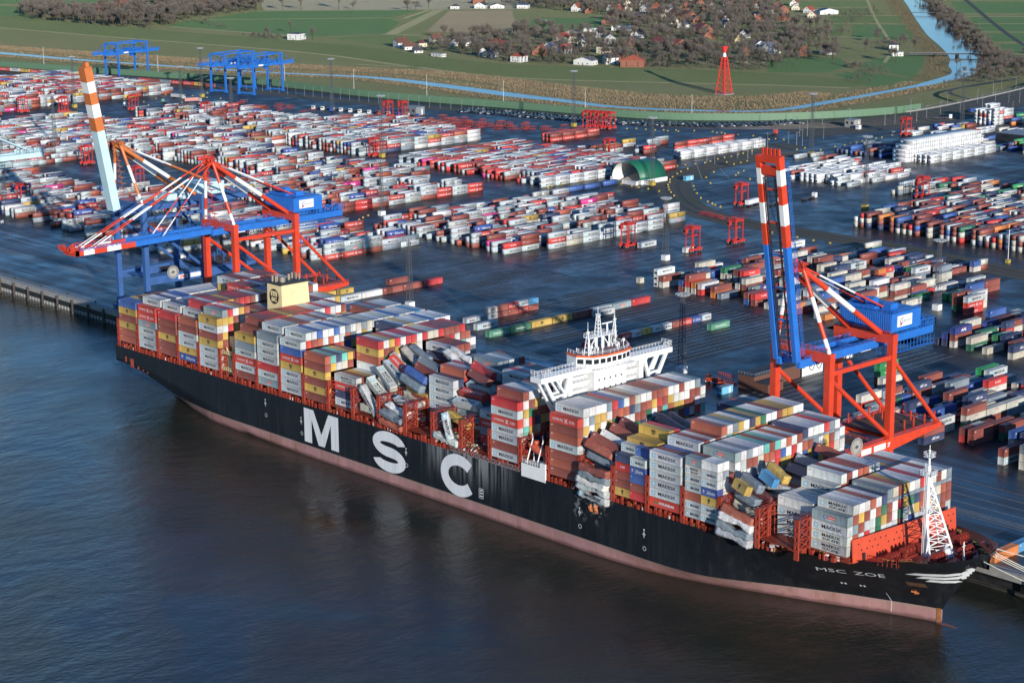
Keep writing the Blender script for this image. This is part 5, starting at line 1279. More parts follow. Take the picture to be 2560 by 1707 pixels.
# ------------------------------------------------------------------ quay cranes
def striped(b, a, c, r, bands, n=8):
    """tube in colour bands; bands = [(end fraction, material index)]"""
    a = Vector(a); c = Vector(c); f0 = 0
    for f1, mi in bands: b.tube(a.lerp(c, f0), a.lerp(c, f1), r, n, mi, caps=False); f0 = f1
def legz(x, y, m, root, name='leg', z0=9.2, z1=57.5, w=(2.2, 2.4)):
    b = MB(); b.box((x, y, (z0+z1)/2), (w[0], w[1], z1-z0)); return b.build(name, m, root)
def lattice(b, a, c, w, h, n, r=.09, mat_=0):
    """light walkway truss hanging under a girder"""
    a = Vector(a); c = Vector(c); d = (c-a).normalized(); s = d.cross(Vector((0, 0, 1))).normalized()*w/2; dn = Vector((0, 0, -h))
    for k in range(n+1):
        p = a.lerp(c, k/n)
        for sg in (-1, 1): b.beam(p+s*sg, p+s*sg+dn, r)
        b.beam(p-s+dn, p+s+dn, r)
    for sg in (-1, 1): b.beam(a+s*sg+dn, c+s*sg+dn, r*1.5); b.beam(a+s*sg+dn*.5, c+s*sg+dn*.5, r*1.2)
    b.beam(a+dn, c+dn, w*.8, .06)
def sts(xc, raised, style, label, hx=10.6, sign=True, number='27'):
    yw, yl, yb = 35.0, (66.6 if style[2] is not style[0] else 52.), 97.0
    leg, gir, boomc, s1, s2 = style
    short = style[2] is style[0]
    root = empty('quay_crane', (xc, yw, QZ)); tag(root, label, 'quay crane')
    inv = Matrix.Translation((xc, yw, QZ)).inverted()
    def B(b, name, m, parent=None, sm=False):
        o = b.build(name, m, parent or root, sm)
        if parent is None: o.matrix_parent_inverse = inv
        return o
    for sx_ in (-1, 1):
        for y in (yw, yl):
            b = MB(); x = xc+sx_*hx; b.box((x, y, 33.6), (2.2, 2.3, 48.6)); b.box((x, y, 9.9), (2.6, 2.6, 1.6)); B(b, 'leg', leg)
            b = MB()
            for k in range(4): b.box((x-4.6+3.1*k, y, 8.3), (2.6, .9, 1.3)); b.tube((x-5.2+3.1*k, y-.3, 7.95), (x-5.2+3.1*k, y+.3, 7.95), .42, 10); b.tube((x-3.9+3.1*k, y-.3, 7.95), (x-3.9+3.1*k, y+.3, 7.95), .42, 10)
            B(b, 'bogie', M_DARK if leg is not M_BLUE2 else leg)
    for y in (yw, yl):
        b = MB(); b.box((xc, y, 10.6), (2*hx+4, 1.5, 1.9)); B(b, 'sill_beam', leg)
        b = MB(); b.box((xc, y, 57.0 if y == yw else 57.8), (2*hx+2.4, 2.4, 3.0)); b.rail([(xc-hx, y-1.1, 59.2), (xc+hx, y-1.1, 59.2)], 1.1, .06, 1.6); B(b, 'cross_beam', leg)
    for sx_ in (-1, 1):
        x = xc+sx_*hx; yp = 94 if not short else yl+3
        b = MB(); b.add([(x-1, yw, 22), (x+1, yw, 22), (x+1, yw, 25.4), (x-1, yw, 25.4), (x-1, yl+2, 21.4), (x+1, yl+2, 21.4), (x+1, yl+2, 25.4), (x-1, yl+2, 25.4), (x-1, yp, 23.9), (x+1, yp, 23.9), (x+1, yp, 25.4), (x-1, yp, 25.4)],
            [(0, 1, 2, 3)]+[tuple(i*4+q for q in f) for i in (0, 1) for f in ((0, 4, 5, 1), (1, 5, 6, 2), (2, 6, 7, 3), (3, 7, 4, 0))]+[(11, 10, 9, 8)])
        for q in range(len(b.f)): b.f[q] = b.f[q][::-1]
        b.rail([(x+.9, yw+2, 25.4), (x+.9, yp, 25.4)], 1.1, .06, 2.2); B(b, 'portal_beam', leg)
        b = MB(); b.tube((x, yw+1, 49.8), (x, yl-1, 26.5), .75, 8); B(b, 'diagonal_brace', leg)
        if not short: b = MB(); b.tube((x, yl+1, 50.5), (x, 92.5, 25.6), .7, 8); B(b, 'diagonal_brace', leg)
        b = MB(); b.box((x, (yw+yl)/2, 52.0), (1.1, yl-yw-2, 1.4)); B(b, 'tie_beam', leg)
    # rear platform for hatch covers
    if not short:
        b = MB()
        for y in (70, 78, 86, 93.4): b.box((xc, y, 24.3), (2*hx, 1.1, 1.3))
        for k in range(3): b.box((xc, 72+8.2*k, 25.1), (2*hx-3, 6.8, .5), 1)
        for y in (71, 77, 82, 88, 93.5):
            for x in (xc-hx+1.6, xc-hx/3, xc+hx/3, xc+hx-1.6):
                if random.random() < .7: b.box((x, y, 26.9), (.35, .35, 3.6))
        b.rail([(xc-hx, 93.8, 25), (xc+hx, 93.8, 25)], 1.2, .07, 1.8); B(b, 'hatch_platform', [leg, mat('plank_deck', (.10, .055, .04), .8, vary=.4)])
    b = MB(); b.box((xc, yw+6, 24.0), (2*hx-2.2, 5, .5)); b.box((xc, yl-8, 24.0), (2*hx-2.2, 6, .5), 1)
    b.rail([(xc-hx, yl-5, 24.3), (xc+hx, yl-5, 24.3)], 1.1, .06, 1.6); B(b, 'lashing_platform', [leg, mat('plank_floor', (.10, .055, .04), .8, vary=.4)])
    # cable reel
    b = MB(); cx, cy, cz = xc+hx+1.5, yw+13, 26.4
    for k in range(28):
        a = 2*math.pi*k/28; b.beam((cx, cy, cz), (cx, cy+2.9*math.cos(a), cz+2.9*math.sin(a)), .12, .22)
    for rr in (2.9, 2.0, 1.0):
        for k in range(28):
            a, c = 2*math.pi*k/28, 2*math.pi*(k+1)/28; b.beam((cx, cy+rr*math.cos(a), cz+rr*math.sin(a)), (cx, cy+rr*math.cos(c), cz+rr*math.sin(c)), .25, .12)
    b.tube((cx-.25, cy, cz), (cx-.15, cy, cz), 2.1, 20); B(b, 'cable_reel', mat('reel_grey', (.42, .41, .37), .6, vary=.2))
    b = MB(); b.box((xc+hx+1.15, yw+18.5, 23.6), (.16, 5.0, 1.9)); b.box((xc+hx+1.15, yw+25.5, 23.6), (.16, 6, 1.9)); sg = B(b, 'sign_board', M_WHITE)
    def ysign(VT, x, col, par):      # text readable from +X: right = +Y
        V, T = VT; q = MB(); q.add([(x, yy, zz) for yy, zz in V], [tuple(t) for t in T], 0, col); o = q.build('sign_lettering', M_PRINT, par)
    ysign(fit(text2d(number, .04), yw+29.6 if number != 'ZPMC' else yw+16.5, yw+31 if number != 'ZPMC' else yw+20.4, 22.8, 24.3), xc+hx+(1.14 if number != 'ZPMC' else 1.27), (.75, .75, .75) if number != 'ZPMC' else (.6, .05, .04), sg)
    # girders over the portal
    for sx_ in (-1, 1):
        x = xc+sx_*3.9
        b = MB(); b.box((x, (28+yb)/2, 55.2), (1.5, yb-28, 2.5)); b.rail([(x+sx_*1.0, 30, 56.4), (x+sx_*1.0, yb, 56.4)], 1.1, .06, 2.4)
        lattice(b, (x+sx_*1.8, 66, 54.2), (x+sx_*1.8, 95, 54.2), 1.4, 3.2, 16); B(b, 'girder', gir)
    b = MB()
    for y in (30, 44, 56, 70, 84, 96.5): b.box((xc, y, 55.6), (7.8, 1.2, 1.6))
    for k in range(26): b.box((xc+random.uniform(-3.6, 3.6), random.uniform(83, 97), 57.2), (random.uniform(.3, 1.4), random.uniform(.3, 1.8), random.uniform(.6, 3.2)))
    b.rail([(xc+4.6, 83, 56.4), (xc+4.6, 98, 56.4), (xc-4.6, 98, 56.4)], 2.6, .1, 1.3); B(b, 'girder_deck', gir)
    b = MB()
    for sx_ in (-1, 1):    # hanging trolley cable loops
        for k in range(8):
            y = 36+k*3.6
            for q in range(5):
                t0, t1 = q/5, (q+1)/5; b.beam((xc+sx_*1.6, y+3.6*t0, 53.8-4.5*4*t0*(1-t0)*.6), (xc+sx_*1.6, y+3.6*t1, 53.8-4.5*4*t1*(1-t1)*.6), .16)
    B(b, 'trolley_cable', M_DARK)
    # machinery house
    if sign:
        b = MB(); b.bx(xc-hx+.3, xc+hx-.3, yl-.4, yl+15, 59.6, 65.6)
        for k in range(24): b.bx(xc-hx+.6+k*.85, xc-hx+.9+k*.85, yl-.52, yl-.4, 59.9, 65.4)
        b.bx(xc-hx+1, xc+2, yl+1.5, yl+10, 65.6, 66.6); b.bx(xc-2, xc+1, yl+2, yl+5, 66.6, 69.0); b.bx(xc+3, xc+6.5, yl+4, yl+8, 65.6, 67.6); b.bx(xc-8, xc-5, yl+3, yl+7, 66.6, 68)
        b.rail([(xc-hx+.4, yl-.3, 65.6), (xc+hx-.4, yl-.3, 65.6), (xc+hx-.4, yl+14.8, 65.6)], 1.1, .06, 1.8)
        mh = B(b, 'machinery_house', gir)
        b = MB(); b.bx(xc+hx-.3, xc+hx-.12, yl+2.6, yl+10.2, 61.0, 64.6); sb = b.build('sign_board', M_WHITE, mh)
        X = xc+hx-.08; q = MB()
        for k in range(14):
            a, c = math.pi*(.45+.9*k/14), math.pi*(.45+.9*(k+1)/14); cy_, cz_ = yl+5.4, 62.6
            q.add([(X, cy_+1.25*math.cos(t)*1.2*r, cz_+1.25*math.sin(t)*r) for t, r in ((a, 1), (c, 1), (c, .78), (a, .78))], [(0, 1, 2, 3)], 0, (.02, .05, .25))
        q.add([(X, yl+3.6, 61.3), (X, yl+4.4, 61.3), (X, yl+5.4, 62.4), (X, yl+4.8, 62.5)], [(0, 1, 2, 3)], 0, (.55, .04, .03)); q.build('sign_emblem', M_PRINT, sb)
        V, T = fit(text2d('EUROGATE', .0), yl+5.0, yl+9.8, 62.3, 63.1); q = MB(); q.add([(X, a, c) for a, c in V], [tuple(t) for t in T], 0, (.03, .05, .12)); q.build('sign_lettering', M_PRINT, sb)
    else:
        b = MB(); b.bx(xc-6, xc+6, yl+1, yl+16, 58, 63.5); b.bx(xc-4, xc+4, yl-14, yl-2, 57, 60); B(b, 'machinery_house', M_CYAN)
    # top frame
    apex = Vector((xc, 31, 84)); R_, W_ = 0, 1
    b = MB(); b.box((xc, 31, 84), (6.4, 1.6, 1.5)); b.box((xc, 31, 85.4), (4, 1.2, 1))
    for k in range(14): b.box((xc+random.uniform(-3.2, 3.2), 31+random.uniform(-2.4, 2.4), 85+random.uniform(-1.6, 1.6)), (random.uniform(.3, 1.2), random.uniform(.3, 1.8), random.uniform(.3, 1.4)))
    b.rail([(xc-3.4, 29.4, 84.8), (xc+3.4, 29.4, 84.8), (xc+3.4, 32.6, 84.8), (xc-3.4, 32.6, 84.8), (xc-3.4, 29.4, 84.8)], 1.3, .08, 1.3); B(b, 'mast_head', s1)
    for sx_ in (-1, 1):
        a = apex+Vector((sx_*2.8, 0, 0))
        b = MB(); striped(b, a, (xc+sx_*hx*.98, yw, 58.4), .72, [(.32, 0), (.62, 1), (.82, 0), (1, 1)]); B(b, 'mast_leg', [s1, s2], sm=True)
        b = MB(); striped(b, a, (xc+sx_*hx*.6, yl, 58.8), .95, [(.28, 0), (.62, 1), (1, 0)]); B(b, 'mast_strut', [s1, s2], sm=True)
        b = MB(); striped(b, a+Vector((0, .5, .6)), (xc+sx_*3.6, 90, 57.5), .34, [(.12, 0), (.42, 1), (1, 0)]); B(b, 'back_stay', [s1, s2], sm=True)
    b = MB()     # stair tower beside the mast
    for k in range(9): z = 58.5+2.6*k; b.box((xc-5.5+(k % 2)*.6, 36.5-.3*k, z), (2.6, 2.0, .12)); b.beam((xc-6.6, 36-.3*k, z), (xc-4.4, 36-.3*k, z+2.6), .16); b.rail([(xc-6.8, 35.5-.3*k, z), (xc-4.2, 35.5-.3*k, z)], 1.1, .06, 1.3)
    B(b, 'stair_tower', s1)
    # boom
    L = 65.; piv = Vector((xc, 27.6, 56.0)); d = Vector((0, -.165, 1)).normalized() if raised else Vector((0, -1, -.012)).normalized()
    nrm = Vector((0, 1, .165)).normalized() if raised else Vector((0, 0, 1))
    segs = [(0, .57, 2), (.57, .675, 0), (.675, .775, 1), (.775, .865, 0), (.865, .94, 1), (.94, 1, 0)]
    if boomc is not None and boomc is M_CYAN: segs = [(0, .56, 2), (.56, .655, 0), (.655, .745, 1), (.745, .825, 0), (.825, .90, 1), (.90, 1, 0)]
    mats = [s1, s2, boomc]
    if boomc is M_CYAN:
        b = MB()
        for f0, f1, mi in segs: b.beam(piv+d*L*f0+nrm*-.4, piv+d*L*f1+nrm*-.4, 5.2, 3.8, mi, upv=nrm)
        b.beam(piv+d*L*1.0+nrm*.2, piv+d*L*1.03+nrm*.2, 3.0, 1.6, 0, upv=nrm); bo = B(b, 'boom', mats)
    else:
        bo = None
        for sx_ in (-1, 1):
            b = MB(); s = Vector((sx_*3.8, 0, 0))
            for f0, f1, mi in segs: b.beam(piv+s+d*L*f0, piv+s+d*L*f1, 1.6, 2.3, mi, upv=nrm)
            B(b, 'boom', mats)
        b = MB()
        for f in (.04, .2, .36, .52, .68, .84): b.beam(piv+d*L*f+Vector((-3.8, 0, 0)), piv+d*L*f+Vector((3.8, 0, 0)), .8, .6, 2 if f < .57 else 0)
        for k in range(5): b.beam(piv+d*L*(.97+.0*k)+Vector((-3+1.5*k, 0, 0))+nrm*.8, piv+d*L*1.03+Vector((-3+1.5*k, 0, 0))+nrm*.9, .7, .7, 0)
        b.beam(piv+d*L*.93+Vector((-3.8, 0, 0)), piv+d*L*.93+Vector((3.8, 0, 0)), 2.2, 2.0, 0, upv=nrm); b.beam(piv+d*L*.985+Vector((-4.6, 0, 0)), piv+d*L*.985+Vector((4.6, 0, 0)), 1.8, 2.4, 0, upv=nrm)
        for k in range(9): x = -3.4+.85*k; b.beam(piv+d*L*.90+Vector((x, 0, 0)), piv+d*L*.955+Vector((x, 0, 0)), .22, .5, 0)
        B(b, 'boom_cross_member', mats)
        b = MB()    # walkway beside the boom
        for sx_ in (-1, 1):
            s = Vector((sx_*5.4, 0, 0))
            for q in (0, .55, 1.1): b.beam(piv+s+d*2+nrm*(1+q), piv+s+d*L*.97+nrm*(1+q), .10)
            for k in range(30): f = .03+.94*k/29; b.beam(piv+s+d*L*f+nrm*1, piv+s+d*L*f+nrm*2.1, .09); b.beam(piv+s+d*L*f+nrm*1, piv+Vector((sx_*4.4, 0, 0))+d*L*f+nrm*1, .12)
        B(b, 'boom_walkway', boomc)
        b = MB()
        for sx_ in (-1, 1):
            s = Vector((sx_*1.9, 0, 0)); b.beam(piv+s+d*1+nrm*-.7, piv+s+d*L*.9+nrm*-.7, .35, .5)
        for k in range(20): f = .05+.85*k/19; b.beam(piv+d*L*f+Vector((-1.9, 0, 0))+nrm*-.7, piv+d*L*f+Vector((1.9, 0, 0))+nrm*-.7, .16)
        B(b, 'trolley_rail', M_DARK)
    # stays
    if not raised:
        for sx_ in (-1, 1):
            for fr, rr in ((.36, .24), (.86, .32), (.90, .18)):
                b = MB(); a = apex+Vector((sx_*2.6, -.6, .3)); c = piv+d*L*fr+Vector((sx_*3.8, 0, 1.2))
                striped(b, a, c, rr, [(.2, 0), (.36, 1), (.52, 0), (.68, 1), (.86, 0), (1, 1)] if fr > .5 else [(.22, 0), (.5, 1), (.75, 0), (1, 1)]); B(b, 'fore_stay', [s1, s2], sm=True)
        b = MB(); tip = piv+d*L
        b.rail([tip+Vector((-5, 1, 1.2)), tip+Vector((-5, -2.5, 1.2)), tip+Vector((5, -2.5, 1.2)), tip+Vector((5, 1, 1.2))], 1.4, .1, 1.1)
        for k in range(16): b.box(tip+Vector((random.uniform(-4.5, 4.5), random.uniform(-2, 5), 1.8)), (random.uniform(.3, 1.4), random.uniform(.3, 1.4), random.uniform(.4, 1.8)))
        b.rail([tip+Vector((-4.6, 4, 1.2)), tip+Vector((-4.6, 22, 1.2))], 1.2, .08, 1.4); b.rail([tip+Vector((4.6, 4, 1.2)), tip+Vector((4.6, 22, 1.2))], 1.2, .08, 1.4); B(b, 'boom_tip_deck', s1)
    else:
        for sx_ in (-1, 1):
            b = MB(); a = apex+Vector((sx_*2.6, -.6, .3)); k_ = piv+d*L*.72+Vector((sx_*2.6, 2.2, 0)) if boomc is not M_CYAN else piv+d*L*.35+Vector((sx_*2.4, 2.4, 0))
            b.tube(a, k_, .1, 5); b.tube(k_, piv+d*L*.9+Vector((sx_*2.6, 1.2, 0)), .08, 5); B(b, 'slack_stay', M_DARK)
    # driver's cab under the girder
    b = MB(); yc = 60 if raised else 40; b.box((xc-2, yc, 52.2), (2.6, 3.2, 2.8)); b.box((xc, yc+3, 53.6), (6.5, 5, .8)); B(b, 'driver_cab', M_WHITE)
    return root
ST = (M_RED, M_BLUE, M_BLUE, M_RED, M_WHITE)
sts(295.8, True, ST, 'red and blue quay crane with its twin boom raised, beside the bow', number='27')
sts(-17.9, False, ST, 'red and blue quay crane with its striped boom lowered over the water')
sts(-89.0, True, (M_BLUE2, M_BLUE2, M_CYAN, M_ORANGE, M_WHITE), 'blue quay crane with a single pale cyan and orange boom raised', hx=11.6, sign=False, number='ZPMC')
sts(-276.0, True, (M_CYAN, M_CYAN, M_CYAN, M_CYAN, M_WHITE), 'pale cyan quay crane whose rear girder shows at the far left', hx=11, sign=False, number='11')

# ------------------------------------------------------------------ straddle carriers
def make_straddle():
    r = empty('straddle_carrier', (0, 0, 0)); r['category'] = 'straddle carrier'; r['group'] = 'straddle carriers in the yard'
    red = mat('straddle_red', (.48, .035, .028), .45, vary=.12, scale=.6)
    for s in (-1, 1):
        b = MB(); b.box((s*2.2, 0, 1.5), (.75, 9.4, 1.0)); b.box((s*2.2, -3.2, 2.3), (.8, 1.6, .9)); b.box((s*2.2, 2.6, 2.3), (.8, 2.4, .9)); b.build('bottom_beam', red, r)
        for y in (-2.9, 2.9): b = MB(); b.box((s*2.2, y, 7.2), (.38, .5, 10.6)); b.build('column', red, r)
        for y in (-3.9, -2.3, 2.3, 3.9):
            b = MB(); b.tube((s*2.2-.3, y, .75), (s*2.2+.3, y, .75), .75, 12); b.tube((s*2.2-.33, y, .75), (s*2.2+.33, y, .75), .35, 8, 1); b.build('wheel', [M_RUBBER, M_STEEL], r)
        b = MB(); b.box((s*2.2, 0, 12.6), (.7, 6.8, .9)); b.rail([(s*2.5, -3.4, 13), (s*2.5, 3.4, 13)], 1., .06, 1.2); b.build('top_beam', red, r)
    b = MB(); b.box((0, -2.9, 12.6), (4.4, .7, .9)); b.box((0, 2.9, 12.6), (4.4, .7, .9)); b.box((0, 0, 13.3), (3, 3.4, .9)); b.build('top_platform', red, r)
    b = MB(); b.box((-1.4, -4.0, 11.2), (1.8, 1.8, 2.2)); cb = b.build('cab', red, r)
    b = MB(); b.box((-1.4, -4.93, 11.3), (1.6, .06, 1.4)); b.build('cab_window', M_GLASS, cb)
    b = MB(); b.box((0, 0, 8.6), (2.2, 6.2, .5)); b.box((0, -3.2, 8.6), (2.5, .5, .5)); b.box((0, 3.2, 8.6), (2.5, .5, .5))
    for y in (-1.5, 1.5):
        for x in (-.8, .8): b.beam((x, y, 8.8), (x*1.8, y*1.8, 12.3), .07)
    b.build('spreader', red, r)
    return r
STR = [(-6, 320, 'beside the tall light mast mid-yard'), (-5, 353, 'with a side boom, second on the open roadway'), (-80, 445, 'standing tall among trailers near the rail curve'), (-38, 305, 'beside a lone grey container'), (-269, 527, 'over pink and blue containers'),
       (-391, 628, 'first of four parked before the car rows'), (-385, 630, 'second of four parked before the car rows'), (-379, 632, 'third of four parked before the car rows'), (-373, 634, 'last of four parked before the car rows'),
       (-191, 758, 'alone on the gate road near the rail yard'), (-19, 539, 'over low container rows at right'), (-797, 376, 'among yellow containers at far left'), (-796, 350, 'at the far left edge by white stacks'), (-772, 399, 'beside the yellow-footed far mast'), (-743, 448, 'on the wide open far tarmac'),
       (-504, 260, 'in front of orange containers, left'), (-386, 146, 'nearest of the left yard'), (-402, 132, 'at the left edge of the near yard'), (-396, 232, 'between pale rows behind the cyan boom'), (-391, 420, 'beside yellow containers and a yellow mast foot'), (-541, 570, 'tall beside red lashing cages'), (-551, 563, 'second beside red lashing cages'), (-651, 457, 'over pale grey rows far left centre')]
s0 = make_straddle()
for k, (x, y, w) in enumerate(STR):
    o = s0 if k == 0 else copy_tree(s0)
    o.location = (x, y, QZ+.02); o.rotation_euler = (0, 0, random.uniform(-.05, .05)); o['label'] = 'red straddle carrier '+w
o = put('shipping_container', box_mesh(6.06, 2.6)); o.matrix_world = Matrix.Translation((-6, 316.5, QZ+.3)) @ Matrix.Rotation(rad(90), 4, 'Z'); o.color = (.68, .68, .66, 1); tag(o, 'white short container held inside the straddle carrier by the mast', 'shipping container', 'containers standing on the terminal')

# ------------------------------------------------------------------ floodlight masts
M_MASTGREY = mat('mast_grey', (.12, .125, .13), .5, .3, vary=.2)
def make_mast(H, base):
    r = empty('light_mast', (0, 0, 0)); r['category'] = 'light mast'; r['group'] = 'floodlight masts of the terminal'
    b = MB(); q = 1.15; t = .55; n = int(H/2.2)
    cs = ((-1, -1), (1, -1), (1, 1), (-1, 1))
    for sx_, sy_ in cs: b.beam((sx_*q, sy_*q, 2.5), (sx_*t, sy_*t, H), .16)
    for k in range(n):
        f0, f1 = k/n, (k+1)/n; z0, z1 = 2.5+(H-2.5)*f0, 2.5+(H-2.5)*f1; a, c = q+(t-q)*f0, q+(t-q)*f1
        for i in range(4):
            p, s = cs[i], cs[(i+1) % 4]; b.beam((p[0]*a, p[1]*a, z0), (s[0]*c, s[1]*c, z1), .1); b.beam((p[0]*c, p[1]*c, z1), (s[0]*c, s[1]*c, z1), .09)
    b.build('lattice_tower', M_MASTGREY, r)
    b = MB()
    for k in range(12):
        a, c = 2*math.pi*k/12, 2*math.pi*(k+1)/12; b.beam((2.5*math.cos(a), 2.5*math.sin(a), H), (2.5*math.cos(c), 2.5*math.sin(c), H), .15); b.beam((0, 0, H), (2.5*math.cos(a), 2.5*math.sin(a), H), .1)
        b.box((2.6*math.cos(a), 2.6*math.sin(a), H+.45), (.7, .7, .5)); b.box((1.7*math.cos(a+.3), 1.7*math.sin(a+.3), H+.45), (.55, .55, .5))
    b.build('lamp_head', mat('lamp_grey', (.42, .43, .44), .4, .2, vary=.2), r)
    b = MB(); b.box((0, 0, 1.35), (3.2, 3.2, 2.7)); b.build('mast_foot', base, r)
    return r
mA = make_mast(31.5, M_WHITE); mB = make_mast(42, M_YEL)
MST = [(mA, -9, 131, 'rising behind the funnel'), (mA, 158.5, 131.3, 'rising behind the bridge wing'), (mA, 163.5, 295.8, 'behind the raised-boom crane at right'), (mA, -1, 294, 'with a white foot beside straddle carriers'), (mB, -178, 632, 'with a yellow foot by the gate road'), (mB, -169, 463, 'in front of the arched green tent'), (mB, -21, 485.5, 'at the right yard corner'), (mB, -405, 627, 'behind the four parked straddle carriers'), (mA, -206, 275, 'behind the lowered-boom crane, centre yard'),
       (mB, -386, 422, 'with a yellow foot, centre of the dense rows'), (mB, -559, 418, 'with a yellow foot in the left middle yard'), (mB, -797, 424, 'with a yellow foot at the far left'), (mB, -782, 542, 'with a yellow foot before the rail gantries'), (mB, -558, 267, 'with a yellow foot, left of the cyan boom'), (mA, -183.5, 123, 'with a yellow foot under the blue crane'), (mB, -378, 129, 'near the left edge of the yard'), (mB, -620, 560, 'behind the parked truck cabs'), (mB, -186, 821, 'slim one at the far right by the rail yard'), (mB, -660, 440, 'among pale rows right of the far mast')]
used = set()
for src, x, y, w in MST:
    o = src if id(src) not in used else copy_tree(src); used.add(id(src)); o.location = (x, y, QZ); o['label'] = 'tall lattice floodlight mast '+w
# ------------------------------------------------------------------ blue rail gantries
def make_gantry():
    r = empty('rail_gantry_crane', (0, 0, 0)); r['category'] = 'gantry crane'; r['group'] = 'blue rail gantry cranes'
    S, B_, H = 19, 9, 25
    for sx_ in (-1, 1):
        for sy_ in (-1, 1): b = MB(); b.beam((sx_*B_, sy_*S, .5), (sx_*B_*.92, sy_*S, H+9), 1.5, 1.5); b.box((sx_*B_, sy_*S, .8), (3.4, 1.4, 1.6)); b.build('leg', M_BLUE, r)
    for sy_ in (-1, 1): b = MB(); b.box((0, sy_*S, 1.6), (2*B_, 1.2, 1.2)); b.box((0, sy_*S, H+8.6), (2*B_, 1.3, 1.5)); b.beam((-B_, sy_*S, 14), (B_, sy_*S, H), .5); b.build('sill', M_BLUE, r)
    for sx_ in (-1, 1):
        b = MB(); b.box((sx_*B_*.8, 0, H), (1.6, 2*S+34, 2.4)); b.rail([(sx_*B_*.95, -S-17, H+1.2), (sx_*B_*.95, S+17, H+1.2)], 1.2, .12, 4); b.build('main_girder', M_BLUE, r)
        b = MB(); b.box((sx_*B_*.9, 0, H+8.8), (.9, 2*S, 1.0))
        for k in range(4): b.beam((sx_*B_*.9, -S+k*S/2, H+1 if k % 2 else H+8.6), (sx_*B_*.9, -S+(k+1)*S/2, H+8.6 if k % 2 else H+1), .35)
        b.beam((sx_*B_*.9, -S, H+9), (sx_*B_*.8, -S-15, H+1), .3); b.beam((sx_*B_*.9, S, H+9), (sx_*B_*.8, S+15, H+1), .3); b.build('upper_truss', M_BLUE, r)
    b = MB(); b.box((0, 5, H+1.8), (14, 7, 3.0)); b.box((2, 5, H-3), (3, 3, 3)); b.build('trolley', M_BLUE, r)
    b = MB(); b.box((8.3, -8, H+.2), (.2, 6, 1.2)); b.build('sign_board', M_WHITE, r)
    return r
g0 = make_gantry()
for k, (x, y, w) in enumerate(((-968, 583, 'standing alone over the container train'), (-806, 592, 'left one of the overlapping pair'), (-772, 598, 'right one of the overlapping pair'))):
    o = g0 if k == 0 else copy_tree(g0); o.location = (x, y, QZ); o.rotation_euler = (0, 0, rad(12)); o['label'] = 'blue rail gantry crane '+w
# ------------------------------------------------------------------ container train
TP_ = [(-1250, 511), (-1117, 529.5), (-957, 564), (-857.5, 584.6), (-800, 592)]
wm = MB(); wm.box((0, 0, 1.0), (13.2, 2.4, .5))
for x in (-5, -3.4, 3.4, 5): wm.tube((x, -.9, .45), (x, .9, .45), .45, 10)
t = wm.build('flat_wagon', mat('wagon_brown', (.10, .05, .04), .8, vary=.3)); w_me = t.data; bpy.data.objects.remove(t)
k = 0; pos = 0; codes = 'ybukhhkbhhgyhgbhwkgbnnhbkhh'; seg = []
for a, c in zip(TP_[:-1], TP_[1:]): seg.append((Vector((*a, QZ)), Vector((*c, QZ))))
for a, c in seg:
    d = c-a; n = int(d.length/14)
    for q in range(n):
        if a.x > -870 and q > 1: break
        p = a+d*((q+.5)/n); an = math.atan2(d.y, d.x)
        o = put('flat_wagon', w_me); o.location = p+Vector((0, 0, .1)); o.rotation_euler = (0, 0, an)
        tag(o, 'brown flat wagon under a container in the long train by the barrier', 'rail wagon', 'flat wagons of the container train')
        cc = codes[k % len(codes)]; k += 1
        o = put('shipping_container', box_mesh(L40, 2.76)); o.location = p+Vector((0, 0, 1.37)); o.rotation_euler = (0, 0, an); o.color = (*COLR[cc][0], 1)
        tag(o, f'{COLR[cc][1]} container on the train, {ORD[min(k, 22)-1] if k < 23 else "next-to-last" if k == 23 else "rear-end"} wagon from the left', 'shipping container', 'containers on the train')
        if print_arr(cc, L40, 2.76) is not None: put('lettering', print_mesh(cc, L40, 2.76), o)
# ------------------------------------------------------------------ arched tent
root = empty('arched_tent', (-188.5, 471, QZ)); tag(root, 'arched shelter with dark green roof over a heap of salt', 'tent')
root.location = (0, 0, 0)
b = MB(); n = 18; R_ = 12.4; cx, y0, y1, zb = -188.5, 459.5, 483.5, QZ+2.6
vs = []
for y in (y0, y1):
    for k in range(n+1): a = math.pi*k/n; vs.append((cx-R_*math.cos(a), y, zb+R_*.86*math.sin(a)))
b.add(vs, [(k, k+1, n+1+k+1, n+1+k) for k in range(n)]); sk = b.build('roof_skin', mat('tent_green', (.015, .14, .075), .45, vary=.12, scale=.2), root, True); md = sk.modifiers.new('thick', 'SOLIDIFY'); md.thickness = .25
b = MB(); vs = []
for y in (y0+.1, y1-.4):
    for k in range(n+1): a = math.pi*k/n; vs.append((cx-(R_-.32)*math.cos(a), y, zb+(R_*.86-.32)*math.sin(a)))
b.add(vs, [(k, n+1+k, n+1+k+1, k+1) for k in range(n)]); b.build('brightening_lining', M_WHITE, root, True)  # white shell added to lighten the interior, in place of light through the skin
b = MB(); vs = [(cx-R_*math.cos(math.pi*k/n)*.985, y1-.3, zb+R_*.85*math.sin(math.pi*k/n)) for k in range(n+1)]; b.add(vs, [tuple(range(n+1))]); b.build('rear_wall', M_WHITE, root)
b = MB()
for y in (y0+.3, y0+6, y0+12, y0+18):
    for k in range(n): a, c = math.pi*k/n, math.pi*(k+1)/n; b.beam((cx-R_*.98*math.cos(a), y, zb+R_*.84*math.sin(a)), (cx-R_*.98*math.cos(c), y, zb+R_*.84*math.sin(c)), .3)
b.build('arch_rib', M_WHITE, root)
b = MB(); b.bx(cx-R_-1.2, cx-R_+1.2, y0, y1, QZ, zb); b.bx(cx+R_-1.2, cx+R_+1.2, y0, y1, QZ, zb); b.build('side_wall', M_WHITE, root)
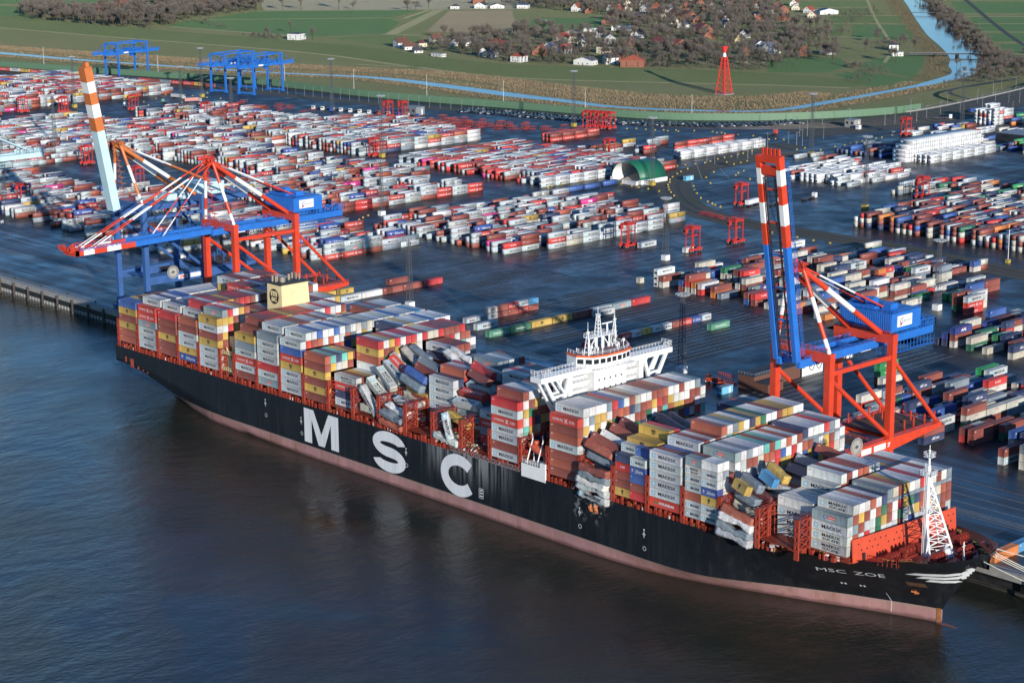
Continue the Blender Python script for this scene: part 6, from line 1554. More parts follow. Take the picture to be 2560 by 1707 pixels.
b = MB(); b.add([(cx-9, y0+4, QZ+.05), (cx+9, y0+3, QZ+.05), (cx+10, y1-2, QZ+.05), (cx-10, y1-2, QZ+.05), (cx+1, y0+13, QZ+6.2)], [(0, 1, 4), (1, 2, 4), (2, 3, 4), (3, 0, 4)]); tag(b.build('salt_heap', mat('salt_tan', (.42, .34, .26), .9, vary=.2)), 'tan heap of salt under the arched tent', 'heap')
for (x, y, L_, w_) in ((-181, 455.6, 12.19, 'long white container lying before the tent mouth'), (-173.5, 462.5, 6.06, 'small white container at the front corner of the tent')):
    o = put('shipping_container', box_mesh(L_, 2.6)); o.location = (x, y, QZ+.02); o.color = (.7, .7, .68, 1); tag(o, w_, 'shipping container', 'containers standing on the terminal')
# ------------------------------------------------------------------ small buildings and huts on the quay
def hut(name, x, y, w, l, h, m, label, cat, door=True):
    r = empty(name, (x, y, QZ)); tag(r, label, cat)
    b = MB(); b.box((0, 0, h/2), (w, l, h)); b.build('wall', m, r)
    b = MB(); b.box((0, 0, h+.08), (w+.3, l+.3, .16)); b.build('roof', M_STEEL, r)
    for k in (-1, 1): b = MB(); b.box((k*w*.25, -l/2-.03, h*.6), (w*.22, .06, h*.3)); b.build('window', M_GLASS, r)
    b = MB(); b.box((w/2+.03, l*.2, h*.42), (.06, 1.0, h*.75)); b.build('door', M_WHITE, r)
    return r
M_LB = mat('light_blue_cabin', (.16, .46, .68), .5, vary=.12)
hut('site_cabin', 190.5, 120.5, 2.5, 6.5, 2.8, M_LB, 'light blue office cabin on the quay near two red tractors', 'cabin')
hut('site_cabin', -166.5, 494, 2.6, 7, 2.8, M_LB, 'light blue cabin on tarmac inside the rail curve', 'cabin')
hut('gate_office', -249, 770, 9, 8, 6, M_CONC, 'grey two-storey block by the rail yard with a red machine', 'building')
hut('gate_cabin', -239, 764, 3, 3, 3, M_WHITE, 'small white cabin near the gate road poles', 'cabin')
hut('workshop_hall', -548, 588, 14, 9, 7, M_STEEL, 'pale blue-grey hall behind the parked truck cabs', 'building')
hut('long_hall', -118, 800, 30, 26, 5, M_DARK, 'low dark-roofed hall at the far right behind white containers', 'building')
r = empty('brick_substation', (0, 0, 0)); tag(r, 'low brick transformer building with a railed flat roof, behind the bow crane', 'building')
b = MB(); b.bx(188, 196, 131, 160, QZ, QZ+5.2); b.bx(196, 203, 131, 140, QZ, QZ+3.4); b.build('wall', mat('brick_wall', (.14, .06, .04), .85, vary=.3, scale=1.5), r)
b = MB(); b.bx(187.8, 196.2, 130.8, 160.2, QZ+5.2, QZ+5.45); b.bx(196.2, 203.2, 130.8, 140.2, QZ+3.4, QZ+3.6); b.build('roof', mat('bitumen_roof', (.045, .045, .05), .7, vary=.3), r)
b = MB(); b.rail([(188, 131, QZ+5.4), (196, 131, QZ+5.4), (196, 146, QZ+5.4)], 1.1, .06, 1.4); b.beam((199, 141, QZ), (196.3, 147, QZ+5.2), .9, .15); b.rail([(199, 141, QZ), (196.3, 147, QZ+5.2)], 1.1, .06, 1.2); b.build('stair', M_STEEL, r)
hut('white_hall', 190, 166, 12, 14, 7, M_WHITE, 'white-roofed hall under the raised-boom crane', 'building')
def tractor(x, y, rz, lb):
    r = empty('terminal_tractor', (x, y, QZ), rz); tag(r, lb, 'tractor')
    m = mat('tractor_red', (.55, .07, .03), .45, vary=.15)
    b = MB(); b.box((0, 0, 1.1), (5.6, 2.2, .6)); b.box((1.4, 0, 1.8), (2.2, 1.6, 1.0)); b.build('chassis', m, r)
    b = MB(); b.box((-1, -.4, 2.5), (1.5, 1.3, 1.8)); b.box((-1, -.4, 2.7), (1.54, 1.34, .8), 1); b.build('cab', [m, M_GLASS], r)
    for px in (-1.8, 1.8):
        for py in (-1, 1): b = MB(); b.tube((px, py-.25, .7), (px, py+.25, .7), .7, 12); b.tube((px, py-.28, .7), (px, py+.28, .7), .3, 8, 1); b.build('wheel', [M_RUBBER, M_WHITE], r)
tractor(177, 128, rad(12), 'red terminal tractor parked farther from the light blue cabin'); tractor(184.5, 126.5, rad(20), 'red terminal tractor parked right behind the light blue cabin')
b = MB()
for k in range(10): b.beam((176+.9*k, 133, QZ+.6), (176+.9*k, 133.2, QZ+3.6), .14)
b.box((180, 133.2, QZ+.5), (10, 2.2, .4)); tag(b.build('rack_trailer', M_RED), 'low red rack trailer with upright posts behind the tractors', 'trailer')
# ------------------------------------------------------------------ trucks, cars, cages, markers
def truck(x, y, rz, body, lb, trailer=True, box=None):
    r = empty('truck', (x, y, QZ), rz); tag(r, lb, 'truck', 'trucks on the terminal roads')
    b = MB(); b.box((7.2, 0, 1.9), (2.3, 2.5, 2.9), 0, body); b.box((7.9, 0, 2.5), (1.0, 2.3, .9), 0, (.03, .03, .04)); b.box((5.6, 0, .9), (5.2, 2.2, .4), 0, (.05, .05, .05)); b.build('cab', M_PAINT, r)
    for px in (7.2, 4.4, 3.4, -3.4, -4.6):
        for py in (-1, 1): b = MB(); b.tube((px, py-.2, .5), (px, py+.2, .5), .5, 10); b.build('wheel', M_RUBBER, r)
    b = MB(); b.box((-.5, 0, 1.1), (12.6, 2.3, .3), 0, (.08, .05, .05)); b.build('trailer', M_PAINT, r)
    if box: b = MB(); b.box((-.4, 0, 2.6), (12.2, 2.44, 2.6), 0, box); b.build('trailer_load', M_PAINT, r)
truck(-789, 521, rad(15), (.7, .7, .7), 'white truck with a grey box, on the far open tarmac', box=(.40, .43, .44)); truck(-756, 514, rad(70), (.2, .25, .3), 'truck carrying a salmon container on far tarmac', box=(.5, .2, .16))
truck(-770, 456, rad(150), (.7, .7, .7), 'white truck with an empty flatbed on far tarmac'); truck(-764, 493, rad(170), (.12, .28, .2), 'green truck with an empty flatbed on far tarmac')
truck(-76, 450, rad(100), (.72, .72, .72), 'white truck with a white box behind a straddle carrier', box=(.7, .7, .7)); truck(-68, 459, rad(95), (.72, .72, .72), 'white truck with empty red flatbed beside a straddle carrier'); truck(-66, 489, rad(95), (.72, .72, .72), 'white truck with empty flatbed seen past the raised boom')
truck(-265, 693, rad(100), (.6, .08, .06), 'red truck on the curved gate road'); truck(-229, 856, rad(60), (.75, .75, .75), 'white tractor unit on the gate road by the rail yard'); truck(-232, 906, rad(80), (.04, .08, .3), 'dark blue truck on the far gate road', box=(.03, .08, .25))
for k in range(12): truck(-640+9.5*k, 560+2.2*k, rad(-65), random.choice(((.7, .7, .7), (.72, .70, .62), (.6, .1, .08), (.05, .12, .45))), 'parked truck tractor in the row beside the workshop hall')
def car_mesh(col, k):
    b = MB(); b.add([(-2.2, -.9, .35), (2.2, -.9, .35), (2.2, .9, .35), (-2.2, .9, .35), (-2.2, -.9, .85), (2.25, -.88, .8), (2.25, .88, .8), (-2.2, .9, .85)], [(0, 1, 5, 4), (1, 2, 6, 5), (2, 3, 7, 6), (3, 0, 4, 7), (4, 5, 6, 7)], 0, col)
    b.add([(-2.0, -.82, .85), (1.1, -.82, .84), (1.1, .82, .84), (-2.0, .82, .85), (-1.6, -.65, 1.45), (.3, -.65, 1.47), (.3, .65, 1.47), (-1.6, .65, 1.45)], [(0, 1, 5, 4), (1, 2, 6, 5), (2, 3, 7, 6), (3, 0, 4, 7)], 0, (.02, .025, .03)); b.add([(-1.6, -.65, 1.46), (.3, -.65, 1.48), (.3, .65, 1.48), (-1.6, .65, 1.46)], [(0, 1, 2, 3)], 0, col)
    for x in (-1.4, 1.4):
        for y in (-.85, .85): b.tube((x, y-.1, .33), (x, y+.1, .33), .33, 8, 0, (.02, .02, .02))
    o = b.build('parked_car', mat('car_paint_%d' % k, source='attr', rough=.22, vary=.04, coat=.5)); me = o.data; bpy.data.objects.remove(o); return me
CM = [car_mesh(c, i) for i, c in enumerate(((.012, .016, .03), (.02, .028, .05), (.05, .055, .06), (.6, .6, .62), (.25, .26, .28)))]
CP = [Vector((*p, 0)) for p in smooth_pts([(-548, 648), (-523, 654), (-397, 682), (-345, 708), (-318, 740), (-304, 770)], 12)]
cl = [0]
for a, c in zip(CP[:-1], CP[1:]): cl.append(cl[-1]+(c-a).length)
def along(s):
    for i in range(len(CP)-1):
        if s <= cl[i+1]: f = (s-cl[i])/(cl[i+1]-cl[i]); d = (CP[i+1]-CP[i]).normalized(); return CP[i].lerp(CP[i+1], f), d
    return CP[-1], d
nc = 0; CARW = {0: 'black', 1: 'dark blue', 2: 'dark grey', 3: 'white', 4: 'silver'}
for rrow in range(5):
    s = 2+random.uniform(0, 2)
    while s < cl[-1]-4 and nc < 330:
        p, d = along(s); n_ = Vector((d.y, -d.x, 0)); q = p+n_*(1+5.6*rrow)
        if rrow == 4 and s > cl[-1]*.65: break
        if random.random() < .9:
            k = random.choices(range(5), (28, 22, 14, 22, 14))[0]; o = put('parked_car', CM[k]); o.location = (q.x, q.y, QZ+.06); o.rotation_euler = (0, 0, math.atan2(n_.y, n_.x)+rad(25)+random.uniform(-.05, .05)+(math.pi if random.random() < .3 else 0))  # white share raised to stand in for sky glints on dark cars
            tag(o, f'{CARW[k]} car in the tight rows beside the green noise barrier', 'car', 'new cars parked in rows'); nc += 1
        s += 3.9 if rrow else 4.6
for (x, y, k, w) in ((-202, 228, 3, 'white van-like car on the road under the crane girder'), (-208, 765, 4, 'red-lit car on the gate road, nearer one'), (-205, 782, 2, 'dark car on the gate road, farther one')):
    o = put('parked_car', CM[k]); o.location = (x, y, QZ+.04); o.rotation_euler = (0, 0, rad(70)); tag(o, w, 'car')
# red lashing cages
cm_ = MB()
for x in (-3, 0, 3):
    for y in (-1.1, 1.1): cm_.box((x, y, 1.2), (.14, .14, 2.4))
for z in (.15, 2.3): cm_.box((0, -1.1, z), (6.2, .14, .16)); cm_.box((0, 1.1, z), (6.2, .14, .16)); cm_.box((-3, 0, z), (.14, 2.2, .16)); cm_.box((3, 0, z), (.14, 2.2, .16))
cm_.box((0, 0, .3), (6, 2.1, .15))
t = cm_.build('lashing_cage', mat('cage_red', (.36, .04, .03), .6, vary=.4, scale=.3, dirt=(.2, .18, .17), dirt_amt=.6)); cg = t.data; bpy.data.objects.remove(t)
for k in range(64):
    x = random.uniform(-545, -385); y = 548+(x+545)*.32+random.uniform(-16, 22); o = put('lashing_cage', cg); o.location = (x, y, QZ+.05+random.choice((0, 0, 0, 2.5))*0); o.rotation_euler = (0, 0, rad(90+random.uniform(-12, 12))); o.scale = (1, 1, random.choice((1, 1, 1.8)))
    tag(o, 'red open steel cage in the clutter behind the dense container rows', 'steel cage', 'red steel cages')
for k in range(16):
    o = put('lashing_cage', cg); o.location = (-735+random.uniform(0, 110), 530+random.uniform(0, 24), QZ+.05); o.rotation_euler = (0, 0, random.uniform(0, 3)); o.scale.z = .6; tag(o, 'red low trailer frame on tarmac before the rail gantries', 'trailer frame', 'red trailer frames')
for k in range(12):
    o = put('lashing_cage', cg); o.location = (-79+1.9*k, 408.5-.4*k+random.uniform(-.6, .6), QZ+.05); o.rotation_euler = (0, 0, rad(100)); o.scale = (.9, .6, .5); tag(o, 'red low frame stacked beside the brown rail curve', 'trailer frame', 'red frames by the rail curve')
# yellow marker blocks
MK = [(-352,651),(-344,653),(-340,658),(-334,656),(-332,663),(-327,660),(-320,670),(-307,676),(-300,673),(-298,676),(-293,674),(-282,676),(-270,679),(-260,675),(-250,673),(-248,678),(-241,679),(-207,555),(-209,563),(-212,574),(-213,582),(-213,589),(-216,599),(-217,606),(-220,619),(-221,632),(-198,567),(-189,564),(-190,572),(-192,581),(-194,594),(-210,539),(-210,531),(-211,523),(-208,547),(-197,527),(-192,515),(-188,507),(-181,495),(-175,486),(-168,478),(-162,470),(-155,463),(-148,456),(-141,450),(-131,442),(-147,477),(-137,467),(-127,458),(-114,447),(-102,440),(-96,437),(-91,434),(-85,432),(-164,508),(-147,493),(-176,529),(-157,529),(-162,537),(-165,546),(-140,523),(-134,523),(-34,388),(-10,389),(8,388),(20,387),(-183,624),(-203,656),(-202,646),(-189,656),(-207,409),(-211,416),(-211,424),(-212,432),(-211,441),(-212,449),(-212,456),(-212,461),(-185,452),(-175,451),(-168,450),(-160,450),(-182,398),(-187,404),(-178,398),(-174,398),(-171,399),(-373,640),(-365,644),(-360,649),(-132,408),(-149,448),(-828,519),(-846,542),(-814,483),(-784,468),(-786,485),(-766,462),(-800,506),(-861,560),(-839,549),(-803,562),(-758,545),(-773,541),(-794,540),(-818,528),(-763,475),(-759,506),(-847,501),(49,387),(31,387),(-192,676),(-192,687),(-193,695),(-194,703),(-195,711),(-196,717),(-197,730),(-197,737),(-199,752),(-204,784),(-205,798),(-207,814),(-209,830),(-210,268),(-207,262),(-203,256),(-198,250),(-193,244),(-188,240)]
kb = MB(); kb.box((0, 0, .4), (.95, .95, .8)); kb.box((0, 0, .85), (.6, .6, .1)); t = kb.build('marker_block', M_YEL); km = t.data; bpy.data.objects.remove(t)
for x, y in MK:
    o = put('marker_block', km); o.location = (x, y, QZ+.04); o.rotation_euler = (0, 0, random.uniform(0, 1)); tag(o, 'yellow concrete block marking the edge of a terminal road', 'marker block', 'yellow marker blocks')
b = MB(); b.box((0, 0, .9), (2.0, 2.0, 1.8), 0); b.tube((0, 0, 1.8), (0, 0, 17), .16, 6, 1); o = b.build('camera_pole', [M_YEL, M_WHITE]); o.location = (126, 409, QZ+.04); tag(o, 'white pole on a yellow block beside the gravel strip at right', 'pole')
# ------------------------------------------------------------------ poles
pb = MB(); pb.tube((0, 0, 0), (0, 0, 10), .16, 6, r2=.1); pb.box((0, 1.1, 9.4), (.12, 2.4, .12)); t = pb.build('catenary_pole', M_STEEL); cpm = t.data; bpy.data.objects.remove(t)
for x, y in [(-266,959),(-241,929),(-266,985),(-310,1060),(-251,982),(-301,1069),(-243,901),(-247,880),(-272,925),(-241,853),(-233,829),(-264,864),(-238,808),(-237,794),(-270,794),(-271,761),(-270,747),(-302,764),(-295,739),(-206,919),(-291,1019),(-244,987),(-206,556),(-199,556),(-226,606),(-205,586),(-214,598),(-200,591),(-209,606),(-223,630),(-222,638),(-226,666),(-217,664),(-211,663),(-242,707),(-246,703),(-223,702)]:
    o = put('catenary_pole', cpm); o.location = (x, y, QZ); o.rotation_euler = (0, 0, random.uniform(0, 6)); o.scale.z = random.uniform(.9, 1.3); tag(o, 'thin grey overhead-line pole around the rail yard and gate', 'pole', 'overhead-line poles')
for k in range(26):
    o = put('catenary_pole', cpm); f = k/26; o.location = (-800+290*f, 602+40*f-6*math.sin(3*f), QZ); tag(o, 'thin grey overhead-line pole along the tracks by the noise barrier', 'pole', 'poles along the tracks'); o.scale.z = .9
pb = MB(); pb.tube((0, 0, 0), (0, 0, 19), .17, 6, r2=.1); t = pb.build('marker_pole', M_WHITE); wpm = t.data; bpy.data.objects.remove(t)
for x, y in ((-845, 678), (-758, 692), (-675, 709), (-586, 720), (-400, 756), (-494, 728), (-1186, 618), (-1017, 649)):
    o = put('marker_pole', wpm); o.location = (x, y, 3); tag(o, 'slender pale pole standing in dry grass beside the narrow river', 'pole', 'pale poles by the narrow river')
# ------------------------------------------------------------------ noise barrier
r = empty('noise_barrier', (0, 0, 0)); tag(r, 'long pale green noise barrier along the landward edge of the terminal', 'noise barrier')
M_NB = mat('barrier_green', (.11, .20, .12), .6, vary=.15, scale=.2)
pm_ = MB(); pm_.box((0, 0, 2.9), (5.9, .25, 5.8)); pm_.box((2.98, 0, 3.0), (.2, .45, 6.0)); t = pm_.build('panel', M_NB); nbm = t.data; bpy.data.objects.remove(t)
FP = [Vector((*p, 0)) for p in smooth_pts(FENCE[:11], 10)]; acc = 0; nb_ = 0; rest = MB()
for a, c in zip(FP[:-1], FP[1:]):
    d = c-a; an = math.atan2(d.y, d.x); n = max(1, round(d.length/6))
    for k in range(n):
        p = a+d*((k+.5)/n)
        if p.x > -1230 and nb_ < 300: o = put('panel', nbm, r); o.location = (p.x, p.y, QZ-.2); o.rotation_euler = (0, 0, an); o.scale.x = d.length/n/6; nb_ += 1
        else: rest.box((p.x, p.y, QZ+2.7), (d.length/n*.98, .25, 5.8), M=Matrix.Rotation(an, 3, 'Z'))
if rest.v: q = rest.build('far_panels', M_NB, r); tag(q, kind='stuff')
b = MB()
F2 = [Vector((*p, QZ)) for p in smooth_pts(FENCE[9:], 12)]
for a, c in zip(F2[:-1], F2[1:]): b.beam(a+Vector((0, 0, .5)), c+Vector((0, 0, .5)), .5, 1.0, 1)
b.rail(F2, 2.6, .09, 3.2, 0); tag(b.build('boundary_fence', [M_STEEL, M_CONC]), 'grey railing fence on a concrete kerb beside the rail yard', 'fence')
# ------------------------------------------------------------------ land behind the port
sheet('green_field', [(-1574, 1060), (-1399, 1258), (-1335, 1225), (-1215, 1105), (-1245, 1010), (-1480, 985), (-1522, 990)], 3.05, M_GREEN, label='deep green field left of the dirt track', cat='field')
sheet('green_field', [(-1574, 1076), (-1404, 1268), (-1478, 1385), (-1640, 1218)], 3.06, M_GREEN, label='deep green field strip before the row of lone trees', cat='field')
sheet('green_field', [(-1385, 1285), (-1340, 1268), (-1452, 1400), (-1480, 1392)], 3.06, M_GREEN2, label='narrow green field wedge beside the dirt track', cat='field')
sheet('green_field', [(-1210, 1090), (-1165, 1110), (-1070, 1040), (-1090, 1000), (-1215, 1015)], 3.05, M_GREEN2, label='pale green meadow beside the first white house', cat='field')
sheet('green_field', [(-2036, 1030), (-1930, 1035), (-1740, 930), (-1860, 935)], 3.05, M_GREEN, label='green field at the far left edge', cat='field'); sheet('green_field', [(-2400, 1150), (-2080, 1050), (-1960, 1120), (-1880, 1330), (-2250, 1500)], 3.04, M_GREEN, label='green field beyond the left wood', cat='field')
sheet('ploughed_field', [(-1195, 1150), (-1437, 1400), (-1380, 1467), (-1200, 1310), (-1105, 1225)], 3.06, M_PLOUGH, label='brown ploughed field behind the village gardens', cat='field')
sheet('bare_field', [(-1643, 1232), (-1393, 1490), (-1700, 1850), (-2050, 1500)], 3.05, M_BARE, label='grey-brown bare field with a row of lone trees', cat='field')
b = MB()
for k in range(46):
    f = k/46; a = Vector((-1198-240*f*1.0, 1152+246*f, 3.1)); c = Vector((-1108-270*f*1.0, 1228+238*f, 3.1)); b.beam(a.lerp(c, .02), a.lerp(c, .98), 1.5, .18)
tag(b.build('plough_ridges', M_BARE, None), 'parallel ridges of the ploughed field', 'ridges', kind='structure')
sheet('playing_field', [(-1162, 1290), (-1252, 1390), (-1178, 1457), (-1050, 1300)], 3.08, M_GREEN, label='bright green football pitch among bare trees', cat='field')
for nm, pl, lb in (('a', [(-1201, 1833), (-1123, 1935), (-1036, 1842), (-1112, 1743)], 'farthest'), ('b', [(-1060, 1774), (-1027, 1830), (-939, 1730), (-988, 1679)], 'second'), ('c', [(-972, 1658), (-912, 1731), (-839, 1641), (-908, 1581)], 'third'), ('d', [(-870, 1575), (-823, 1623), (-677, 1447), (-748, 1417)], 'fourth'), ('e', [(-893, 1562), (-881, 1573), (-780, 1440), (-790, 1431)], 'narrow'), ('f', [(-570, 1204), (-589, 1268), (-572, 1312), (-503, 1213), (-447, 1120), (-549, 1171)], 'fenced'), ('g', [(-680, 1186), (-618, 1228), (-558, 1164), (-535, 1098), (-581, 1067)], 'shady'), ('h', [(-524, 1096), (-521, 1134), (-442, 1113), (-405, 1027), (-441, 1036)], 'nearest')):
    sheet('pasture', pl, 3.06, M_GREEN2 if nm in 'abce' else M_GREEN, label=lb+' green pasture between village and canal', cat='field')
for pl, lb in (([(-1018, 1998), (-939, 2065), (-809, 1865), (-872, 1811)], 'farthest'), ([(-834, 1778), (-782, 1823), (-722, 1731), (-769, 1690)], 'second'), ([(-762, 1677), (-717, 1723), (-655, 1628), (-694, 1593)], 'third'), ([(-674, 1575), (-649, 1619), (-585, 1519), (-604, 1489)], 'fourth'), ([(-583, 1466), (-569, 1495), (-513, 1408), (-513, 1379)], 'nearest')):
    sheet('pasture', pl+[], 3.06, M_GREEN, label=lb+' green field strip beyond the canal', cat='field')
    x, y = pl[0]; sheet('pasture', [pl[1], (pl[1][0]+260, pl[1][1]+210), (pl[2][0]+260, pl[2][1]+210), pl[2]], 3.055, M_GREEN2, label=lb+' paler field farther right of the canal', cat='field')
HEDGE = [(-1574, 1068, -1402, 1263), (-1643, 1217, -1393, 1479), (-1380, 1270, -1470, 1390), (-1120, 1740, -1035, 1845), (-985, 1672, -915, 1736), (-905, 1578, -820, 1628), (-775, 1428, -680, 1450), (-880, 1808, -805, 1868), (-840, 1780, -560, 2010), (-770, 1685, -500, 1900), (-695, 1588, -430, 1790), (-605, 1484, -340, 1680), (-515, 1375, -300, 1530), (-1246, 1008, -1500, 982), (-2040, 1032, -1880, 1330), (-1210, 1092, -1160, 1112)]
for k, (x0, y0, x1, y1) in enumerate(HEDGE): strip('field_edge', [(x0, y0), (x1, y1)], 7, 3.09, M_PATH, 'pale dry grass strip between two fields', 'verge')
strip('dirt_track', [(-1201, 1100), (-1330, 1250), (-1459, 1399)], 16, 3.1, M_PATH, 'tan dirt track climbing between the fields', 'track')
# dike
TOE = [(-2100, 785), (-1664, 829), (-1425, 851), (-1176, 882), (-1042, 887), (-923, 872), (-870, 868), (-730, 866), (-578, 942), (-510, 983), (-440, 1015)]
BACK = [(-2280, 930), (-1855, 933), (-1609, 937), (-1479, 942), (-1283, 959), (-1082, 972), (-957, 952), (-822, 949), (-692, 1010), (-575, 1060), (-452, 1070)]
def resample(pts, n):
    P = [np.array(p, float) for p in smooth_pts(pts, 8)]; d = np.r_[0, np.cumsum([np.linalg.norm(b_-a) for a, b_ in zip(P[:-1], P[1:])])]
    return [np.array([np.interp(t, d, [p[i] for p in P]) for i in (0, 1)]) for t in np.linspace(0, d[-1], n)]
T_, K_ = resample(TOE, 90), resample(BACK, 90); b = MB(); prof = [(0, 3.02), (.42, 7.4), (.50, 7.9), (.56, 7.9), (.66, 7.2), (1.0, 3.02)]
vs = [(*(t+(k_-t)*f), 3.02+(z-3.02)*min(1, (89-q_)/12)) for q_, (t, k_) in enumerate(zip(T_, K_)) for f, z in prof]; n = len(prof)
b.add(vs, [(i*n+j, (i+1)*n+j, (i+1)*n+j+1, i*n+j+1) for i in range(89) for j in range(n-1)]); o = b.build('dike', M_GRASS, smooth=True); tag(o, 'long smooth grass dike between the meadow and the village', 'dike', kind='structure')
strip('toe_path', [tuple(p+np.array([2, -4])) for p in T_], 7, 3.12, M_PATH, 'pale dry path along the foot of the dike', 'path')
strip('meadow_path', [(-870, 868), (-905, 850), (-940, 842)], 5, 3.12, M_PATH, 'short pale path branching off the dike path', 'path')
# narrow river, canal, reeds
RIV = [(-2100, 560), (-1700, 600), (-1340, 651), (-1193, 672), (-960, 726), (-832, 771), (-719, 771), (-622, 764), (-560, 765), (-500, 763), (-440, 785), (-384, 832), (-384, 908), (-400, 1042), (-408, 1092), (-432, 1178), (-475, 1245), (-520, 1316), (-600, 1415), (-700, 1530), (-850, 1712), (-1100, 2020), (-1500, 2500)]
RW = [14, 14, 17, 12, 9, 14, 20, 22, 16, 12, 11, 11, 13, 9, 14, 22, 32, 38, 40, 40, 36, 32, 32]
def wid(pts, ws, n=6):
    out = []
    for a, c in zip(ws[:-1], ws[1:]): out += [a+(c-a)*k/n for k in range(n)]
    return out+[ws[-1]]
RS, RWs = smooth_pts(RIV), wid(RIV, RW)
strip('reed_bank', RS[:85], [w+46 for w in RWs[:85]], 3.03, M_TAN, 'tan dry reed bank on both sides of the narrow river', 'reed bank')
strip('reed_bank', [(x+6, y+22) for x, y in smooth_pts([(-1500, 650), (-1193, 705), (-960, 765), (-832, 810), (-719, 812), (-622, 800), (-520, 800), (-440, 850), (-440, 940)])], wid([0]*9, [20, 40, 44, 44, 46, 60, 74, 76, 30]), 3.035, M_TAN, 'broad tan reed belt beyond the narrow river', 'reed bank')
strip('reed_bank', [(x-10, y-4) for x, y in RS[85:]], [w+34 for w in RWs[85:]], 3.033, M_TAN, 'dry grass banks of the straight canal', 'bank')
strip('narrow_river', RS, RWs, 3.14, M_CANAL, 'narrow blue river and canal winding behind the port', 'water')
strip('canal_path', [(x-52, y-34) for x, y in smooth_pts([(-500, 1250), (-600, 1400), (-700, 1520), (-850, 1700), (-1100, 2010)])], 4, 3.15, M_PATH, 'pale footpath along the canal bank', 'path'); strip('canal_road', [(x+58, y+46) for x, y in smooth_pts([(-520, 1330), (-600, 1415), (-700, 1530), (-850, 1712), (-1100, 2020)])], 6, 3.15, M_GRAVEL, 'narrow grey lane beyond the canal hedge', 'road')
strip('bank_path', smooth_pts([(-283, 975), (-330, 1010), (-345, 1060), (-350, 1150)]), 5, 7.7, M_GRAVEL, 'dark path on the grassy slope beside the fence', 'path')
# reed tufts (real blades, one mass)
def blades(name, pts, hmin, hmax, m, label, cat, w=.4):
    n = len(pts); P = np.array(pts); a = RN.uniform(0, math.pi, n); h = RN.uniform(hmin, hmax, n); ww = RN.uniform(.5, 1, n)*w
    dx, dy = np.cos(a)*ww, np.sin(a)*ww; V = np.empty((n, 3, 3)); V[:, 0] = np.stack([P[:, 0]-dx, P[:, 1]-dy, P[:, 2]], 1); V[:, 1] = np.stack([P[:, 0]+dx, P[:, 1]+dy, P[:, 2]], 1); V[:, 2] = np.stack([P[:, 0]+RN.normal(0, .4, n), P[:, 1]+RN.normal(0, .4, n), P[:, 2]+h], 1)
    tint = RN.uniform(.7, 1.25, (n, 1))*np.ones((1, 3))
    return tag(put(name, raw_mesh(name, V.reshape(-1, 3), np.arange(3*n).reshape(-1, 3), m, tint)), label, cat, kind='stuff')
def band(path, ws, n, z=3.0, side=None, gap=None):
    P = np.array(path); d = np.r_[0, np.cumsum(np.linalg.norm(np.diff(P, axis=0), axis=1))]; s = RN.uniform(0, d[-1], n); x = np.interp(s, d, P[:, 0]); y = np.interp(s, d, P[:, 1]); e = 2.0
    x2, y2 = np.interp(s+e, d, P[:, 0]), np.interp(s+e, d, P[:, 1]); nx, ny = -(y2-y), (x2-x); L = np.hypot(nx, ny)+1e-6
    w = np.interp(s, d, ws); g = np.interp(s, d, gap) if gap is not None else 0; o = RN.uniform(0, 1, n); sg = np.where(RN.uniform(0, 1, n) < .5, -1, 1)
    q = sg*(g/2+o*(w-g)/2); return np.stack([x+nx/L*q, y+ny/L*q, np.full(n, z)], 1)
M_REED = mat('reed_stalks', (.27, .20, .115), .8, vary=.3, scale=.05); M_REED2 = mat('dark_reed', (.16, .105, .06), .85, vary=.3, scale=.05)
blades('reeds', np.concatenate([band(RS[:85], [w+40 for w in RWs[:85]], 26000, gap=[w+2 for w in RWs[:85]]), band([(x+6, y+22) for x, y in smooth_pts([(-1500, 650), (-1193, 705), (-960, 765), (-832, 810), (-719, 812), (-622, 800), (-520, 800), (-440, 850), (-440, 940)])], wid([0]*9, [20, 40, 44, 44, 46, 60, 74, 76, 30]), 42000)]), .6, 1.7, M_REED, 'dry tan reeds along the narrow river', 'reeds')
blades('bank_scrub', np.concatenate([band([(x-6, y) for x, y in RS[85:]], [w+32 for w in RWs[85:]], 7000, gap=[w+2 for w in RWs[85:]])]), .6, 2.0, M_REED2, 'brown scrub on the canal banks', 'scrub')
# beacon
r = empty('beacon_tower', (-489, 897, 3)); tag(r, 'tall red lattice beacon with white band and flared top on the meadow', 'beacon')
M_BR = mat('beacon_red', (.72, .045, .03), .5, vary=.1)
b = MB(); H = 33; q = 5.2; t = 1.5; cs = ((-1, -1), (1, -1), (1, 1), (-1, 1)); n = 7
for sx_, sy_ in cs: b.beam((sx_*q, sy_*q, 0), (sx_*t, sy_*t, H), .75)
for k in range(n):
    f0, f1 = k/n, (k+1)/n; a, c = q+(t-q)*f0, q+(t-q)*f1
    for i in range(4): p, s = cs[i], cs[(i+1) % 4]; b.beam((p[0]*a, p[1]*a, H*f0), (s[0]*c, s[1]*c, H*f1), .32); b.beam((p[0]*c, p[1]*c, H*f1), (s[0]*c, s[1]*c, H*f1), .3)
b.box((0, 0, H*.5), (1.3, 1.3, H)); b.build('lattice_tower', M_BR, r)
b = MB(); b.tube((0, 0, H), (0, 0, H+3.4), 1.7, 10, r2=1.3); b.build('white_band', M_WHITE, r)
b = MB(); b.tube((0, 0, H+3.4), (0, 0, H+9.4), 1.2, 10, r2=3.3); b.build('flared_top', M_BR, r)
b = MB(); b.box((0, 0, .3), (13, 13, .6)); b.build('foundation', M_CONC, r)
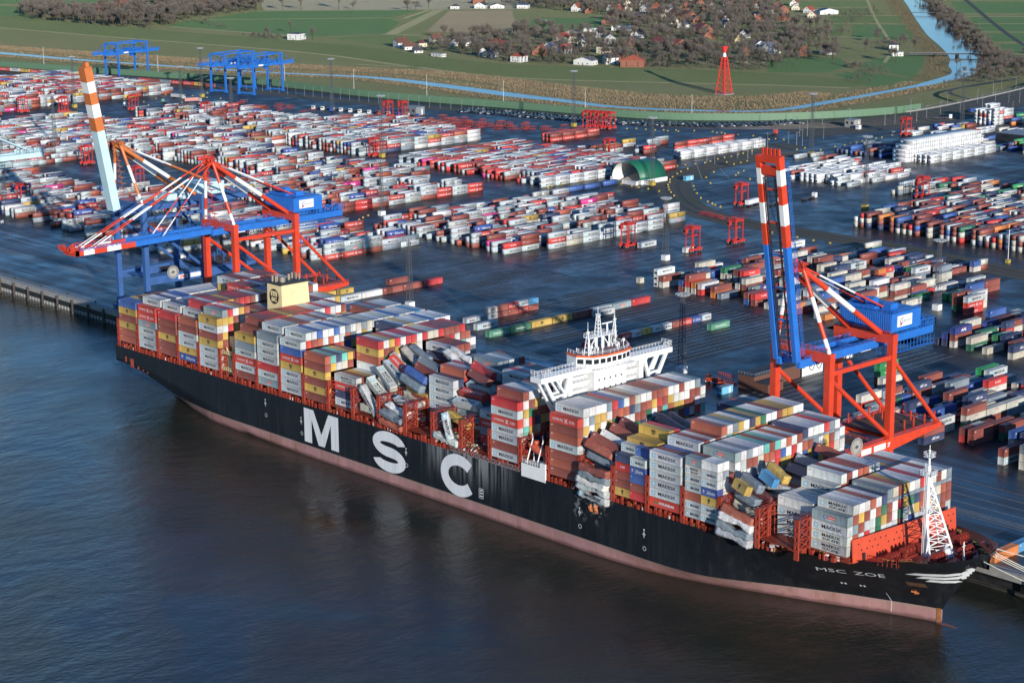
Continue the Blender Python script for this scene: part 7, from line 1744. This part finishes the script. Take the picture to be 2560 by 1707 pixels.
# canal bridge
r = empty('canal_bridge', (0, 0, 0)); tag(r, 'dark low road bridge over the canal', 'bridge'); a, c = Vector((-572, 1284, 6.2)), Vector((-515, 1336, 6.2))
b = MB(); b.beam(a, c, 5, .9); b.build('deck', M_DARK, r); b = MB(); b.rail([a+Vector((2, -2, .4)), c+Vector((2, -2, .4))], 1.2, .06, 4); b.build('railing', M_STEEL, r)
for f in (.35, .65): p = a.lerp(c, f); b = MB(); b.box((p.x, p.y, 4.2), (2.0, 4, 3.6)); b.build('pier', M_DARK, r)
r = empty('canal_bridge', (0, 0, 0)); tag(r, 'second, farther footbridge over the canal', 'bridge'); a, c = Vector((-915, 1755, 6.0)), Vector((-872, 1800, 6.0)); b = MB(); b.beam(a, c, 3, .7); b.build('deck', M_DARK, r)
# football goals
for k, (x, y, w) in enumerate(((-1195, 1352, 'left white football goal on the pitch'), (-1130, 1395, 'right white football goal on the pitch'))):
    b = MB(); b.beam((-3.6, 0, 0), (-3.6, 0, 2.5), .25); b.beam((3.6, 0, 0), (3.6, 0, 2.5), .25); b.beam((-3.6, 0, 2.5), (3.6, 0, 2.5), .25); b.beam((-3.6, 1.5, 0), (3.6, 1.5, 0), .12); o = b.build('football_goal', M_WHITE); o.location = (x, y, 3.1); o.rotation_euler = (0, 0, rad(40)); tag(o, w, 'football goal')
# ------------------------------------------------------------------ houses
HM = {k: mat('plaster_'+k, c, .8, vary=.12, scale=.3) for k, c in dict(white=(.66, .65, .61), cream=(.60, .54, .40), brick=(.26, .10, .06), grey=(.40, .40, .39), pale_yellow=(.62, .52, .26), pink=(.5, .28, .22)).items()}
RM = {k: mat('roof_tiles_'+k, c, .65, vary=.25, scale=.5) for k, c in dict(red=(.34, .085, .045), dark=(.055, .055, .065), slate=(.11, .12, .15), brown=(.16, .075, .05), blue=(.05, .09, .17), light=(.5, .5, .5), bright_red=(.50, .05, .05)).items()}
wmsh = MB(); wmsh.box((0, 0, 0), (1.2, .08, 1.4)); t = wmsh.build('window', M_GLASS); WME = t.data; bpy.data.objects.remove(t)
dms = MB(); dms.box((0, 0, 0), (1.1, .08, 2.1)); t = dms.build('door', mat('house_door', (.12, .06, .04), .6)); DME = t.data; bpy.data.objects.remove(t)
def house(x, y, w, l, h, rise, rz, wall, roof, form, lb, name='house'):
    r = empty(name, (x, y, 3), rad(rz)); tag(r, lb, 'house' if name == 'house' else name.replace('_', ' '), 'houses of the village')
    b = MB(); b.box((0, 0, h/2), (w, l, h))
    if form == 'gable':
        for s in (-1, 1): b.add([(-w/2, s*l/2, h), (w/2, s*l/2, h), (0, s*l/2, h+rise)], [(0, 1, 2) if s < 0 else (2, 1, 0)])
    b.build('wall', HM[wall], r)
    b = MB(); e = .5
    if form == 'gable':
        for s in (-1, 1): b.add([(0, -l/2-e, h+rise+.12), (0, l/2+e, h+rise+.12), (s*(w/2+e), l/2+e, h-.25), (s*(w/2+e), -l/2-e, h-.25), (0, -l/2-e, h+rise-.15), (0, l/2+e, h+rise-.15), (s*(w/2+e), l/2+e, h-.5), (s*(w/2+e), -l/2-e, h-.5)], [(0, 1, 2, 3), (7, 6, 5, 4), (0, 3, 7, 4), (1, 5, 6, 2), (3, 2, 6, 7)])
    elif form == 'hip':
        k = min(w, l)*.35; b.add([(-w/2-e, -l/2-e, h), (w/2+e, -l/2-e, h), (w/2+e, l/2+e, h), (-w/2-e, l/2+e, h), (0, -l/2+k, h+rise), (0, l/2-k, h+rise)], [(0, 1, 4), (1, 2, 5, 4), (2, 3, 5), (3, 0, 4, 5), (3, 2, 1, 0)])
    else: b.box((0, 0, h+.2), (w+.6, l+.6, .4))
    rf = b.build('roof', RM[roof], r)
    if form != 'flat': b = MB(); b.box((w*.15, l*.2, h+rise*.85), (.8, .8, rise*.7+1)); b.build('chimney', HM['brick'], rf)
    fl = 2 if h > 5 else 1
    for f in range(fl):
        for k in (-1, 1):
            if w > 5: o = put('window', WME, r); o.location = (k*w*.24, -l/2-.05, 1.6+2.8*f)
        for k in (-1, 1): o = put('window', WME, r); o.location = (w/2+.05, k*l*.25, 1.6+2.8*f); o.rotation_euler = (0, 0, rad(90))
    if form == 'gable' and rise > 3: o = put('window', WME, r); o.location = (0, -l/2-.05, h+rise*.38)
    o = put('door', DME, r); o.location = (0, -l/2-.05, 1.05)
HS = [(-838,974,13,13,6,4,10,'white','red','hip','white hip-roofed villa with red tiles at the village front'),(-882,1047,16,22,4,6,40,'brick','red','gable','large red-roofed barn behind the front villa'),(-906,1084,10,14,5,4,20,'white','slate','gable','white house with slate roof beside the large barn'),(-870,1072,10,12,5,5,-20,'white','bright_red','gable','white house with bright red roof side'),(-962,1160,18,16,7,5,10,'cream','red','hip','big cream villa with red hip roof before the pitch'),(-998,1212,20,14,7,3,20,'grey','dark','gable','large dark-roofed hall beside the football pitch'),(-1041,1288,24,9,4,1,40,'white','light','flat','long white flat-roofed clubhouse by the pitch'),(-912,1141,11,12,5,4,35,'white','slate','gable','white house with grey roof, mid-village'),(-987,1239,12,14,5,4,30,'grey','dark','gable','dark-roofed house behind the clubhouse'),(-923,1195,13,16,6,4,50,'grey','slate','gable','tall grey house with pale roof, mid-village'),(-838,1101,14,12,7,3,10,'cream','dark','hip','cream house with dark hip roof near the brick pair'),(-766,1000,22,12,5,3,15,'white','slate','gable','white complex with several levels at the dike'),(-752,1022,10,14,7,4,-25,'white','dark','gable','white gabled house behind the white complex'),(-769,1050,14,16,8,5,25,'brick','blue','gable','brick house with blue solar roof at the dike'),(-716,1018,24,14,7,5,35,'brick','red','hip','large brick house with red hip roof nearest the dike'),(-1030,1327,26,10,5,2,40,'white','light','flat','white low hall in trees behind the pitch'),(-942,1262,12,12,5,5,10,'white','dark','gable','white and dark gabled house among trees'),(-839,1206,18,60,5,5,70,'brick','red','gable','very long red-roofed barn with blue panels'),(-795,1193,12,18,5,4,70,'brick','red','gable','red-roofed barn wing beside the very long barn'),(-929,1361,18,28,6,6,60,'brick','red','gable','large red-roofed farm under tall trees'),(-875,1310,14,16,5,5,60,'brick','red','gable','second red-roofed farm building behind the beacon'),(-812,1294,10,12,5,5,30,'pale_yellow','dark','gable','pale yellow gabled house right of the beacon'),(-848,1345,10,12,5,5,20,'white','dark','gable','small white gable behind the yellow house'),(-752,1254,14,16,4,5,60,'white','slate','gable','house with broad slate roof right of the beacon'),(-724,1233,12,14,5,5,0,'white','slate','gable','white gabled house with dark slopes near dike trees'),(-719,1193,12,14,4,4,40,'brick','red','gable','brick house with red roof right of the beacon'),(-1395,1503,16,12,5,3,30,'white','blue','hip','white house with blue roof at the field edge'),(-1298,1513,11,12,5,6,20,'white','red','gable','white gable and red roof behind the pitch'),(-1261,1499,12,10,4,4,60,'brick','brown','gable','brick house with brown roof behind the pitch'),(-1123,1537,12,46,5,4,75,'brick','brown','gable','long brown-roofed terrace deep in the village'),(-1221,1570,12,13,5,5,20,'grey','slate','gable','grey gabled house deep in the trees'),(-1194,1585,12,13,5,5,-20,'white','slate','gable','white gable deep in the trees'),(-1208,1638,14,16,5,5,40,'brick','red','gable','red-roofed house at the top, first of a row'),(-1185,1664,14,16,5,5,40,'white','red','gable','red-roofed white house at the top, second of a row'),(-1150,1690,14,16,5,5,40,'brick','red','gable','red-roofed house at the top, third of a row'),(-1110,1715,14,18,5,5,40,'brick','red','gable','red-roofed house at the top, fourth of a row'),(-1070,1680,14,18,5,5,60,'brick','red','gable','red-roofed house at the top right of the row'),(-1038,1593,14,10,5,3,60,'pink','slate','hip','pinkish house with slate roof near the top'),(-880,1186,12,14,6,4,30,'brick','brown','gable','brown brick house left of the long barn'),
 (-705,1221,14,14,6,6,-10,'white','slate','gable','large white gabled house at the village end'),(-663,1224,10,12,4,5,20,'brick','red','gable','brick house with steep red roof before the pasture'),(-652,1250,10,14,3,6,-10,'grey','dark','gable','house with tall dark gable before the pasture'),(-628,1334,10,9,6,3,40,'white','dark','hip','white house alone near the canal bend'),(-587,1285,12,9,4,1,40,'white','light','flat','low white annexe by the canal bridge'),(-1005,1696,26,16,5,3,60,'white','blue','gable','white barn with blue roof in the pastures'),(-851,1441,9,9,4,4,40,'brick','red','gable','small brick house alone in the trees'),
 (-1056,996,14,14,6,5,-15,'white','brown','gable','first white house with dark roof left of village'),(-1029,984,9,12,4,4,-20,'white','brown','gable','smaller white gabled house beside the first one'),(-993,967,7,10,3,4,-20,'white','dark','gable','tiny white gabled house at the dike'),(-1067,1057,13,12,5,6,-15,'cream','brown','gable','cream house with broad gable'),(-1049,1019,12,10,4,3,-15,'cream','brown','hip','low cream house behind the first two'),(-1030,1051,10,12,4,4,60,'white','red','gable','red-roofed house left in the village trees'),(-1016,1061,7,10,5,5,-15,'white','slate','gable','narrow white gable in the village trees'),(-975,1075,12,34,4,4,80,'brick','red','gable','long red and grey roofed row at the left'),(-899,989,14,10,5,3,10,'white','slate','gable','white house half hidden behind front trees'),(-920,1000,12,10,5,3,30,'white','slate','gable','second white house half hidden behind front trees'),(-1461,1432,12,10,4,3,40,'white','dark','hip','dark-roofed white house at the top field edge'),(-1440,1462,16,10,5,4,30,'white','dark','gable','white house with dark gable at the top field edge'),(-1516,1525,18,12,5,4,60,'brick','red','gable','red-roofed house at the top edge'),(-1423,1478,20,10,4,3,50,'white','dark','gable','long white house at the top field edge'),(-943,954,18,6,3,1,0,'white','light','flat','low white building with blue band at the dike'),(-1229,979,16,16,7,1,20,'white','dark','flat','white flat-roofed block alone by a poplar'),(-1829,1098,20,90,5,6,28,'brick','red','gable','very long red-roofed farm hall in the left wood'),(-1785,1205,22,60,5,6,30,'brick','red','gable','red farm hall with blue panels in the left wood')]
for q in HS: house(*q)
BK = []
for k in range(400):
    x, y = random.uniform(-1330, -960), random.uniform(1380, 1800)
    if len(BK) > 33: break
    if abs((x+1150)*.68-(y-1600)*-.73) > 150 or any((x-h[0])**2+(y-h[1])**2 < 24**2 for h in HS+BK): continue
    if (y-1300) < -(x+1040)*.9+40 and x < -1120: continue
    BK.append((x, y, 11, 14, 4, 5, random.uniform(0, 90), random.choice(('white', 'brick', 'cream', 'brick')), random.choice(('red', 'red', 'brown', 'slate')), 'gable', 'house half hidden by bare trees in the back rows of the village'))
    house(*BK[-1])
HS += BK
# ------------------------------------------------------------------ bare winter trees
M_BARK = mat('winter_bark', (.085, .065, .05), .9, vary=.3, scale=.4); M_TWIG = [mat('twigs_a', (.165, .138, .115), .9, vary=.25, scale=.15), mat('twigs_b', (.145, .125, .105), .9, vary=.25, scale=.15), mat('evergreen', (.03, .05, .022), .9, vary=.4, scale=.3)]
def tree_meshes(seed, H, spread, ntw, evergreen=False, tall=False):
    rr = random.Random(seed); b = MB(); tips = []
    def grow(p, d, L, r, lev):
        q = p+d*L; b.tube(p, q, r, 4 if lev else 6, r2=r*.6, caps=False)
        if lev >= 3: tips.append((q, d, L)); return
        for k in range(rr.choice((3, 4)) if lev else 5):
            a = rr.uniform(0, 6.28); s = rr.uniform(.35, .85)*spread; nd_ = (d+Vector((math.cos(a)*s, math.sin(a)*s, rr.uniform(-.1, .45)))).normalized(); grow(p.lerp(q, rr.uniform(.55, 1)), nd_, L*rr.uniform(.55, .8), r*.5, lev+1)
    if not evergreen: grow(Vector((0, 0, -.3)), Vector((0, 0, 1)), H*.36, H*.022, 0)
    else: b.tube((0, 0, -.3), (0, 0, H*.8), H*.02, 6, r2=.05)
    tm = b.build('trunk', M_BARK); tme = tm.data; bpy.data.objects.remove(tm)
    r_ = np.random.default_rng(seed); V = []
    if evergreen:
        z = r_.uniform(.08, 1, ntw)*H; rad_ = (1-z/H)*H*.2*np.sqrt(r_.uniform(.2, 1, ntw))+.15; a = r_.uniform(0, 6.28, ntw); P = np.stack([rad_*np.cos(a), rad_*np.sin(a), z], 1); Dr = np.stack([np.cos(a), np.sin(a), r_.uniform(-.5, .3, ntw)], 1)*r_.uniform(.5, 1.0, (ntw, 1)); wd_ = .45
    else:
        idx = r_.integers(0, len(tips), ntw); P = np.array([tips[i][0] for i in idx])+r_.normal(0, H*.035, (ntw, 3)); Dr = np.array([tips[i][1] for i in idx])*.7+r_.normal(0, .6, (ntw, 3)); Dr[:, 2] += .25; Dr *= H*.07*r_.uniform(.5, 1.2, (ntw, 1)); wd_ = H*.0095
    n = len(P); S = r_.normal(0, 1, (n, 3)); S /= np.linalg.norm(S, axis=1)[:, None]; V = np.empty((n, 3, 3)); V[:, 0] = P-S*wd_; V[:, 1] = P+S*wd_; V[:, 2] = P+Dr
    cr = raw_mesh('crown', V.reshape(-1, 3), np.arange(3*n).reshape(-1, 3), M_TWIG[2] if evergreen else M_TWIG[seed % 2])
    return tme, cr
TV = [tree_meshes(k, *a) for k, a in enumerate(((16, .9, 760), (19, .8, 820), (13, 1.1, 640), (21, .7, 820), (12, 1.2, 600), (17, 1.0, 780)))]; EV = tree_meshes(20, 11, 1, 500, True); POP = tree_meshes(21, 20, .25, 500)
NT = [0]
def tree(x, y, lb, grp, v=None, s=1., z=3.):
    m = v or random.choice(TV); o = put('bare_tree', m[0]); o.location = (x, y, z); o.rotation_euler = (0, 0, random.uniform(0, 6.28)); q = random.uniform(.8, 1.2)*s; o.scale = (q, q, q*random.uniform(.9, 1.1)); tag(o, lb, 'tree', grp); put('crown', m[1], o); NT[0] += 1
def inside(p, poly):
    c = False; j = len(poly)-1
    for i in range(len(poly)):
        if (poly[i][1] > p[1]) != (poly[j][1] > p[1]) and p[0] < (poly[j][0]-poly[i][0])*(p[1]-poly[i][1])/(poly[j][1]-poly[i][1])+poly[i][0]: c = not c
        j = i
    return c
def scatter(poly, n, dmin=6):
    xs = [p[0] for p in poly]; ys = [p[1] for p in poly]; out = []; tries = 0
    while len(out) < n and tries < n*60:
        tries += 1; p = (random.uniform(min(xs), max(xs)), random.uniform(min(ys), max(ys)))
        if not inside(p, poly): continue
        if any((p[0]-h[0])**2+(p[1]-h[1])**2 < (max(h[2], h[3])*.62+4.5)**2 for h in HS): continue
        if any((p[0]-o[0])**2+(p[1]-o[1])**2 < dmin**2 for o in out): continue
        out.append(p)
    return out
VIL = [(-973, 966), (-900, 972), (-822, 955), (-692, 1016), (-590, 1072), (-620, 1225), (-800, 1440), (-1012, 1582), (-1140, 1800), (-1300, 1800), (-1500, 1600), (-1440, 1500), (-1350, 1500), (-1190, 1480), (-1040, 1300), (-1110, 1220), (-1070, 1160), (-1120, 1100)]
WOOD = [(-1732, 914), (-1615, 915), (-1483, 940), (-1530, 1010), (-1590, 1090), (-1650, 1225), (-1772, 1310), (-1906, 1249), (-1809, 1076), (-1892, 1029), (-1960, 1050), (-1840, 950)]
vp = scatter(VIL, 1000, 4.6); wp = scatter(WOOD, 460, 5.2)
key = lambda p: (p[0]-CAM[0])**2+(p[1]-CAM[1])**2
vp.sort(key=key); wp.sort(key=key)
for p in vp[:170]: tree(p[0], p[1], 'bare brown tree among the village houses behind the dike', 'bare trees of the village', v=EV if random.random() < .07 else None)
for p in wp[:70]: tree(p[0], p[1], 'bare tree at the near edge of the left wood', 'trees of the left wood', s=1.15)
for k, (x, y) in enumerate([(-1653, 1233), (-1629, 1254), (-1609, 1271), (-1582, 1318), (-1561, 1327), (-1492, 1385), (-1498, 1414)]): tree(x, y, 'lone bare tree in the row along the bare field', 'lone trees by the bare field', s=1.2)
tree(-1307, 1028, 'slim poplar beside the white flat-roofed block', None, POP); tree(-1201, 981, 'round bare tree just right of the white flat-roofed block', None, TV[5], 1.3); tree(-1284, 976, 'bare tree left of the white flat-roofed block', None, TV[0]); tree(-1262, 962, 'low bare tree in front of the white flat-roofed block', None, TV[4])
for x, y in ((-640, 1300), (-600, 1335), (-560, 1240), (-545, 1225), (-700, 1400), (-720, 1430), (-660, 1395), (-610, 1205), (-625, 1215), (-590, 1180), (-1480, 1360), (-850, 1500), (-870, 1480)): tree(x, y, 'bare tree between the pastures and the canal', 'trees by the pastures')
def mass(name, pts, label, cat, s=1.0, var=None, low=1.0):
    V = []; F = []; nb = 0; MI = []
    me0 = bpy.data.meshes.new(name); cache = {}
    for vs in (var or TV):
        for w in (0, 1):
            me = vs[w]; co = np.empty(len(me.vertices)*3, np.float32); me.vertices.foreach_get('co', co); me.calc_loop_triangles(); tr = np.empty(len(me.loop_triangles)*3, np.int32); me.loop_triangles.foreach_get('vertices', tr); cache[id(me)] = (co.reshape(-1, 3), tr.reshape(-1, 3))
    for p in pts:
        vs = random.choice(var or TV); a = random.uniform(0, 6.28); q = random.uniform(.75, 1.2)*s; c_, s_ = math.cos(a)*q, math.sin(a)*q
        for w in (0, 1):
            co, tr = cache[id(vs[w])]; 
            if w == 1: k = RN.uniform(0, 1, len(tr)) < .7; tr = tr[k]
            X = np.stack([co[:, 0]*c_-co[:, 1]*s_+p[0], co[:, 0]*s_+co[:, 1]*c_+p[1], co[:, 2]*q*low+3.0], 1); V.append(X); F.append(tr+nb); nb += len(co); MI += [w]*len(tr)
    me = raw_mesh(name, np.concatenate(V), np.concatenate(F), [M_BARK, M_TWIG[0]], None); me.polygons.foreach_set('material_index', MI); return tag(put(name, me), label, cat, kind='stuff')
mass('village_wood', vp[170:], 'dense bare trees filling the village behind the first rows', 'trees'); mass('left_wood', wp[70:], 'deeper bare trees of the left wood', 'trees', 1.15)
def line_pts(path, n, w):
    P = np.array(path, float); d = np.r_[0, np.cumsum(np.linalg.norm(np.diff(P, axis=0), axis=1))]; s = RN.uniform(0, d[-1], n); return np.stack([np.interp(s, d, P[:, 0])+RN.normal(0, w, n), np.interp(s, d, P[:, 1])+RN.normal(0, w, n)], 1)
hp = np.concatenate([line_pts([(-470, 1290), (-560, 1400), (-640, 1500), (-760, 1640), (-1060, 2000)], 330, 7), line_pts([(-370, 1120), (-400, 1190), (-460, 1290), (-430, 1330), (-350, 1250)], 160, 16), line_pts([(-345, 1180), (-480, 1400)], 90, 14)])
mass('canal_hedge', hp, 'dense brown bushes along the far side of the canal', 'bushes', .62)
mass('garden_bushes', np.concatenate([line_pts([(-455, 1050), (-520, 1150), (-565, 1165)], 40, 8), line_pts([(-1300, 962), (-1240, 968)], 20, 6), line_pts([(-1095, 1190), (-1040, 1240)], 30, 12), line_pts([(-800, 1440), (-880, 1590), (-1000, 1760)], 70, 14), line_pts([(-1560, 1062), (-1420, 1010)], 14, 6), line_pts([(-640, 1340), (-700, 1450)], 40, 10), line_pts([(-860, 970), (-700, 1030), (-590, 1080)], 90, 6)]), 'low bare bushes around gardens and ditches', 'bushes', .38)
for k, (x, y, c) in enumerate(((-655, 1120, 3), (-640, 1130, 4), (-668, 1113, 1))):
    o = put('parked_car', CM[c]); o.location = (x, y, 3.3); o.rotation_euler = (0, 0, rad(40)); tag(o, ('white', 'silver', 'dark')[k]+' car parked behind the dike near the beacon', 'car')
print('trees', NT[0], 'objects', len(SC.objects))
